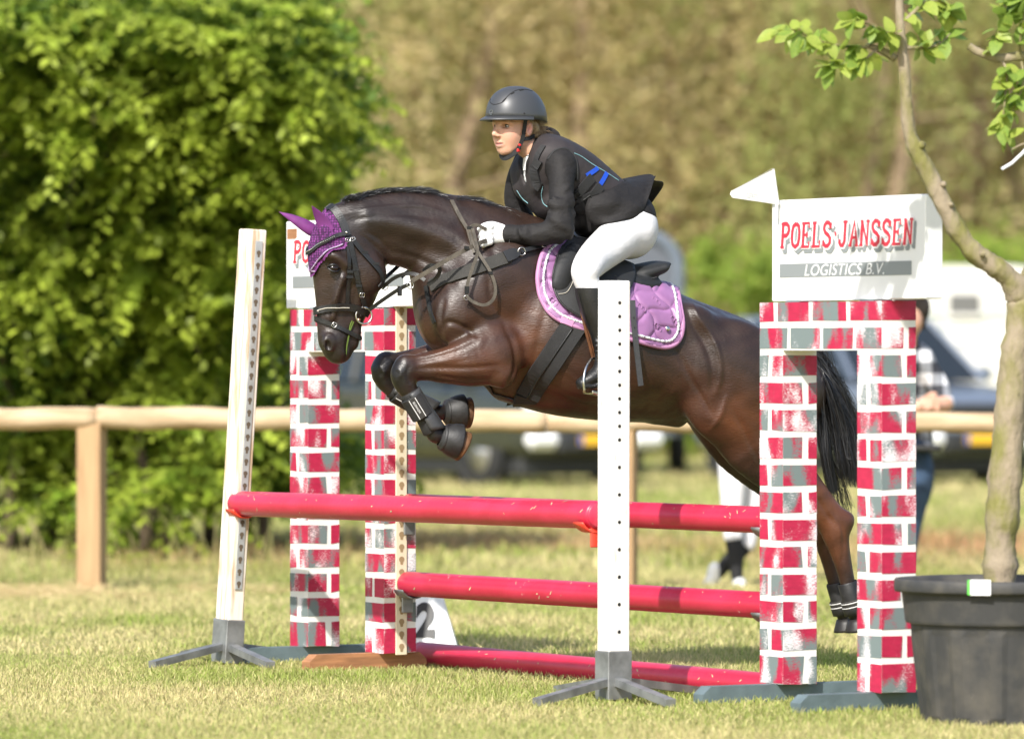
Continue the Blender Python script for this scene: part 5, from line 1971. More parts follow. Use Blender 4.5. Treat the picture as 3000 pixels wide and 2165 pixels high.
# coat colours by region: black points, brown barrel, redder flank, thigh and forearm
co = np.empty(len(body.data.vertices) * 3, dtype=np.float32)
body.data.vertices.foreach_get("co", co)
co = co.reshape(-1, 3)
ppx = 1500 + co[:, 0] / co[:, 1] * F
ppy = HY - (co[:, 2] - H) / co[:, 1] * F
def blob(cx, cy, rx, ry):
    return np.exp(-(((ppx - cx) / rx) ** 2 + ((ppy - cy) / ry) ** 2))
base = np.array([.026, .0142, .0100])
red = np.array([.095, .033, .014])
blk = np.array([.0085, .0072, .007])
kr = np.clip(.95 * blob(2190, 1240, 150, 90) + .9 * blob(2440, 1560, 80, 150) + .85 * blob(2420, 1470, 70, 80) + .6 * blob(1330, 1060, 130, 60) +
             .55 * blob(1560, 1120, 130, 90) + .55 * blob(1560, 980, 60, 120) + .35 * blob(1880, 1150, 200, 90) + .25 * blob(1450, 930, 130, 90) + .5 * blob(1235, 990, 40, 40), 0, 1)[:, None]
kb = np.clip(blob(1110, 1090, 70, 55) + .9 * blob(1170, 1095, 45, 50) + 1.2 * blob(1280, 1240, 130, 80) + .6 * blob(985, 1020, 80, 60) +
             .5 * blob(1050, 640, 120, 80) + 1.0 * blob(2480, 1790, 90, 100) + .3 * blob(1200, 640, 200, 70), 0, 1)[:, None]
mot = 1 + .25 * np.sin(co[:, :1] * 37 + np.sin(co[:, 2:3] * 29) * 2) * np.sin(co[:, 2:3] * 31 + co[:, 1:2] * 17)
cols = (base * (1 - kr) + red * kr) * mot
cols = cols * (1 - kb) + blk * kb
mz = (np.clip(blob(985, 1020, 60, 50), 0, 1) * .5)[:, None]
cols = cols * (1 - mz) + np.array([.022, .018, .016]) * mz
set_colors(body, cols)

def near(px, py, off=.004):
    """Point and normal on the horse's near side under pixel (px, py)."""
    o = Vector((0, 0, H))
    d = (P(px, py, 20.0) - o).normalized()
    h = BV.ray_cast(o + d * 15, d)
    if h[0] is None:
        q = HP(px, py, .05)
        h = BV.find_nearest(q)
    n = h[1]
    return h[0] + n * off, n

def mirror_pt(p):
    a, l, z = to_local(p)
    return lw(a, -l, z)

def mirror_n(n):
    return n - LAT * 2 * n.dot(LAT)

def drape(px_pts, n=6, off=.004, sm=2):
    """Sample a pixel polyline onto the near side."""
    S = spline(px_pts, n)
    pts, nors = [], []
    for q in S:
        p, nn = near(q[0], q[1], off)
        pts.append(p)
        nors.append(nn)
    for _ in range(sm):
        pts = [pts[0]] + [(pts[i - 1] + pts[i] * 2 + pts[i + 1]) / 4 for i in range(1, len(pts) - 1)] + [pts[-1]]
        nors = [nors[0]] + [(nors[i - 1] + nors[i] * 2 + nors[i + 1]).normalized() for i in range(1, len(nors) - 1)] + [nors[-1]]
    return pts, nors

def strap(name, px_pts, width, mat, parent, thick=.004, off=.003, mirror=False, n=6):
    pts, nors = drape(px_pts, n, off)
    o = MB().ribbon(pts, nors, width, thick).build(name, mat, parent)
    if mirror:
        MB().ribbon([mirror_pt(p) for p in pts][::-1], [mirror_n(q) for q in nors][::-1], width, thick).build(name, mat, parent)
    return o

# ---------------------------------------------------------------- eyes, ears of hair, mane, tail
M_eye = material("horse_eye", (.010, .005, .004), rough=.16, spec=.5)
for sg in (1, -1):
    c = lw(*HL(978, 786, .092 * 1)) if sg == 1 else mirror_pt(lw(*HL(978, 786, .092)))
    mb = MB()
    V, Fc = [], []
    nu, nv = 16, 10
    for i in range(nv + 1):
        th_ = math.pi * i / nv
        for j in range(nu):
            ph = 2 * math.pi * j / nu
            V.append(c + AFT * (.0225 * math.sin(th_) * math.cos(ph)) + Vector((0, 0, .0175 * math.cos(th_))) + LAT * (.017 * math.sin(th_) * math.sin(ph)))
    for i in range(nv):
        for j in range(nu):
            Fc.append((i * nu + j, i * nu + (j + 1) % nu, (i + 1) * nu + (j + 1) % nu, (i + 1) * nu + j))
    mb.add(V, Fc)
    mb.build("eye", M_eye, horse, smooth=True)
    for dy_, r_ in ((-10, .0065), (10, .0055)):
        pts = []
        for t in np.linspace(-1, 1, 9):
            q = HL(978 + 19 * t, 786 + dy_ * (1 - t * t) + 3 * t, .104 - .012 * t * t)
            p = lw(*q)
            pts.append(p if sg == 1 else mirror_pt(p))
        MB().tube(pts, [r_ * (1 - .5 * abs(t)) for t in np.linspace(-1, 1, 9)], 6).build("eyelid", M_black_hair, horse, smooth=True)

def hair_mesh(name, strands, mat, parent, w0=.0022):
    """Each strand: (n x 3) polyline; a thin tapering ribbon."""
    V, Q = [], []
    n0 = 0
    for S in strands:
        S = np.asarray(S)
        m = len(S)
        t = np.gradient(S, axis=0)
        sd_ = np.cross(t, RNG.normal(size=3) + np.array([0, -1.2, .2]))
        sd_ /= np.linalg.norm(sd_, axis=1)[:, None] + 1e-9
        wd = w0 * np.linspace(1, .15, m)[:, None]
        V.append(np.stack([S - sd_ * wd, S + sd_ * wd], 1).reshape(-1, 3))
        i = n0 + np.arange(m - 1) * 2
        Q.append(np.stack([i, i + 1, i + 3, i + 2], 1))
        n0 += m * 2
    return mesh_obj(name, np.concatenate(V), np.concatenate(Q), mat, parent)

# mane: short pulled hair lifting off the crest in the wind of the jump
crest = spline([HL(985, 606), HL(1030, 586), HL(1120, 566), HL(1220, 566), HL(1290, 582), HL(1370, 592), HL(1450, 612), HL(1530, 648), HL(1580, 672)], 12)
strands = []
for i in range(8000):
    t = RNG.random() * (len(crest) - 1)
    j = int(t)
    p = crest[j] * (1 - t + j) + crest[min(j + 1, len(crest) - 1)] * (t - j)
    tl = (crest[min(j + 1, len(crest) - 1)] - crest[max(j - 1, 0)])
    tl = tl / np.linalg.norm(tl)
    u = t / (len(crest) - 1)
    up = np.array([-tl[2], 0, tl[0]])
    if up[2] < 0:
        up = -up
    ln = .045 + .030 * RNG.random() + .02 * math.exp(-((u - .38) / .07) ** 2) + .02 * math.exp(-((u - .62) / .05) ** 2)
    ln *= .45 if u < .06 else 1
    sidew = RNG.normal(-.25, .5)
    d0 = up * (.8 + .2 * RNG.random()) + np.array([0, sidew * .7, 0]) + tl * (.35 + .3 * RNG.normal())
    d0 /= np.linalg.norm(d0)
    p0 = p - up * .012 + np.array([0, RNG.normal() * .011, 0])
    pts = [p0 + d0 * ln * s_ + tl * (.45 * ln * s_ * s_) + np.array([0, sidew * ln * s_ * s_ * .6, -ln * .55 * s_ * s_]) for s_ in np.linspace(0, 1, 5)]
    strands.append(to_world(np.array(pts)))
hair_mesh("mane", strands, M_black_hair, horse, .0015)

# tail: flung up over the dock then falling
strands = []
for i in range(4200):
    u = RNG.random()
    e = RNG.normal(size=3)
    wob = RNG.normal(size=2) * .02
    lt = RNG.normal() * .04
    end_py = 1330 + 120 * RNG.random() if RNG.random() > .035 else 1430 + 80 * RNG.random()
    sprd = RNG.normal() * 22 if end_py < 1430 else -60 - 30 * RNG.random()
    w0_ = RNG.normal() * 9
    ctrl = [(2330 + w0_, 1035 + 6 * e[0], lt * .3), (2395 + w0_ * 1.2, 1068 + 18 * e[1], lt * .7), (2442 + sprd * .55 + w0_, 1160 + 16 * e[2], lt), 
            (2474 + sprd * .85 + w0_, 1250, lt * 1.1), (2496 + sprd, 1335, lt * 1.3), (2508 + sprd * .9, end_py, lt * 1.4)]
    C_ = np.array([HL(*q) for q in ctrl])
    S = spline(C_, 4)
    k = len(S)
    ph = RNG.random() * 6.28
    S[:, 0] += np.sin(np.linspace(0, 5 + 3 * u, k) + ph) * .008 * np.linspace(0, 1, k)
    strands.append(to_world(S))
for i in range(110):
    g = i % 3
    C_ = np.array([HL(*q) for q in ((2390, 1090, 0), (2398 + 2 * g, 1220, .02), (2404 + 6 * g + RNG.normal() * 3, 1310 + RNG.normal() * 4, .03),
                                    (2440 + 12 * g + RNG.normal() * 4, 1400, .03), (2462 + 14 * g + RNG.normal() * 6, 1480 + RNG.normal() * 15, .02), (2470 + 12 * g, 1515 - 40 * (g == 2), .02))])
    strands.append(to_world(spline(C_, 5)))
hair_mesh("tail", strands, M_black_hair, horse, .0014)
MB().tube([lw(*HL(2310, 1035)), lw(*HL(2365, 1062)), lw(*HL(2415, 1105)), lw(*HL(2436, 1180)), lw(*HL(2452, 1260)), lw(*HL(2468, 1340))],
          [.03, .03, .028, .026, .02, .008], 10).build("tail_core", M_black_hair, horse, smooth=True)

# hooves and boots
def frustum(mb, p, q, r0, r1, n=18, lat=1.0):
    ax = (Vector(q) - Vector(p))
    mb.lathe(p, [(r0, 0), (r0 * .5 + r1 * .5, ax.length * .5), (r1, ax.length)], n, ax)

M_rubber = material("black_rubber_boot", (.022, .022, .023), rough=.55, var=.5, vscale=30, bump=.1, bscale=120)
M_neoprene = material("dark_neoprene", (.019, .019, .020), rough=.75, var=.3, vscale=25, bump=.2, bscale=260)
M_shell = material("grey_boot_shell", (.045, .046, .048), rough=.5, var=.25, vscale=20, bump=.08, bscale=100)
M_white_print = material("white_print", (.7, .7, .7), rough=.7)

for nm, fet, mid, toe, l, hf in (("near", (1288, 1280), (1316, 1270), (1350, 1282), .165, (1380, 1303)), ("off", (1300, 1208), (1318, 1202), (1350, 1188), -.165, (1384, 1205))):
    a, b, c, d = HP(*fet, l), HP(*mid, l), HP(*toe, l), HP(*hf, l)
    bell = thing("bell_boot", "black rubber bell boot on the %s front hoof" % ("lower" if nm == "near" else "upper"), "bell boot", tuple(c), "rubber bell boots on the front hooves")
    ax = (d - a).normalized()
    mb = MB()
    prof = [(.034, -.004), (.043, .0), (.052, .014), (.062, .032), (.070, .055), (.074, .078), (.074, .084), (.069, .084), (.05, .05)]
    mb.lathe(a + ax * .002, prof, 22, ax, cap=False)
    o_ = mb.build("shell", M_rubber, bell, smooth=True)
    o_ = MB().lathe(a + ax * .006, [(.047, 0), (.052, .003), (.055, .009), (.055, .012)], 22, ax, cap=False).build("collar", M_rubber, bell, smooth=True)
    pl = near(fet[0] + 32, fet[1] - 12)[0] if nm == "near" else None
    n_ = LAT.cross(ax).normalized()
    mb = MB()
    mb.lathe(a + ax * .05, [(.048, 0), (.060, .035), (.066, .058), (.064, .064), (.02, .064)], 22, (ax + n_ * (-.25 if nm == "near" else -.1)).normalized())
    mb.build("hoof", M_hoof, horse, smooth=True)
    if nm == "near":
        MB().tube([c + LAT * .050 - AFT * .03, c + LAT * .056 - AFT * .022], [.008, .007], 8).build("stud", M_leather, bell)

# hind hooves
for dx, l in ((0, .15), (-34, -.15)):
    a, b = HP(2511 + dx, 1812, l), HP(2524 + dx, 1850, l)
    ax = (b - a).normalized()
    MB().lathe(a, [(.038, 0), (.046, .02), (.054, .045), (.056, .055), (.02, .055)], 20, (ax - AFT * .25).normalized()).build("hoof", material("dark_hoof", (.02, .018, .017), rough=.5, var=.4, vscale=30), horse, smooth=True)

def tendon_boot(px_a, px_b, l, label, r=.036, group="tendon boots"):
    """Fore boot: neoprene sleeve, moulded shell behind, two straps with printed bars."""
    a, b = HP(*px_a, l), HP(*px_b, l)
    ax = (b - a).normalized()
    L_ = (b - a).length
    t = thing("tendon_boot", label, "horse boot", tuple(a), group)
    MB().lathe(a, [(r * 1.02, 0), (r * 1.12, .006), (r * 1.02, L_ * .3), (r * .98, L_ * .6), (r * 1.12, L_ * .85), (r * 1.2, L_ * .97), (r * 1.12, L_)], 20, ax, cap=False).build("sleeve", M_neoprene, t, smooth=True)
    bk = ax.cross(LAT).normalized()
    if bk.dot(AFT) < 0:
        bk = -bk
    # shell: curved plate wrapping the back of the leg
    V, Q = [], []
    nu, nv = 14, 12
    for i in range(nv + 1):
        s_ = i / nv
        ang = math.radians(112) * (1 - .25 * math.exp(-((s_ - .45) / .2) ** 2))
        for j in range(nu + 1):
            an = -ang + 2 * ang * j / nu
            s2 = s_ - .06 * abs(an) ** 1.5 * (s_ > .6)
            rr = r * (1.2 + .28 * max(0, s_ - .5) * 2 * .6)
            V.append(a + ax * (L_ * (.02 + s2 * 1.08)) + (bk * math.cos(an) + LAT * math.sin(an)) * rr)
    for i in range(nv):
        for j in range(nu):
            Q.append((i * (nu + 1) + j, i * (nu + 1) + j + 1, (i + 1) * (nu + 1) + j + 1, (i + 1) * (nu + 1) + j))
    o_ = MB().add(V, Q).build("shell", M_shell, t, smooth=True)
    md = o_.modifiers.new("thickness", 'SOLIDIFY')
    md.thickness = .005
    md.offset = 1
    pts, nr = [], []
    for an in np.linspace(-2.4, 2.2, 22):
        d = -bk * math.cos(an) + LAT * math.sin(an)
        pts.append(a + ax * (L_ * .36) + d * r * 1.30)
        nr.append(d)
    st = MB().ribbon(pts, nr, L_ * .52, .004).build("strap", M_neoprene, t)
    dn = (LAT * .94 - bk * .34).normalized()
    tn = ax.cross(dn).normalized()
    c0 = a + ax * (L_ * .36) + dn * (r * 1.30 + .007)
    tab = MB().bbox(c0, ax * (L_ * .50), tn * .042, dn * .006, .002).build("strap_tab", M_band, t)
    for q in (-.014, .014):
        MB().bbox(c0 + tn * q + dn * .0036, ax * (L_ * .47), tn * .0028, dn * .001, .0003).build("printed_bar", M_white_print, tab)
    if l > 0:
        xd = -ax
        text_mesh("SHOWMASTER", .009, M_white_print, c0 + dn * .0045 + ax * .022 - dn.cross(xd) * .0045, xd, dn.cross(xd), "lettering", tab, width=.055)
    return t

tb = tendon_boot((1198, 1148), (1268, 1262), .165, "dark tendon boot with white barred strap on the front leg nearest the camera")
tendon_boot((1146, 1138), (1262, 1204), -.165, "dark tendon boot on the far front leg, half hidden behind the near one")
for dx, l, lab in ((0, .15, "black fetlock boot with a printed strap on the near hind leg"), (-34, -.15, "black fetlock boot on the far hind leg beyond the brick pillar")):
    a, b = HP(2482 + dx, 1705, l), HP(2507 + dx, 1796, l)
    ax = (b - a).normalized()
    L_ = (b - a).length
    t = thing("fetlock_boot", lab, "horse boot", tuple(a), "hind fetlock boots")
    MB().lathe(a, [(.040, 0), (.043, .005), (.042, L_ * .5), (.05, L_ * .8), (.049, L_), (.044, L_ + .002)], 18, ax, cap=False).build("shell", M_rubber, t, smooth=True)
    st = MB().lathe(a + ax * L_ * .55, [(.047, 0), (.049, .002), (.05, .032), (.048, .034)], 18, ax, cap=False).build("strap", M_band, t, smooth=True)
    for q in (.008, .026):
        MB().lathe(a + ax * (L_ * .55 + q), [(.0502, 0), (.0508, .001), (.0508, .003), (.0502, .004)], 18, ax, cap=False).build("printed_bar", M_white_print, st)

# ================================================================ tack
HV = co                      # horse vertices (world)
_hl = np.stack([(HV[:, 0] - CX) * _c + (HV[:, 1] - CD) * _s, (HV[:, 0] - CX) * _s - (HV[:, 1] - CD) * _c, HV[:, 2]], 1)
_mir = to_world(np.stack([_hl[:, 0], np.abs(_hl[:, 1]), _hl[:, 2]], 1))
HPX = 1500 + _mir[:, 0] / _mir[:, 1] * F
HPY = HY - (_mir[:, 2] - H) / _mir[:, 1] * F
_nf = len(body.data.polygons)
HF = np.empty(_nf * 4, dtype=np.int32)
body.data.polygons.foreach_get("vertices", HF)
HF = HF.reshape(-1, 4)
HN = np.empty(len(HV) * 3, dtype=np.float32)
body.data.vertices.foreach_get("normal", HN)
HN = HN.reshape(-1, 3)

def inside(poly, x, y):
    r = np.zeros(len(x), bool)
    n = len(poly)
    for i in range(n):
        x0, y0 = poly[i]
        x1, y1 = poly[(i + 1) % n]
        c = ((y0 > y) != (y1 > y)) & (x < (x1 - x0) * (y - y0) / (y1 - y0 + 1e-9) + x0)
        r ^= c
    return r

def poly_nearest(poly, x, y):
    best = None
    n = len(poly)
    for i in range(n):
        ax_, ay_ = poly[i]
        bx_, by_ = poly[(i + 1) % n]
        dx, dy = bx_ - ax_, by_ - ay_
        t = max(0, min(1, ((x - ax_) * dx + (y - ay_) * dy) / (dx * dx + dy * dy + 1e-9)))
        q = (ax_ + t * dx, ay_ + t * dy)
        d = (q[0] - x) ** 2 + (q[1] - y) ** 2
        if best is None or d < best[0]:
            best = (d, q)
    return best[1]

def shell(name, poly_px, off, thick, mat, parent, relief=None, sub=1, sides=(1, -1), smoothn=3):
    """A cloth or leather piece lying over the horse: the patch of its surface inside a pixel outline (and its mirror), lifted."""
    poly = [tuple(q) for q in spline([(float(a), float(b)) for a, b in poly_px], 4, closed=True)]
    ok = inside(poly, HPX, HPY)
    if sides == (1,):
        ok &= _hl[:, 1] > 0
    f = HF[ok[HF].all(1)]
    used = np.unique(f)
    mp = np.full(len(HV), -1)
    mp[used] = np.arange(len(used))
    f = mp[f]
    V = HV[used].astype(float)
    N = HN[used].astype(float)
    e = np.sort(np.concatenate([f[:, [0, 1]], f[:, [1, 2]], f[:, [2, 3]], f[:, [3, 0]]]), 1)
    ue, cn = np.unique(e, axis=0, return_counts=True)
    bd = np.unique(ue[cn == 1])
    for i in bd:
        q = poly_nearest(poly, HPX[used[i]], HPY[used[i]])
        p, nn = near(q[0], q[1], 0)
        if _hl[used[i], 1] < 0:
            p, nn = mirror_pt(p), mirror_n(nn)
        if (p - Vector(V[i])).length < .05:
            V[i] = p
            N[i] = nn
    for _ in range(smoothn):          # relax the lifted sheet
        acc = np.zeros_like(V)
        cnt = np.zeros(len(V))
        for a, b in ((0, 1), (1, 2), (2, 3), (3, 0)):
            np.add.at(acc, f[:, a], V[f[:, b]])
            np.add.at(acc, f[:, b], V[f[:, a]])
            np.add.at(cnt, f[:, a], 1)
            np.add.at(cnt, f[:, b], 1)
        A = acc / np.maximum(cnt, 1)[:, None]
        msk = np.ones(len(V), bool)
        msk[bd] = False
        V[msk] = .5 * V[msk] + .5 * A[msk]
    V = V + N * off
    o = mesh_obj(name, V, f, mat, parent, smooth=True)
    if sub:
        md = o.modifiers.new("subdivide", 'SUBSURF')
        md.subdivision_type = 'SIMPLE'
        md.levels = md.render_levels = sub
        dg = bpy.context.evaluated_depsgraph_get()
        me2 = bpy.data.meshes.new_from_object(o.evaluated_get(dg))
        o.modifiers.clear()
        o.data = me2
    if relief is not None:
        me = o.data
        n = len(me.vertices)
        c_ = np.empty(n * 3, dtype=np.float32)
        me.vertices.foreach_get("co", c_)
        c_ = c_.reshape(-1, 3)
        nn = np.empty(n * 3, dtype=np.float32)
        me.vertices.foreach_get("normal", nn)
        nn = nn.reshape(-1, 3)
        lx = (c_[:, 0] - CX) * _s - (c_[:, 1] - CD) * _c
        aa = (c_[:, 0] - CX) * _c + (c_[:, 1] - CD) * _s
        c_ += nn * relief(aa, lx, c_[:, 2])[:, None]
        me.vertices.foreach_set("co", c_.ravel())
        me.update()
    md = o.modifiers.new("thickness", 'SOLIDIFY')
    md.thickness = thick
    md.offset = 1
    return o

def outline(poly_px, sl=None, off=.01, n=5):
    S = spline([(float(a), float(b)) for a, b in poly_px], n)
    pts, nors = [], []
    for q in S:
        p, nn = near(q[0], q[1], off)
        pts.append(p)
        nors.append(nn)
    for _ in range(2):
        pts = [pts[0]] + [(pts[i - 1] + pts[i] * 2 + pts[i + 1]) / 4 for i in range(1, len(pts) - 1)] + [pts[-1]]
    return pts, nors

def both(fn, pts, nors, name, mat, parent):
    """Build fn(mb, points, normals) on the near side and, as a second part, on the far side."""
    for p_, n_ in ((pts, nors), ([mirror_pt(p) for p in pts][::-1], [mirror_n(q) for q in nors][::-1])):
        mb_ = MB()
        fn(mb_, p_, n_)
        mb_.build(name, mat, parent, smooth=True)

# ---------------------------------------------------------------- ear bonnet
def knit_material():
    m = material("purple_knit", (.15, .02, .17), rough=.85)
    nt = m.node_tree
    N, L = nt.nodes, nt.links
    bs = N["Principled BSDF"]
    tc = N.new("ShaderNodeTexCoord")
    vo = N.new("ShaderNodeTexVoronoi")
    vo.inputs["Scale"].default_value = 95
    vo.inputs["Randomness"].default_value = .35
    L.new(tc.outputs["Object"], vo.inputs["Vector"])
    rp = N.new("ShaderNodeValToRGB")
    rp.color_ramp.elements[0].position = .15
    rp.color_ramp.elements[0].color = (.20, .036, .205, 1)
    rp.color_ramp.elements[1].position = .62
    rp.color_ramp.elements[1].color = (.035, .004, .045, 1)
    L.new(vo.outputs["Distance"], rp.inputs[0])
    L.new(rp.outputs[0], bs.inputs["Base Color"])
    bp = N.new("ShaderNodeBump")
    bp.invert = True
    bp.inputs["Strength"].default_value = .8
    bp.inputs["Distance"].default_value = .004
    L.new(vo.outputs["Distance"], bp.inputs["Height"])
    L.new(bp.outputs[0], bs.inputs["Normal"])
    return m
M_knit = knit_material()
M_purple = material("purple_jersey", (.15, .022, .155), rough=.75, var=.25, vscale=30, bump=.15, bscale=300)
M_lilac_cord = material("lilac_silver_cord", (.42, .33, .47), rough=.5, var=.5, vscale=220)
M_crystal = material("crystal_beads", (.75, .75, .72), rough=.15, metal=.9)

bonnet = thing("ear_bonnet", "purple knitted ear bonnet with frilled edge on the horse's head", "ear bonnet", tuple(HP(960, 690, .06)))
bpoly = [(900, 650), (900, 720), (908, 790), (917, 806), (925, 792), (938, 762), (958, 740), (985, 727), (1006, 722), (1010, 700), (1004, 655), (990, 618), (955, 606), (920, 620)]
shell("hood", bpoly, .003, .004, M_knit, bonnet, sub=1)
edge = [(917, 806), (925, 793), (939, 765), (960, 743), (988, 729), (1008, 722), (1010, 700)]
pts, nr = outline(edge, off=.004, n=12)
def frill(fr, pp, nn):
    V = []
    for i, (p, q) in enumerate(zip(pp, nn)):
        a_ = pp[min(i + 1, len(pp) - 1)] - pp[max(i - 1, 0)]
        sd_ = a_.cross(q)
        sd_.normalize()
        if sd_.z > 0:
            sd_ = -sd_
        wv = .5 + .5 * math.sin(i * 1.55)
        V += [p - sd_ * .002 + q * .002, p + sd_ * (.006 + .004 * wv) + q * (.003 + .006 * wv)]
    fr.add(V, [(2 * i, 2 * i + 1, 2 * i + 3, 2 * i + 2) for i in range(len(pp) - 1)])
both(frill, pts, nr, "frill", M_purple, bonnet)
pts, nr = outline([(911, 800), (924, 778), (945, 748), (975, 731), (1004, 716)], off=.010, n=8)
both(lambda m, p, q: m.tube(p, .0032, 6), pts, nr, "trim_cord", M_lilac_cord, bonnet)

def ear(base, tip, wid, name, openn):
    """A pointed ear cover, cupped, its opening turned to openn."""
    base, tip = Vector(base), Vector(tip)
    ax = (tip - base)
    L_ = ax.length
    ax.normalize()
    on = Vector(openn)
    on = (on - ax * on.dot(ax)).normalized()
    sd_ = ax.cross(on)
    prof = [(0, .95), (.12, 1.05), (.3, 1.0), (.5, .80), (.7, .54), (.86, .28), (.96, .09), (1, .01)]
    V, Q = [], []
    n = 14
    for t, r in prof:
        for k in range(n):
            an = 2 * math.pi * k / n
            cx = math.cos(an)
            dep = .62 if cx < 0 else .22 - .25 * min(1, 2.2 * t) * (1 - t)
            bend = -.010 * math.sin(math.pi * t)
            V.append(base + ax * (L_ * t) + (on * (cx * dep) + sd_ * math.sin(an) * .8) * (wid * r) + on * bend)
    for i in range(len(prof) - 1):
        for k in range(n):
            Q.append((i * n + k, i * n + (k + 1) % n, (i + 1) * n + (k + 1) % n, (i + 1) * n + k))
    Q.append(tuple((len(prof) - 1) * n + k for k in range(n)))
    return MB().add(V, Q).build(name, M_purple, bonnet, smooth=True)
ear(HP(964, 680, .066), HP(913, 603, .085), .036, "ear_cover", LAT * 1.0 - AFT * .4)
ear(HP(922, 680, -.03), HP(817, 621, -.075), .034, "ear_cover", -LAT * .4 - AFT * .9 + Vector((0, 0, .5)))

# ---------------------------------------------------------------- bridle
bridle = thing("bridle", "black leather bridle with crank noseband on the horse's head", "bridle", tuple(HP(1000, 800, .1)))
bw = .021
strap("headpiece", [(962, 604), (985, 622), (1003, 655), (1016, 692)], .034, M_leather, bridle, off=.008, thick=.006, mirror=True)
bb = strap("browband", [(908, 741), (912, 740), (922, 732), (945, 712), (980, 694), (1012, 686)], .017, M_leather, bridle, off=.010, thick=.006, mirror=True)
pts, nr = drape([(910, 738), (922, 730), (945, 711), (975, 696)], 8, .018)
mb = MB()
for i in range(0, len(pts)):
    mb.lathe(pts[i], [(.0028, 0), (.0020, .003), (.0004, .004)], 6, nr[i])
mb.build("crystal_row", M_crystal, bb)
strap("cheekpiece", [(1016, 700), (1020, 740), (1022, 800), (1018, 850), (1016, 905)], .015, M_leather, bridle, thick=.005, mirror=True)
strap("cheekpiece", [(1024, 705), (1034, 760), (1046, 815), (1057, 860), (1066, 900)], .021, M_leather, bridle, thick=.006, off=.006, mirror=True)
strap("throatlash", [(1034, 706), (1060, 740), (1092, 775), (1112, 800), (1118, 825), (1108, 840)], .019, M_leather, bridle, thick=.006, off=.006, mirror=True)
nb = strap("noseband", [(927, 913), (934, 910), (955, 905), (1000, 899), (1040, 903), (1075, 918)], .030, M_leather, bridle, thick=.008, off=.006, mirror=True)
pts, nr = drape([(926, 912), (955, 904), (990, 900), (1020, 900)], 6, .0145)
MB().tube(pts, .0022, 5).build("stitching", M_stitch, nb)
strap("flash_strap", [(928, 931), (942, 938), (975, 952), (1010, 970), (1045, 985), (1062, 996)], .018, M_leather, bridle, thick=.005, off=.007, mirror=True)
def buckle(px, py, w_, h_, parent, ang=0.0, off=.012, mat=None):
    p, nn = near(px, py, off)
    t = Vector((0, 0, 1)) - nn * nn.z
    t.normalize()
    s_ = nn.cross(t)
    u = t * math.cos(ang) + s_ * math.sin(ang)
    v = nn.cross(u)
    pts = [p + u * h_ * a_ + v * w_ * b_ for a_, b_ in ((-1, -1), (-1, 1), (1, 1), (1, -1))]
    S = []
    for i in range(4):
        S += [pts[i] * .85 + pts[(i + 1) % 4] * .15, pts[i] * .15 + pts[(i + 1) % 4] * .85]
    mb = MB().tube(S, .0018, 6, closed=True)
    mb.tube([p - u * h_, p + u * h_ * .8], .0013, 5)
    return mb.build("buckle", mat or M_steel, parent, smooth=True)
buckle(1017, 705, .010, .007, bridle)
buckle(1031, 702, .010, .007, bridle, .5)
buckle(1058, 862, .011, .009, bridle)
buckle(978, 952, .010, .009, bridle, 1.0)
def button(px, py, r_, mat, parent, off=.012, name="stud"):
    p, nn = near(px, py, off)
    return MB().lathe(p, [(r_, 0), (r_ * .9, .003), (r_ * .4, .005)], 12, nn).build(name, mat, parent, smooth=True)
button(1013, 684, .006, M_steel, bridle, .016)
for (px, py), an in (((1023, 793), .1), ((1020, 812), .1), ((1040, 790), .25), ((1053, 835), .25), ((1098, 775), .75), ((1066, 742), .75)):
    p, nn = near(px, py, .010)
    MB().cbox(p, LAT * .003 + nn * .006, AFT * .026, Vector((0, 0, .010))).build("keeper", M_leather, bridle)
# bit ring
c0, cn = near(1058, 921, .016)
def ring_pts(c, u, v, r_, n=24):
    return [c + u * math.cos(2 * math.pi * i / n) * r_ + v * math.sin(2 * math.pi * i / n) * r_ for i in range(n)]
cb = c0 + LAT * .006
for q in (cb, mirror_pt(cb)):
    MB().tube(ring_pts(q, AFT, Vector((0, 0, 1)), .034, 28), .0042, 8, closed=True).build("bit_ring", M_steel, bridle, smooth=True)
mb = MB().tube([cb - AFT * .020 - Vector((0, 0, .018)), mirror_pt(cb - AFT * .020 - Vector((0, 0, .018)))], .008, 8)
mb.build("mouthpiece", M_copper, bridle, smooth=True)
# grass caught in the bit
M_grass_bit = material("chewed_grass", (.12, .19, .03), rough=.7)
gr = thing("grass_wisp", "wisp of chewed green grass hanging from the horse's mouth", "grass", tuple(HP(1012, 1000, .07)))
for a_, b_, c_ in (((1032, 946), (1018, 985), (1011, 1038)), ((1034, 942), (1022, 972), (1014, 1020)), ((1030, 940), (1024, 952), (1020, 975))):
    pts, nr = drape([a_, b_, c_], 5, .006)
    MB().ribbon(pts, nr, .0045, .001).build("blade", M_grass_bit, gr)

# ---------------------------------------------------------------- reins and martingale
rein = thing("reins", "leather reins running from the bit to the rider's gloved hand", "reins", tuple(HP(1230, 800, .2)))
def free_strap(name, ctrl, width, mat, parent, thick=.0035, n=7, nrm=LAT):
    S = spline([tuple(HP(*q)) for q in ctrl], n)
    pts = [Vector(p) for p in S]
    return MB().ribbon(pts, [nrm] * len(pts), width, thick).build(name, mat, parent)
near_rein = free_strap("rein", [(1082, 908, .085), (1120, 880, .12), (1165, 850, .16), (1200, 832, .19)], .016, M_leather, rein)
free_strap("rein", [(1205, 824, .20), (1260, 792, .225), (1330, 750, .235), (1400, 715, .225), (1425, 705, .20)], .018, M_leather_worn, rein)
free_strap("rein", [(1175, 812, -.1), (1190, 800, -.13), (1225, 778, -.17), (1280, 760, -.2)], .017, M_leather, rein)
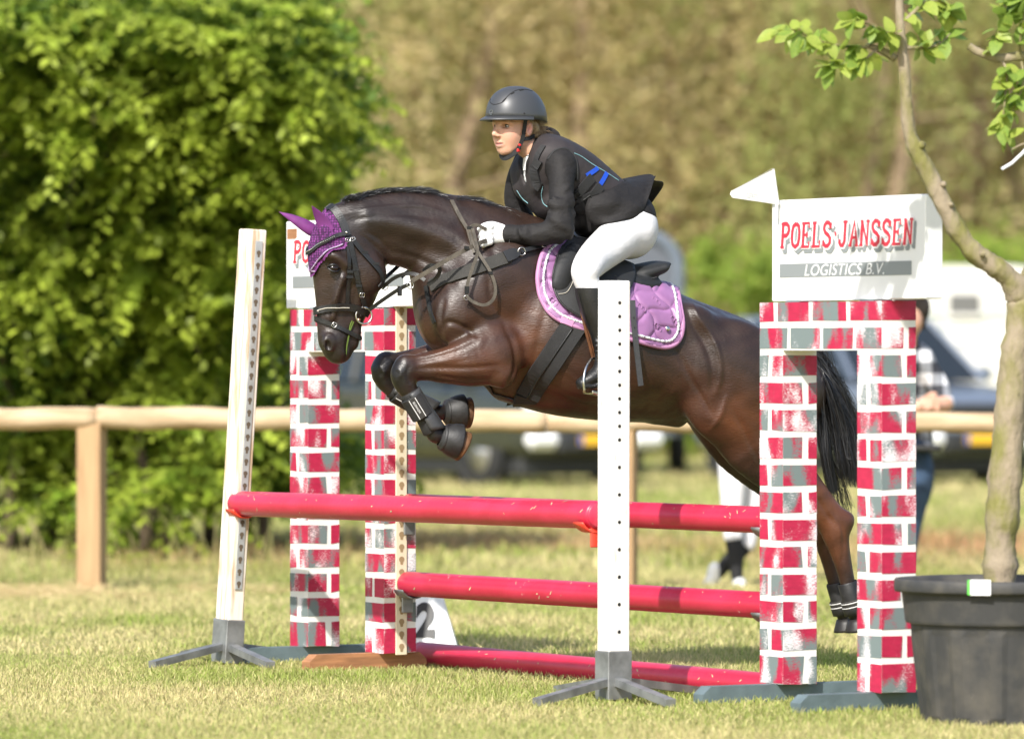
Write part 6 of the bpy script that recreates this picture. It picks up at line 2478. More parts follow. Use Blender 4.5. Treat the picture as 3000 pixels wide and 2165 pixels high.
# loop of the rein's end over the hand and neck
free_strap("rein_loop", [(1424, 672, .20), (1396, 660, .205), (1378, 668, .21), (1382, 700, .225), (1398, 735, .245), (1420, 770, .262), (1440, 805, .272), (1451, 845, .275), (1444, 878, .275), (1418, 894, .275), (1385, 884, .272), (1366, 868, .27)], .0135, M_leather_worn, rein)
free_strap("rein_loop", [(1366, 868, .27), (1370, 830, .268), (1384, 785, .262), (1398, 742, .25), (1393, 705, .235), (1384, 670, .22)], .0135, M_leather_worn, rein)
for (px, py, l) in ((1368, 850, .272), (1375, 668, .213), (1437, 800, .275), (1367, 726, .243)):
    p = HP(px, py, l)
    MB().cbox(p, LAT * .008, AFT * .018, Vector((0, 0, .012 if py != 850 else .03))).build("keeper", M_leather, rein)
p = HP(1366, 872, .272)
MB().tube(ring_pts(p, AFT, Vector((0, 0, 1)), .010, 12), .002, 6, closed=True).build("buckle", M_steel, rein, smooth=True)
strap("neck_strap", [(1322, 590), (1336, 618), (1352, 648), (1366, 672)], .017, M_leather_worn, rein, off=.006, mirror=True)
strap("neck_strap", [(1366, 672), (1376, 705), (1392, 745)], .016, M_leather_worn, rein, off=.010)

martin = thing("martingale", "running martingale straps with steel rings in front of the horse's chest", "martingale", tuple(HP(1240, 860, .1)))
free_strap("fork_strap", [(1118, 845, .055), (1150, 818, .09), (1185, 803, .13), (1220, 805, .16), (1245, 822, .18)], .016, M_leather, martin)
free_strap("fork_strap", [(1120, 822, -.03), (1150, 795, -.05), (1180, 768, -.08), (1205, 752, -.1)], .016, M_leather, martin)
free_strap("fork_strap", [(1240, 795, .20), (1262, 778, .215), (1288, 788, .215), (1278, 815, .20), (1252, 835, .19)], .017, M_leather, martin)
for (px, py, l, r_) in ((1202, 836, .19, .014), (1128, 840, .06, .013)):
    MB().tube(ring_pts(HP(px, py, l), AFT, Vector((0, 0, 1)), r_, 18), .002, 6, closed=True).build("ring", M_steel, martin, smooth=True)
MB().cbox(HP(1171, 853, .165), LAT * .02, AFT * .014, Vector((0, 0, .04))).build("rein_stop", M_leather, martin)
strap("chest_strap", [(1252, 838), (1258, 870), (1266, 910), (1278, 945)], .020, M_leather, martin, off=.008, thick=.006)

bp_ = thing("breastplate", "wide grey elastic breastplate strap across the horse's shoulder", "breastplate", tuple(HP(1400, 800, .25)))
ch = strap("elastic_band", [(1262, 838), (1300, 822), (1360, 800), (1430, 775), (1490, 754)], .056, M_band, bp_, off=.006, thick=.006, mirror=True, n=8)
strap("leather_tab", [(1478, 757), (1500, 748), (1520, 743)], [.052] * 6 + [.05, .048, .044, .040, .034, .028, .022], M_leather, bp_, off=.013, thick=.006)
strap("saddle_strap", [(1522, 742), (1560, 731), (1600, 722), (1650, 711)], .020, M_leather, bp_, off=.016, thick=.005)
for px, py in ((1524, 742),):
    p, nn = near(px, py, .018)
    MB().tube(ring_pts(p, AFT, Vector((0, 0, 1)), .016, 14), .0028, 6, closed=True).build("ring", M_steel, bp_, smooth=True)
buckle(1580, 727, .012, .009, bp_, 1.3, off=.022)
p = near(1660, 708, .035)[0]
MB().tube([p, p + AFT * .02 - Vector((0, 0, .012)), p + AFT * .03 - Vector((0, 0, .02))], .004, 7).build("snap_hook", M_steel, bp_, smooth=True)
strap("under_strap", [(1385, 1140), (1430, 1150), (1490, 1166), (1535, 1180)], .022, M_leather, bp_, off=.004)

# ---------------------------------------------------------------- saddle pad
M_satin = material("lilac_satin", (.29, .135, .29), rough=.42, spec=.5, var=.18, vscale=14, bump=.05, bscale=200)
M_pink = material("pale_pink_piping", (.42, .20, .36), rough=.55)
M_cord = material("white_twisted_cord", (.68, .68, .70), rough=.55, var=.75, vscale=160, color2=(.18, .18, .21), contrast=(.52, .6))
pad = thing("saddle_pad", "lilac quilted satin saddle pad with white corded edge under the saddle", "saddle pad", tuple(HP(1800, 900, .3)))
ppoly = [(1640, 700), (1605, 722), (1584, 745), (1572, 800), (1574, 840), (1586, 880), (1608, 915), (1640, 940), (1700, 962), (1780, 982), (1850, 996), (1905, 1012), (1950, 1018),
         (1984, 1000), (1999, 960), (1994, 915), (1984, 870), (1972, 826), (1955, 812), (1900, 800), (1800, 765), (1720, 735), (1660, 705)]
def quilt(a, l, z):
    s_ = np.abs(l) * .9 - z * .6
    u = a * 1.0 + .55 * z
    v = z - .30 * a
    d1 = np.abs(((u / .115 + .12 * np.sin(v * 40)) % 1) - .5) * .115
    d2 = np.abs(((v / .085 + .16 * np.sin(u * 34)) % 1) - .5) * .085
    d = np.minimum(d1, d2)
    return .008 * (1 - np.exp(-(d / .010) ** 2))
shell("cloth", ppoly, .008, .006, M_satin, pad, relief=quilt, sub=1)
e1 = [(1620, 715), (1585, 745), (1572, 800), (1574, 840), (1586, 880), (1608, 915), (1642, 941)]
e2 = [(1642, 941), (1700, 962), (1780, 982), (1850, 996), (1905, 1012), (1950, 1018), (1984, 1000), (1999, 960), (1994, 915), (1984, 870), (1971, 830)]
pts, nr = outline(e1 + e2[1:], off=.012, n=6)
both(lambda m, p, q: m.tube(p, .0105, 8), pts, nr, "piping", M_pink, pad)
i1 = [(1632, 722), (1600, 748), (1587, 800), (1589, 838), (1600, 874), (1620, 905), (1650, 928), (1705, 948), (1783, 968), (1853, 981), (1908, 996), (1948, 1001), (1972, 986), (1984, 955), (1980, 915), (1970, 872), (1958, 835)]
pts, nr = outline(i1, off=.021, n=10)
def twist(m, p, q):
    m.tube(p, [.0058 + .0016 * math.sin(i * 2.1) for i in range(len(p))], 6)
both(twist, pts, nr, "edge_cord", M_cord, pad)
button(1944, 966, .012, M_steel, pad, .030, "badge")
st = strap("billet_strap", [(1642, 935), (1660, 940), (1678, 948)], .038, M_pink, pad, off=.020, thick=.003)
# raised quilting motifs
for px, py in ((1872, 908), (1970, 942), (1622, 888), (1918, 962), (1915, 890)):
    mb = MB()
    for dx, dy in ((-5, -5), (5, 4)):
        p, nn = near(px + dx, py + dy, .022)
        t = nn.cross(Vector((0, 0, 1))).normalized()
        v_ = t.cross(nn)
        mb.tube([p + t * .009 * math.cos(a_) + v_ * .011 * math.sin(a_) for a_ in np.linspace(0, 4.6, 10)], .0022, 5)
    mb.build("stitched_motif", M_satin, pad, smooth=True)

# ---------------------------------------------------------------- saddle, girth, stirrup
M_saddle = material("black_saddle_suede", (.017, .018, .019), rough=.62, spec=.4, bump=.12, bscale=260, var=.3, vscale=18)
saddle = thing("saddle", "black jumping saddle with curved knee flap on the lilac pad", "saddle", tuple(HP(1750, 800, .2)))
fpoly = [(1668, 712), (1640, 735), (1618, 775), (1613, 815), (1620, 852), (1636, 888), (1664, 914), (1700, 934), (1745, 942), (1790, 925), (1825, 880), (1850, 830), (1840, 785), (1790, 752), (1720, 725)]
shell("flap", fpoly, .030, .007, M_saddle, saddle, sub=0)
pts, nr = outline(fpoly[1:9], off=.036, n=6)
both(lambda m, p, q: m.tube(p, .0042, 6), pts, nr, "flap_edge", M_leather, saddle)
pts, nr = outline([(1634, 872), (1655, 868), (1668, 850), (1676, 828)], off=.040, n=6)
MB().tube(pts, .0016, 5).build("stitching", M_stitch, saddle)
sd = SDF((-.1, -.36, 1.3), (1.2, .36, 1.95), .0075)
for sg in (1, -1):      # knee roll
    p = to_local(near(1650, 800, .036)[0])
    q = to_local(near(1640, 845, .036)[0])
    r_ = to_local(near(1672, 750, .032)[0])
    sd.chain([(r_[0], r_[1] * sg, r_[2]), (p[0], p[1] * sg, p[2]), (q[0], q[1] * sg, q[2])], [(.036, .016), (.050, .022), (.040, .016)], k=.02)
sd.chain([HL(1662, 722), HL(1690, 752), HL(1730, 782)], [(.028, .055), (.032, .085), (.032, .11)], k=.03)
sd.chain([HL(1730, 782), HL(1800, 800), HL(1860, 802), HL(1915, 788)], [(.030, .11), (.032, .14), (.036, .165), (.028, .16)], k=.03)
sd.chain([HL(1860, 800), HL(1905, 786), HL(1934, 774)], [(.022, .15), (.018, .15), (.009, .135)], k=.03)
for sg in (1, -1):
    sd.chain([HL(1760, 800, .14 * sg), HL(1830, 826, .155 * sg), HL(1890, 838, .14 * sg), HL(1918, 832, .11 * sg)], [(.036, .05), (.038, .06), (.034, .06), (.026, .05)], k=.02)
sdf_obj(sd, "seat", M_saddle, saddle)
del sd
pts = [HP(px, py, .155 + .01) for px, py in ((1805, 808), (1850, 816), (1900, 818), (1924, 812))]
MB().tube([Vector(q) for q in spline([tuple(p) for p in pts], 5)], .0025, 5).build("welt", M_leather, saddle)
tp, tn_ = near(1795, 815, .07)
tag_o = MB().bbox(HP(1795, 814, .245), AFT * .036 + Vector((0, 0, .010)), Vector((0, 0, .012)) - AFT * .003, LAT * .002, .0005).build("maker_label", M_leather, saddle)
text_mesh("Wintec", .008, M_white_print, HP(1784, 822, .2465), AFT + Vector((0, 0, .28)), Vector((0, 0, 1)) - AFT * .28, "lettering", tag_o, width=.028)

girth = thing("girth", "wide black neoprene girth strapped round the horse's barrel", "girth", tuple(HP(1600, 1060, .3)))
pts, nr = drape([(1688, 945), (1650, 1000), (1610, 1060), (1570, 1120), (1545, 1160)], 6, .006)
nb_ = len(pts)
und = [lw(*HL(1538, 1176, .10)) , lw(*HL(1536, 1184, 0.0)), lw(*HL(1538, 1176, -.10))]
mp_, mn_ = [mirror_pt(p) for p in pts][::-1], [mirror_n(q) for q in nr][::-1]
allp = pts + mp_
alln = nr + mn_
MB().ribbon(pts, nr, .105, .012).build("strap", M_neoprene, girth)
MB().ribbon(mp_, mn_, .105, .012).build("strap", M_neoprene, girth)
MB().tube([p + q * .014 for p, q in zip(pts[2:], nr[2:])], .004, 6).build("centre_seam", M_leather, girth, smooth=True)
MB().ribbon([pts[-1], und[0], und[1], und[2], mp_[0]], [nr[-1], Vector((0, 0, -1)), Vector((0, 0, -1)), Vector((0, 0, -1)), mn_[0]], .10, .012).build("belly_pad", M_neoprene, girth)
free_strap("loose_end", [(1853, 880, .325), (1855, 930, .335), (1862, 1000, .34), (1870, 1070, .34), (1877, 1130, .34)], .024, M_shell, girth, thick=.004)
mb = MB()
for py in (930, 960, 990):
    mb.lathe(HP(1853 + (py - 880) * .075, py, .343), [(.0028, 0), (.0026, .0015)], 8, LAT)
mb.build("strap_hole", M_leather, girth)

LEGL = to_local(near(1740, 930, 0)[0])[1]
stp = thing("stirrup", "steel stirrup iron hanging on a brown leather by the rider's boot", "stirrup", tuple(HP(1730, 1100, LEGL + .05)))
free_strap("stirrup_leather", [(1698, 885, LEGL + .045), (1712, 950, LEGL + .06), (1728, 1010, LEGL + .065), (1737, 1046, LEGL + .06)], .012, M_brown_leather, stp, nrm=(LAT * .6 - AFT * .8).normalized())
free_strap("stirrup_leather", [(1704, 885, LEGL + .04), (1720, 950, LEGL + .055), (1734, 1010, LEGL + .06), (1741, 1046, LEGL + .06)], .012, M_brown_leather, stp, nrm=(LAT * .6 - AFT * .8).normalized())
lc = LEGL + .06
S = spline([tuple(HP(*q)) for q in ((1712, 1150, lc + .055), (1710, 1110, lc + .055), (1718, 1075, lc + .035), (1736, 1050, lc), (1752, 1070, lc - .035), (1762, 1105, lc - .055), (1765, 1145, lc - .055))], 5)
MB().tube([Vector(p) for p in S], .0055, 8).build("iron", M_steel, stp, smooth=True)
MB().bbox(HP(1738, 1152, lc), AFT * .05 + Vector((0, 0, -.01)), LAT * .125, Vector((0, 0, .016)), .004).build("tread", M_steel, stp)

# ================================================================ the rider
M_skin = material("skin", (1, 1, 1), rough=.48, spec=.4, sub=.12, attr="tint", bump=.04, bscale=300)
M_jacket = material("black_softshell", (.0155, .0140, .0140), rough=.72, spec=.3, var=.25, vscale=12, bump=.9, bscale=17, stretch=(1, 1, 1.6))
M_vest = material("charcoal_vest_fabric", (.034, .028, .029), rough=.66, spec=.35, var=.25, vscale=14, bump=.12, bscale=260)
M_vest_dark = material("black_webbing", (.013, .013, .014), rough=.75, bump=.2, bscale=260)
M_white_cloth = material("white_breeches_cloth", (.70, .69, .70), rough=.75, var=.06, vscale=8, bump=.6, bscale=11, stretch=(1, 1, 1.5))
M_glove = material("white_glove_cloth", (.80, .79, .78), rough=.8, bump=.15, bscale=260, var=.06, vscale=20)
M_boot = material("black_boot_leather", (.014, .014, .0145), rough=.42, spec=.5, bump=.2, bscale=140, var=.4, vscale=24)
M_helmet = material("matt_graphite_helmet", (.062, .064, .068), rough=.42, spec=.5, metal=.25)
M_blue = material("blue_strip", (.01, .06, .42), rough=.5)
M_teal = material("teal_piping", (.22, .42, .46), rough=.5)
M_redclip = material("red_buckle", (.70, .03, .03), rough=.4)
M_hair = material("dark_blond_hair", (.16, .095, .05), rough=.5, var=.6, vscale=60, color2=(.35, .25, .14))
M_hair_dark = material("dark_hair_net", (.02, .014, .011), rough=.7, bump=.6, bscale=120)

rider = thing("person", "rider in grey helmet, black jacket and white breeches folded forward over the jumping horse", "person", tuple(HP(1800, 760, 0)))
kn = LEGL + .075         # lateral place of the near knee and calf
# ---------------------------------------------------------------- head frame
HYAW = math.radians(42)
HO = HP(1506, 372, -.01)
HFW = Vector((-math.cos(HYAW), -math.sin(HYAW), 0))
HLT = Vector((math.sin(HYAW), -math.cos(HYAW), 0))
def hw(V):
    V = np.asarray(V, float)
    return np.array(HO)[None] + V[:, :1] * np.array(HFW)[None] + V[:, 1:2] * np.array(HLT)[None] + V[:, 2:] * np.array([[0, 0, 1]])
def hp(x, l, z):
    return HO + HFW * x + HLT * l + Vector((0, 0, z))
def world_to_head(p):
    d = Vector(p) - HO
    return (d.dot(HFW), d.dot(HLT), d.z)

sd = SDF((-.16, -.12, -.24), (.15, .12, .16), .0031)
sd.ell((-.005, 0, .035), (.094, .074, .10), k=.01)
sd.ell((.022, 0, -.022), (.066, .057, .078), k=.03)
sd.chain([(.030, 0, -.050), (.050, 0, -.088), (.058, 0, -.104)], [(.036, .043), (.029, .034), (.0165, .019)], k=.026)     # jaw to chin
for sg in (-1, 1):
    sd.chain([(-.010, .048 * sg, -.040), (.004, .044 * sg, -.070), (.045, .026 * sg, -.096)], [.014, .013, .013], k=.025)      # jaw edge
    sd.ell((.047, .030 * sg, -.040), (.029, .025, .034), k=.035)                                                            # cheek
    sd.ell((.078, .033 * sg, .001), (.014, .017, .010), k=.014, op='sub')                                                  # eye hollow
    sd.chain([(.078, .014 * sg, .019), (.076, .034 * sg, .022), (.062, .052 * sg, .014)], [.006, .007, .006], k=.02)          # brow
    sd.ell((.096, .011 * sg, -.040), (.011, .008, .007), k=.008)                                                           # nostril wing
    sd.ell((-.016, .074 * sg, -.012), (.019, .012, .031), math.radians(12), k=.006)                                        # ear
    sd.ell((-.012, .087 * sg, -.010), (.010, .009, .018), math.radians(12), k=.006, op='sub')
sd.chain([(.084, 0, .010), (.097, 0, -.014), (.110, 0, -.033)], [.009, .0092, .0105], k=.012)                                  # nose
sd.chain([(.0735, .022, -.0715), (.083, .009, -.0668), (.0845, 0, -.0672), (.083, -.009, -.0668), (.0735, -.022, -.0715)], [.003, .0048, .0046, .0048, .003], k=.012)                         # upper lip
sd.chain([(.0735, .019, -.0765), (.0815, .009, -.0805), (.083, 0, -.0812), (.0815, -.009, -.0805), (.0735, -.019, -.0765)], [.003, .0052, .0058, .0052, .003], k=.012)                      # lower lip
sd.chain([(.080, .021, -.0728), (.0885, .008, -.0738), (.0895, 0, -.0742), (.0885, -.008, -.0738), (.080, -.021, -.0728)], [.0020, .0034, .0036, .0034, .0020], k=.003, op='sub')
nk = world_to_head(HP(1582, 452, 0))
sd.chain([(-.020, 0, -.05), (nk[0] * .55 - .008, nk[1] * .55, nk[2] * .55 - .03), nk], [(.048, .046), (.047, .046), (.055, .055)], k=.03)
head = sdf_obj(sd, "head", M_skin, rider, hw)
del sd
c = np.empty(len(head.data.vertices) * 3, dtype=np.float32)
head.data.vertices.foreach_get("co", c)
c = c.reshape(-1, 3) - np.array(HO)[None]
fx, fl, fz = c @ np.array(HFW), c @ np.array(HLT), c[:, 2]
def g3(x, l, z, r):
    return np.exp(-(((fx - x) ** 2 + (np.abs(fl) - l) ** 2 + (fz - z) ** 2) / r ** 2))[:, None]
sk = np.tile(np.array([[.60, .345, .235]]), (len(c), 1))
def tint(k_, colr):
    global sk
    k_ = np.clip(k_, 0, 1)
    sk = sk * (1 - k_) + np.array([colr]) * k_
tint(.6 * g3(.058, .040, -.034, .030), (.62, .26, .20))
tint(.5 * g3(.10, 0, -.034, .014), (.62, .27, .2))
lipk = np.exp(-((fz + .0740) / .0085) ** 4 - (fl / .021) ** 4)[:, None] * (fx > .070)[:, None]
tint(.85 * lipk, (.50, .20, .18))
tint(.9 * np.exp(-((fz + .0741) / .0026) ** 2 - (fl / .020) ** 4)[:, None] * (fx > .068)[:, None], (.10, .03, .03))
tint(.9 * g3(-.012, .070, -.012, .025), (.62, .25, .2))
tint(.85 * np.exp(-((fz - .0225 + .25 * np.maximum(np.abs(fl) - .03, 0)) / .0042) ** 2 - ((np.abs(fl) - .033) / .019) ** 2)[:, None] * (fx > .04)[:, None], (.14, .075, .04))
set_colors(head, sk)
M_eyewhite = material("eye_white", (.50, .46, .44), rough=.25)
M_iris = material("iris", (.075, .06, .04), rough=.1, coat=1)
M_lash = material("lash", (.03, .018, .012), rough=.7)
for sg in (-1, 1):
    e = hp(.0625, .0325 * sg, .0005)
    gz = (HFW * .93 - HLT * .30).normalized()
    mb = MB()
    n = 14
    V, Q = [], []
    for i in range(9):
        t_ = math.pi * i / 8
        for j in range(n):
            ph = 2 * math.pi * j / n
            V.append(e + (HFW * math.cos(ph) + HLT * math.sin(ph)) * (.0118 * math.sin(t_)) + Vector((0, 0, .0105 * math.cos(t_))))
    for i in range(8):
        for j in range(n):
            Q.append((i * n + j, i * n + (j + 1) % n, (i + 1) * n + (j + 1) % n, (i + 1) * n + j))
    ey = mb.add(V, Q).build("eye", M_eyewhite, rider, smooth=True)
    MB().lathe(e + gz * .0098, [(.0068, 0), (.0062, .0016), (.002, .0028)], 14, gz).build("iris", M_iris, ey, smooth=True)
    for dz, rr in ((.0052, .0026), (-.0052, .0012)):
        pts = [hp(.0738 - .007 * t_ * t_, (.0325 + .0140 * t_) * sg, .0005 + dz * (1 - t_ * t_ * .9)) for t_ in np.linspace(-1, 1, 9)]
        MB().tube(pts, [rr * (1 - .4 * abs(t_)) for t_ in np.linspace(-1, 1, 9)], 5).build("eyelid", M_lash, rider, smooth=True)
MB().tube([hp(.0785, x_, -.0728) for x_ in np.linspace(-.010, .010, 6)], .0022, 6).build("teeth", M_eyewhite, rider, smooth=True)
MB().lathe(hp(-.006, .083, -.036), [(.0022, 0), (.0015, .0016)], 8, HLT).build("ear_stud", M_steel, rider)

# ---------------------------------------------------------------- helmet
helm = None
V, Q = [], []
nu, nv = 40, 16
for i in range(nv + 1):
    ph = (math.pi / 2) * (i / nv) ** .9
    for j in range(nu):
        an = 2 * math.pi * j / nu
        ca, sa = math.cos(an), math.sin(an)
        drop = -.012 * max(0, -ca) ** 2 + .006 * max(0, ca)
        r_ = math.cos(ph) ** .86
        x = (.139 if ca > 0 else .142) * r_ * ca - .012
        l = .114 * r_ * sa
        z = .028 + drop * math.cos(ph) ** 2 + .141 * math.sin(ph) ** .93
        V.append(hp(x, l, z))
for i in range(nv):
    for j in range(nu):
        Q.append((i * nu + j, i * nu + (j + 1) % nu, (i + 1) * nu + (j + 1) % nu, (i + 1) * nu + j))
helm = MB().add(V, Q).build("helmet", M_helmet, rider, smooth=True)
helm.modifiers.new("thickness", 'SOLIDIFY').thickness = .014
HBV = BVHTree.FromPolygons([tuple(v) for v in V], Q)
def on_helm(px, py, off=.001):
    o = Vector((0, 0, H))
    d = (P(px, py, 20.0) - o).normalized()
    h = HBV.ray_cast(o + d * 15, d)
    if h[0] is None:
        h = HBV.find_nearest(HP(px, py, .1))
    n = h[1] if h[1].dot(d) < 0 else -h[1]
    return h[0] + n * off, n
# brim
V, Q = [], []
m = 22
for i in range(m + 1):
    an = math.radians(-88 + 176 * i / m)
    ca, sa = math.cos(an), math.sin(an)
    ext = .036 * max(0, ca) ** 1.2
    for k in range(4):
        r_, zz = ((0, .006), (1, -.004), (1, -.009), (0, -.006))[k]
        V.append(hp((.139 + ext * r_) * ca - .012, (.1155 + ext * r_ * .45) * sa, .033 + zz + .004 * ca * (1 - r_) - .002 * r_))
for i in range(m):
    for k in range(4):
        Q.append((i * 4 + k, i * 4 + (k + 1) % 4, (i + 1) * 4 + (k + 1) % 4, (i + 1) * 4 + k))
MB().add(V, Q).build("brim", M_helmet, helm, smooth=True)
groove = [(1437, 291), (1436, 300), (1448, 307), (1473, 300), (1485, 285), (1503, 270), (1525, 263), (1545, 264), (1560, 268)]
pts, nr = zip(*[on_helm(a, b, .0) for a, b in spline(groove, 4)])
MB().tube(pts, .0021, 6).build("vent_groove", M_vest_dark, helm)
for a, b in (((1472, 299), (1482, 289)), ((1496, 277), (1506, 272)), ((1522, 266), (1533, 264))):
    p, q = on_helm(*a, .0005)[0], on_helm(*b, .0005)[0]
    MB().tube([p, q], .0036, 6).build("vent_slot", M_vest_dark, helm)
p, nn = on_helm(1440, 331, .002)
t = nn.cross(Vector((0, 0, 1))).normalized()
v_ = t.cross(nn)
shield = [(-.0075, .009), (0, .0105), (.0075, .009), (.0068, 0), (.004, -.006), (0, -.0095), (-.004, -.006), (-.0068, 0)]
bd_ = MB().tube([p + t * a + v_ * b for a, b in shield], .0012, 5, closed=True).build("badge", M_steel, helm)
MB().prism([p + t * a * .8 + v_ * b * .8 - nn * .001 for a, b in shield], nn * .0012).build("badge_field", M_vest_dark, bd_)
MB().tube([p + nn * .0008 + t * a + v_ * b for a, b in ((-.0035, -.001), (-.0025, .003), (.0005, .004), (.0035, .002), (.0035, -.002), (.001, -.0005), (-.001, .0015))], .0006, 4).build("badge_mark", M_steel, bd_)
p, nn = on_helm(1536, 333, .0)
MB().lathe(p, [(.004, 0), (.003, .002)], 10, nn).build("rivet", M_vest_dark, helm)
# harness
def hstrap(name, pts_, w_=.017, mat=M_vest_dark, thick=.003):
    S = [hp(*q) for q in spline(pts_, 5)]
    nr = [(q - hp(-.01, 0, q.z - HO.z)).normalized() for q in S]
    return MB().ribbon(S, nr, w_, thick).build(name, mat, helm)
for sg in (1, -1):
    hstrap("harness_strap", [(.014, .088 * sg, .030), (.013, .079 * sg, -.005), (.014, .070 * sg, -.045), (.020, .062 * sg, -.075), (.028, .052 * sg, -.098)])
    hstrap("harness_strap", [(.016, .068 * sg, -.056), (-.022, .069 * sg, -.050), (-.060, .060 * sg, -.036)], .016)
hstrap("chin_strap", [(.026, .054, -.098), (.040, .038, -.115), (.048, .015, -.128), (.050, 0, -.131), (.048, -.015, -.128), (.040, -.038, -.115), (.026, -.054, -.098)], .022, thick=.006)
for z_, s_ in ((-.078, .010), (-.100, .014)):
    MB().bbox(hp(.022 if z_ > -.09 else .027, .062 if z_ > -.09 else .057, z_), HFW * .016, HLT * .007, Vector((0, 0, s_)), .002).build("buckle", M_redclip, helm)
MB().bbox(hp(.0245, .0625, -.090), HFW * .011, HLT * .008, Vector((0, 0, .014)), .002).build("buckle_clip", M_vest_dark, helm)

# ---------------------------------------------------------------- hair
sd = SDF((-.26, -.12, -.14), (.05, .12, .10), .005)
sd.chain([(-.045, 0, .0), (-.07, 0, -.02), (-.10, 0, -.045)], [(.075, .07), (.055, .055), (.035, .035)], k=.03)
for sg in (-1, 1):
    sd.chain([(-.030, .060 * sg, .026), (-.062, .052 * sg, -.004), (-.09, .02 * sg, -.04)], [.015, .022, .02], k=.02)
sdf_obj(sd, "hair", M_hair, rider, hw)
sd = SDF((-.30, -.12, -.16), (.0, .12, .06), .005)
sd.chain([(-.10, .01, -.030), (-.145, .02, -.030), (-.185, .03, -.042), (-.200, .03, -.068)], [.026, .036, .037, .026], k=.02)
sdf_obj(sd, "hair_bun", M_hair_dark, rider, hw)
strands = []
for i in range(420):
    b = np.array([-.045 - .045 * RNG.random(), (.050 + .014 * RNG.random()), .018 - .06 * RNG.random()])
    L_ = .03 + .05 * RNG.random() ** 2
    d = np.array([-.9, .25 * RNG.normal() + .1, .28 + .3 * RNG.normal()])
    d /= np.linalg.norm(d)
    cv = np.array([0, .1 * RNG.normal(), -.4 + .45 * RNG.normal()])
    strands.append(hw(np.array([b + d * L_ * s_ + cv * L_ * s_ * s_ for s_ in np.linspace(0, 1, 6)])))
hair_mesh("loose_hair", strands, M_hair, rider, .0008)

# ---------------------------------------------------------------- body core, jacket, vest
torso = [((1838, 640), (.118, .150)), ((1765, 592), (.112, .128)), ((1676, 530), (.128, .146)), ((1614, 478), (.105, .158)), ((1584, 446), (.062, .085))]
def tchain(sd, grow, k=.05, sl=slice(None)):
    T = torso[sl]
    sd.chain([HL(*p) for p, _ in T], [(a + grow, b + grow) for _, (a, b) in T], k=k)
near_arm = [((1644, 484, .138), .054), ((1645, 532, .178), .053), ((1643, 600, .212), .050), ((1640, 668, .235), .046)]
near_fore = [((1640, 668, .235), .046), ((1600, 684, .225), .045), ((1545, 688, .195), .043), ((1488, 687, .165), .036)]
far_arm = [((1545, 478, -.150), .060), ((1522, 530, -.180), .056), ((1512, 590, -.20), .050), ((1530, 650, -.20), .046)]
far_fore = [((1530, 650, -.20), .046), ((1490, 672, -.17), .042), ((1430, 690, -.13), .036)]
sd = SDF((-.2, -.50, 1.35), (1.15, .50, 2.35), .008)
tchain(sd, -.022)
for ch_ in (near_arm, near_fore, far_arm, far_fore):
    sd.chain([HL(*p) for p, _ in ch_], [r - .014 for _, r in ch_], k=.03)
corebody = sdf_obj(sd, "body", M_jacket, rider)

sd = SDF((-.12, -.48, 1.40), (1.25, .48, 2.32), .0066)
tchain(sd, 0)
sd.chain([HL(1638, 474, .09), HL(1644, 484, .138)], [.054, .054], k=.05)
for ch_ in (near_arm, near_fore, far_arm, far_fore):
    sd.chain([HL(*p) for p, _ in ch_], [r for _, r in ch_], k=.035)
sd.chain([HL(1495, 687, .168), HL(1480, 687, .162)], [.040, .041], k=.01)
sd.chain([HL(1552, 505, -.06), HL(1568, 555, -.05), HL(1606, 605, -.01), HL(1660, 650, 0)], [(.05, .10), (.055, .11), (.055, .11), (.05, .10)], k=.04)
# sleeve and side creases
rc = np.random.default_rng(5)
for i in range(9):
    y0 = 520 + i * 20
    x0 = 1604 + 4 * rc.normal()
    sd.chain([HL(x0, y0, .24), HL(x0 + 34, y0 + 16 + 8 * rc.normal(), .27), HL(x0 + 78, y0 + 6 + 12 * rc.normal(), .25)], [.002, .004 + .002 * rc.random(), .001], k=.03)
for i in range(7):
    x0 = 1500 + i * 21
    sd.chain([HL(x0, 662, .22), HL(x0 + 12 + 5 * rc.normal(), 690, .24), HL(x0 + 26 + 6 * rc.normal(), 715, .22)], [.002, .004 + .002 * rc.random(), .002], k=.025)
for i in range(5):
    sd.chain([HL(1612 + 12 * i, 640 - 8 * i, .27), HL(1640 + 8 * i, 655 + 5 * i, .285), HL(1672, 662 + 10 * i, .26)], [.005, .009, .004], k=.02)
sd.chain([HL(1750, 605, 0), HL(1732, 645, 0), HL(1722, 668, 0)], [(.085, .145), (.065, .15), (.04, .14)], k=.04)
# collar
sd.chain([HL(1592, 440, .06), HL(1568, 452, .065), HL(1548, 478, .05), HL(1548, 510, .03)], [.016, .014, .012, .010], k=.02)
sd.chain([HL(1575, 430, -.06), HL(1540, 450, -.065), HL(1528, 480, -.05), HL(1540, 510, -.02)], [.016, .014, .012, .010], k=.02)
sd.blur(1)
jk = sdf_obj(sd, "jacket", M_jacket, rider)
del sd
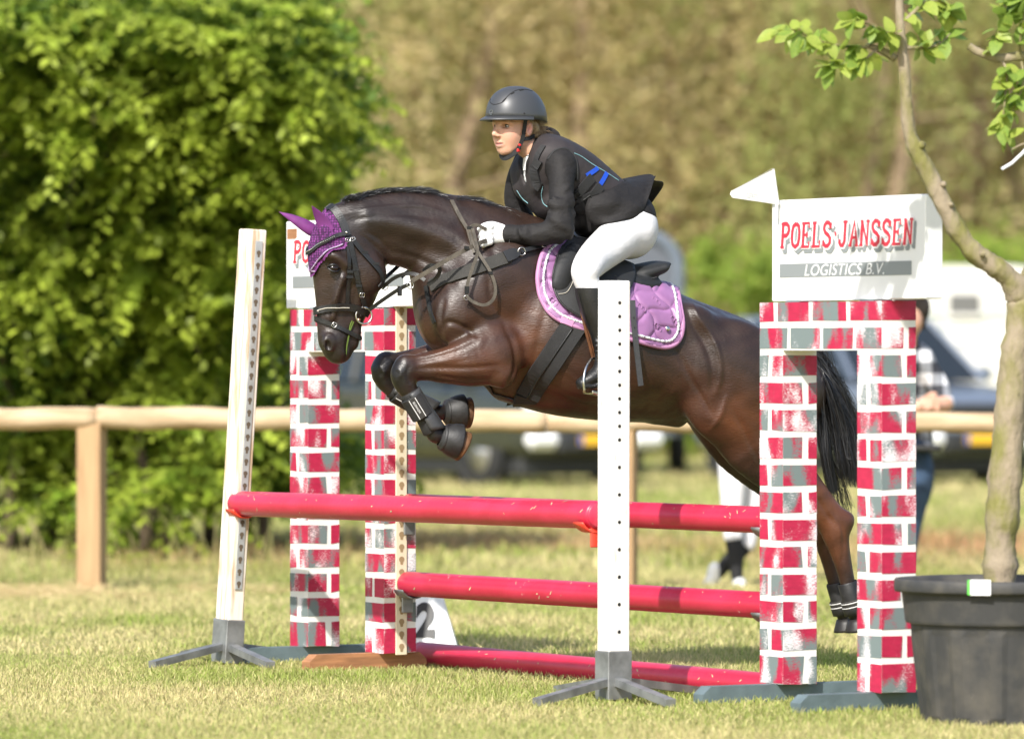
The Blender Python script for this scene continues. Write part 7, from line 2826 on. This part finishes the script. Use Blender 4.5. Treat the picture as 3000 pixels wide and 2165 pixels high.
# jacket skirts: flared cloth thrown up behind
def cloth(name, rows, mat, parent, thick=.004, n=5):
    R_ = [spline([tuple(HP(*q)) for q in r], n) for r in rows]
    A = np.array(R_)
    A = np.stack([spline(A[:, j], 4) for j in range(A.shape[1])], 1)
    nr_, nc_ = A.shape[:2]
    V = A.reshape(-1, 3)
    Q = [(i * nc_ + j, i * nc_ + j + 1, (i + 1) * nc_ + j + 1, (i + 1) * nc_ + j) for i in range(nr_ - 1) for j in range(nc_ - 1)]
    o = mesh_obj(name, [tuple(v) for v in V], Q, mat, parent, smooth=True)
    md = o.modifiers.new("thickness", 'SOLIDIFY')
    md.thickness = thick
    md.offset = 0
    return o
cloth("jacket_skirt", [[(1725, 575, .150), (1785, 556, .145), (1822, 534, .085), (1838, 530, .0), (1815, 528, -.09)],
                       [(1715, 610, .165), (1790, 592, .185), (1850, 566, .12), (1880, 534, .0), (1850, 520, -.10)],
                       [(1720, 640, .16), (1798, 628, .178), (1866, 604, .165), (1908, 540, .01), (1900, 512, -.10)],
                       [(1740, 660, .15), (1806, 650, .20), (1880, 624, .15), (1916, 524, .06), (1920, 520, -.09)]], M_jacket, rider)
cloth("jacket_skirt", [[(1838, 535, -.02), (1845, 545, -.08), (1840, 560, -.15)],
                       [(1890, 535, -.02), (1900, 550, -.10), (1880, 580, -.17)],
                       [(1918, 530, 0), (1944, 541, -.09), (1902, 606, -.17)]], M_jacket, rider)
# vest
sd = SDF((-.05, -.32, 1.45), (1.1, .32, 2.32), .0066)
tchain(sd, .013, sl=slice(1, None))
sd.chain([HL(1636, 442, .09), HL(1596, 450, .10), HL(1576, 495, .085), HL(1580, 545, .07)], [.034, .032, .030, .03], k=.03)
sd.chain([HL(1600, 436, -.09), HL(1550, 456, -.105), HL(1522, 500, -.10), HL(1530, 550, -.08)], [.034, .034, .034, .036], k=.03)
sd.chain([HL(1552, 505, -.06), HL(1568, 555, -.05), HL(1602, 600, -.01)], [(.058, .11), (.064, .12), (.062, .12)], k=.04)
# neck opening
sd.ell(HL(1546, 440, 0), (.085, .058, .075), math.radians(30), k=.01, op='sub')
sd.chain([HL(1546, 470, 0), HL(1545, 520, 0)], [(.05, .035), (.03, .012)], k=.01, op='sub')
cut_p = np.array(HL(1788, 600, 0))
q = np.array(HL(1690, 528, 0)) - cut_p
sd.cut(cut_p, -q)
vest = sdf_obj(sd, "vest", M_vest, rider)
del sd
VB = BVHTree.FromPolygons([tuple(v.co) for v in vest.data.vertices], [tuple(p.vertices) for p in vest.data.polygons])
JB = BVHTree.FromPolygons([tuple(v.co) for v in jk.data.vertices], [tuple(p.vertices) for p in jk.data.polygons])
def on(bv, px, py, off=.002):
    o = Vector((0, 0, H))
    d = (P(px, py, 20.0) - o).normalized()
    h = bv.ray_cast(o + d * 15, d)
    if h[0] is None:
        h = bv.find_nearest(HP(px, py, .15))
    return h[0] + h[1] * off, h[1]
def vstrip(name, px_pts, w_, mat, thick=.003, off=.002, n=5, bv=None, parent=None):
    pn = [on(bv or VB, a, b, off) for a, b in spline(px_pts, n)]
    return MB().ribbon([p for p, _ in pn], [q for _, q in pn], w_, thick).build(name, mat, parent or vest)
vstrip("shoulder_panel", [(1592, 428), (1576, 455), (1568, 480)], .026, M_vest_dark, .004)
vstrip("shoulder_strap", [(1578, 470), (1566, 500), (1574, 540), (1582, 548)], .040, M_vest_dark, .008)
vstrip("reflective_strip", [(1717, 516), (1735, 505), (1750, 494)], .019, M_blue, .003)
vstrip("reflective_strip", [(1758, 541), (1768, 525), (1777, 508)], .019, M_blue, .003)
vstrip("side_strap", [(1692, 570), (1712, 545), (1735, 520)], .042, M_vest_dark, .006)
vstrip("side_strap", [(1688, 618), (1712, 595), (1735, 575), (1760, 545)], .040, M_vest_dark, .006)
vstrip("side_strap", [(1690, 590), (1720, 572), (1750, 560)], .02, M_vest_dark, .008)
pn = [on(VB, a, b, .002) for a, b in spline([(1670, 446), (1700, 458), (1735, 482), (1775, 506), (1812, 530)], 6)]
MB().tube([p for p, _ in pn], .0017, 5).build("piping", M_teal, vest)
pn = [on(VB, a, b, .002) for a, b in spline([(1590, 546), (1586, 570), (1592, 595), (1604, 606)], 6)]
MB().tube([p for p, _ in pn], .0015, 5).build("piping", M_teal, vest)
pn = [on(VB, a, b, .002) for a, b in spline([(1515, 558), (1530, 580), (1548, 596)], 6)]
MB().tube([p for p, _ in pn], .0015, 5).build("piping", M_teal, vest)
pn = [on(VB, a, b, .004) for a, b in spline([(1605, 470), (1625, 444), (1655, 438), (1680, 456), (1690, 490), (1690, 530)], 6)]
MB().tube([p for p, _ in pn], .006, 6).build("armhole_binding", M_vest_dark, vest, smooth=True)
for (px, py, s_) in ((1724, 584, .026), (1692, 568, .018)):
    p, nn = on(VB, px, py, .010)
    u = (Vector((0, 0, 1)) * .7 + AFT * .7).normalized()
    u = (u - nn * u.dot(nn)).normalized()
    v_ = nn.cross(u)
    fr_ = [p + u * s_ * a * .6 + v_ * s_ * b * .6 for a, b in ((-1, -1), (-1, 1), (1, 1), (1, -1))]
    MB().tube(fr_, .004, 6, closed=True).build("buckle", M_leather, vest)
# stock shirt at the throat
sd = SDF((-.05, -.2, 1.9), (.55, .2, 2.3), .006)
sd.chain([HL(1566, 458, 0), HL(1562, 490, .0), HL(1560, 520, 0)], [(.046, .048), (.044, .04), (.036, .03)], k=.02)
sdf_obj(sd, "shirt_front", material("striped_shirt", (.75, .75, .75), rough=.8, color2=(.04, .04, .045), vscale=26, stretch=(.3, .3, 2.4), contrast=(.60, .66)), rider)

# ---------------------------------------------------------------- breeches, boots
sd = SDF((.25, -.52, .98), (1.15, .52, 1.98), .0075)
sd.chain([HL(1835, 655, 0), HL(1848, 665, 0)], [(.105, .145), (.11, .145)], k=.05)
for sg in (1, -1):
    pts = [(1842, 676, .085), (1795, 712, .165), (1748, 752, .245), (1718, 788, kn - .01), (1716, 815, kn), (1728, 850, kn)]
    rad = [.096, .086, .075, .062, .054, .050]
    L_ = [HL(*p) for p in pts]
    sd.chain([(a, l * sg, z) for a, l, z in L_], rad, k=.05)
    a, l, z = HL(1846, 690, .075)
    sd.ell((a, l * sg, z), (.092, .08, .092), 0, k=.05)
sdf_obj(sd, "breeches", M_white_cloth, rider)
bt = None
for sg in (1, -1):
    sd = SDF((.25, min(0, .58 * sg), .80), (1.0, max(0, .58 * sg), 1.62), .0062)
    def ml(q):
        a, l, z = HL(*q)
        return (a, l * sg, z)
    lf = kn + .005
    sd.chain([ml((1722, 806, lf)), ml((1729, 850, lf)), ml((1742, 905, lf)), ml((1760, 960, lf)), ml((1770, 1020, lf)), ml((1772, 1060, lf))],
             [(.056, .058), (.064, .062), (.060, .060), (.052, .054), (.041, .042), (.042, .040)], k=.02)
    sd.chain([ml((1738, 806, lf + .01)), ml((1744, 792, lf + .008))], [(.035, .052), (.020, .05)], k=.02)
    sd.chain([ml((1778, 1078, lf)), ml((1758, 1094, lf)), ml((1728, 1110, lf)), ml((1702, 1122, lf))], [(.036, .034), (.038, .038), (.030, .040), (.021, .033)], k=.025)
    sd.chain([ml((1700, 1134, lf)), ml((1740, 1130, lf)), ml((1780, 1110, lf))], [(.010, .036), (.010, .038), (.012, .034)], k=.008)
    for i in range(5):
        sd.chain([ml((1744, 1000 + 14 * i, lf + .03)), ml((1770, 1010 + 12 * i, lf + .045))], [.004, .005], k=.014)
    ob = sdf_obj(sd, "boot", M_boot, rider)
    bt = bt or ob
BB = BVHTree.FromPolygons([tuple(v.co) for v in bt.data.vertices], [tuple(p.vertices) for p in bt.data.polygons])
vstrip("boot_seam", [(1684, 838), (1702, 828), (1716, 808), (1730, 793), (1745, 790)], .004, M_leather_worn, .002, .001, bv=BB, parent=bt)
vstrip("boot_panel", [(1740, 796), (1736, 812), (1732, 830)], [.030] * 3 + [.036] * 4 + [.034] * 4, M_leather, .002, .001, bv=BB, parent=bt)
vstrip("boot_zip", [(1695, 860), (1712, 920), (1733, 985), (1742, 1030)], .006, M_leather, .002, .001, bv=BB, parent=bt)

# ---------------------------------------------------------------- gloved hands
def glove(wr, sgn):
    """Closed hand: wr = wrist pixel + lateral; fingers curl round the rein."""
    wx, wy, wl = wr
    lo_ = np.array(HL(wx - 110, wy + 70, wl)) - .12
    hi_ = np.array(HL(wx + 50, wy - 60, wl)) + .12
    sd = SDF(np.minimum(lo_, hi_), np.maximum(lo_, hi_), .0032)
    sd.chain([HL(wx + 12, wy + 2, wl), HL(wx - 8, wy, wl)], [(.033, .030), (.034, .030)], k=.01)
    sd.chain([HL(wx - 4, wy - 1, wl), HL(wx - 30, wy - 2, wl), HL(wx - 52, wy - 2, wl)], [(.032, .022), (.040, .024), (.038, .022)], k=.015)
    # four fingers: knuckle, middle joint, tip turning back under the palm
    for i, (dy, ln) in enumerate(((-22, 1.0), (-6, 1.06), (9, 1.0), (22, .86))):
        k0 = HL(wx - 54, wy + dy, wl + .018 * sgn)
        k1 = HL(wx - 54 - 22 * ln, wy + dy + 6, wl + .022 * sgn)
        k2 = HL(wx - 54 - 26 * ln, wy + dy + 12, wl - .004 * sgn)
        k3 = HL(wx - 54 - 8 * ln, wy + dy + 12, wl - .020 * sgn)
        sd.chain([k0, k1], [.0130, .0120], k=.008, dense=1)
        sd.chain([k1, k2], [.0120, .0112], k=.004, dense=1)
        sd.chain([k2, k3], [.0112, .0100], k=.004, dense=1)
    # thumb from the side of the palm, closing on the forefinger
    sd.chain([HL(wx - 22, wy - 22, wl + .004 * sgn), HL(wx - 48, wy - 30, wl + .010 * sgn), HL(wx - 72, wy - 26, wl + .012 * sgn), HL(wx - 86, wy - 16, wl + .010 * sgn)], [.014, .013, .0115, .0095], k=.008)
    return sdf_obj(sd, "glove", M_glove, rider)
glove((1490, 688, .168), 1)
glove((1432, 692, -.13), -1)
MB().tube(ring_pts(HP(1487, 688, .166), LAT, Vector((0, 0, 1)), .0365, 20), .004, 6, closed=True).build("cuff", M_glove, rider, smooth=True)
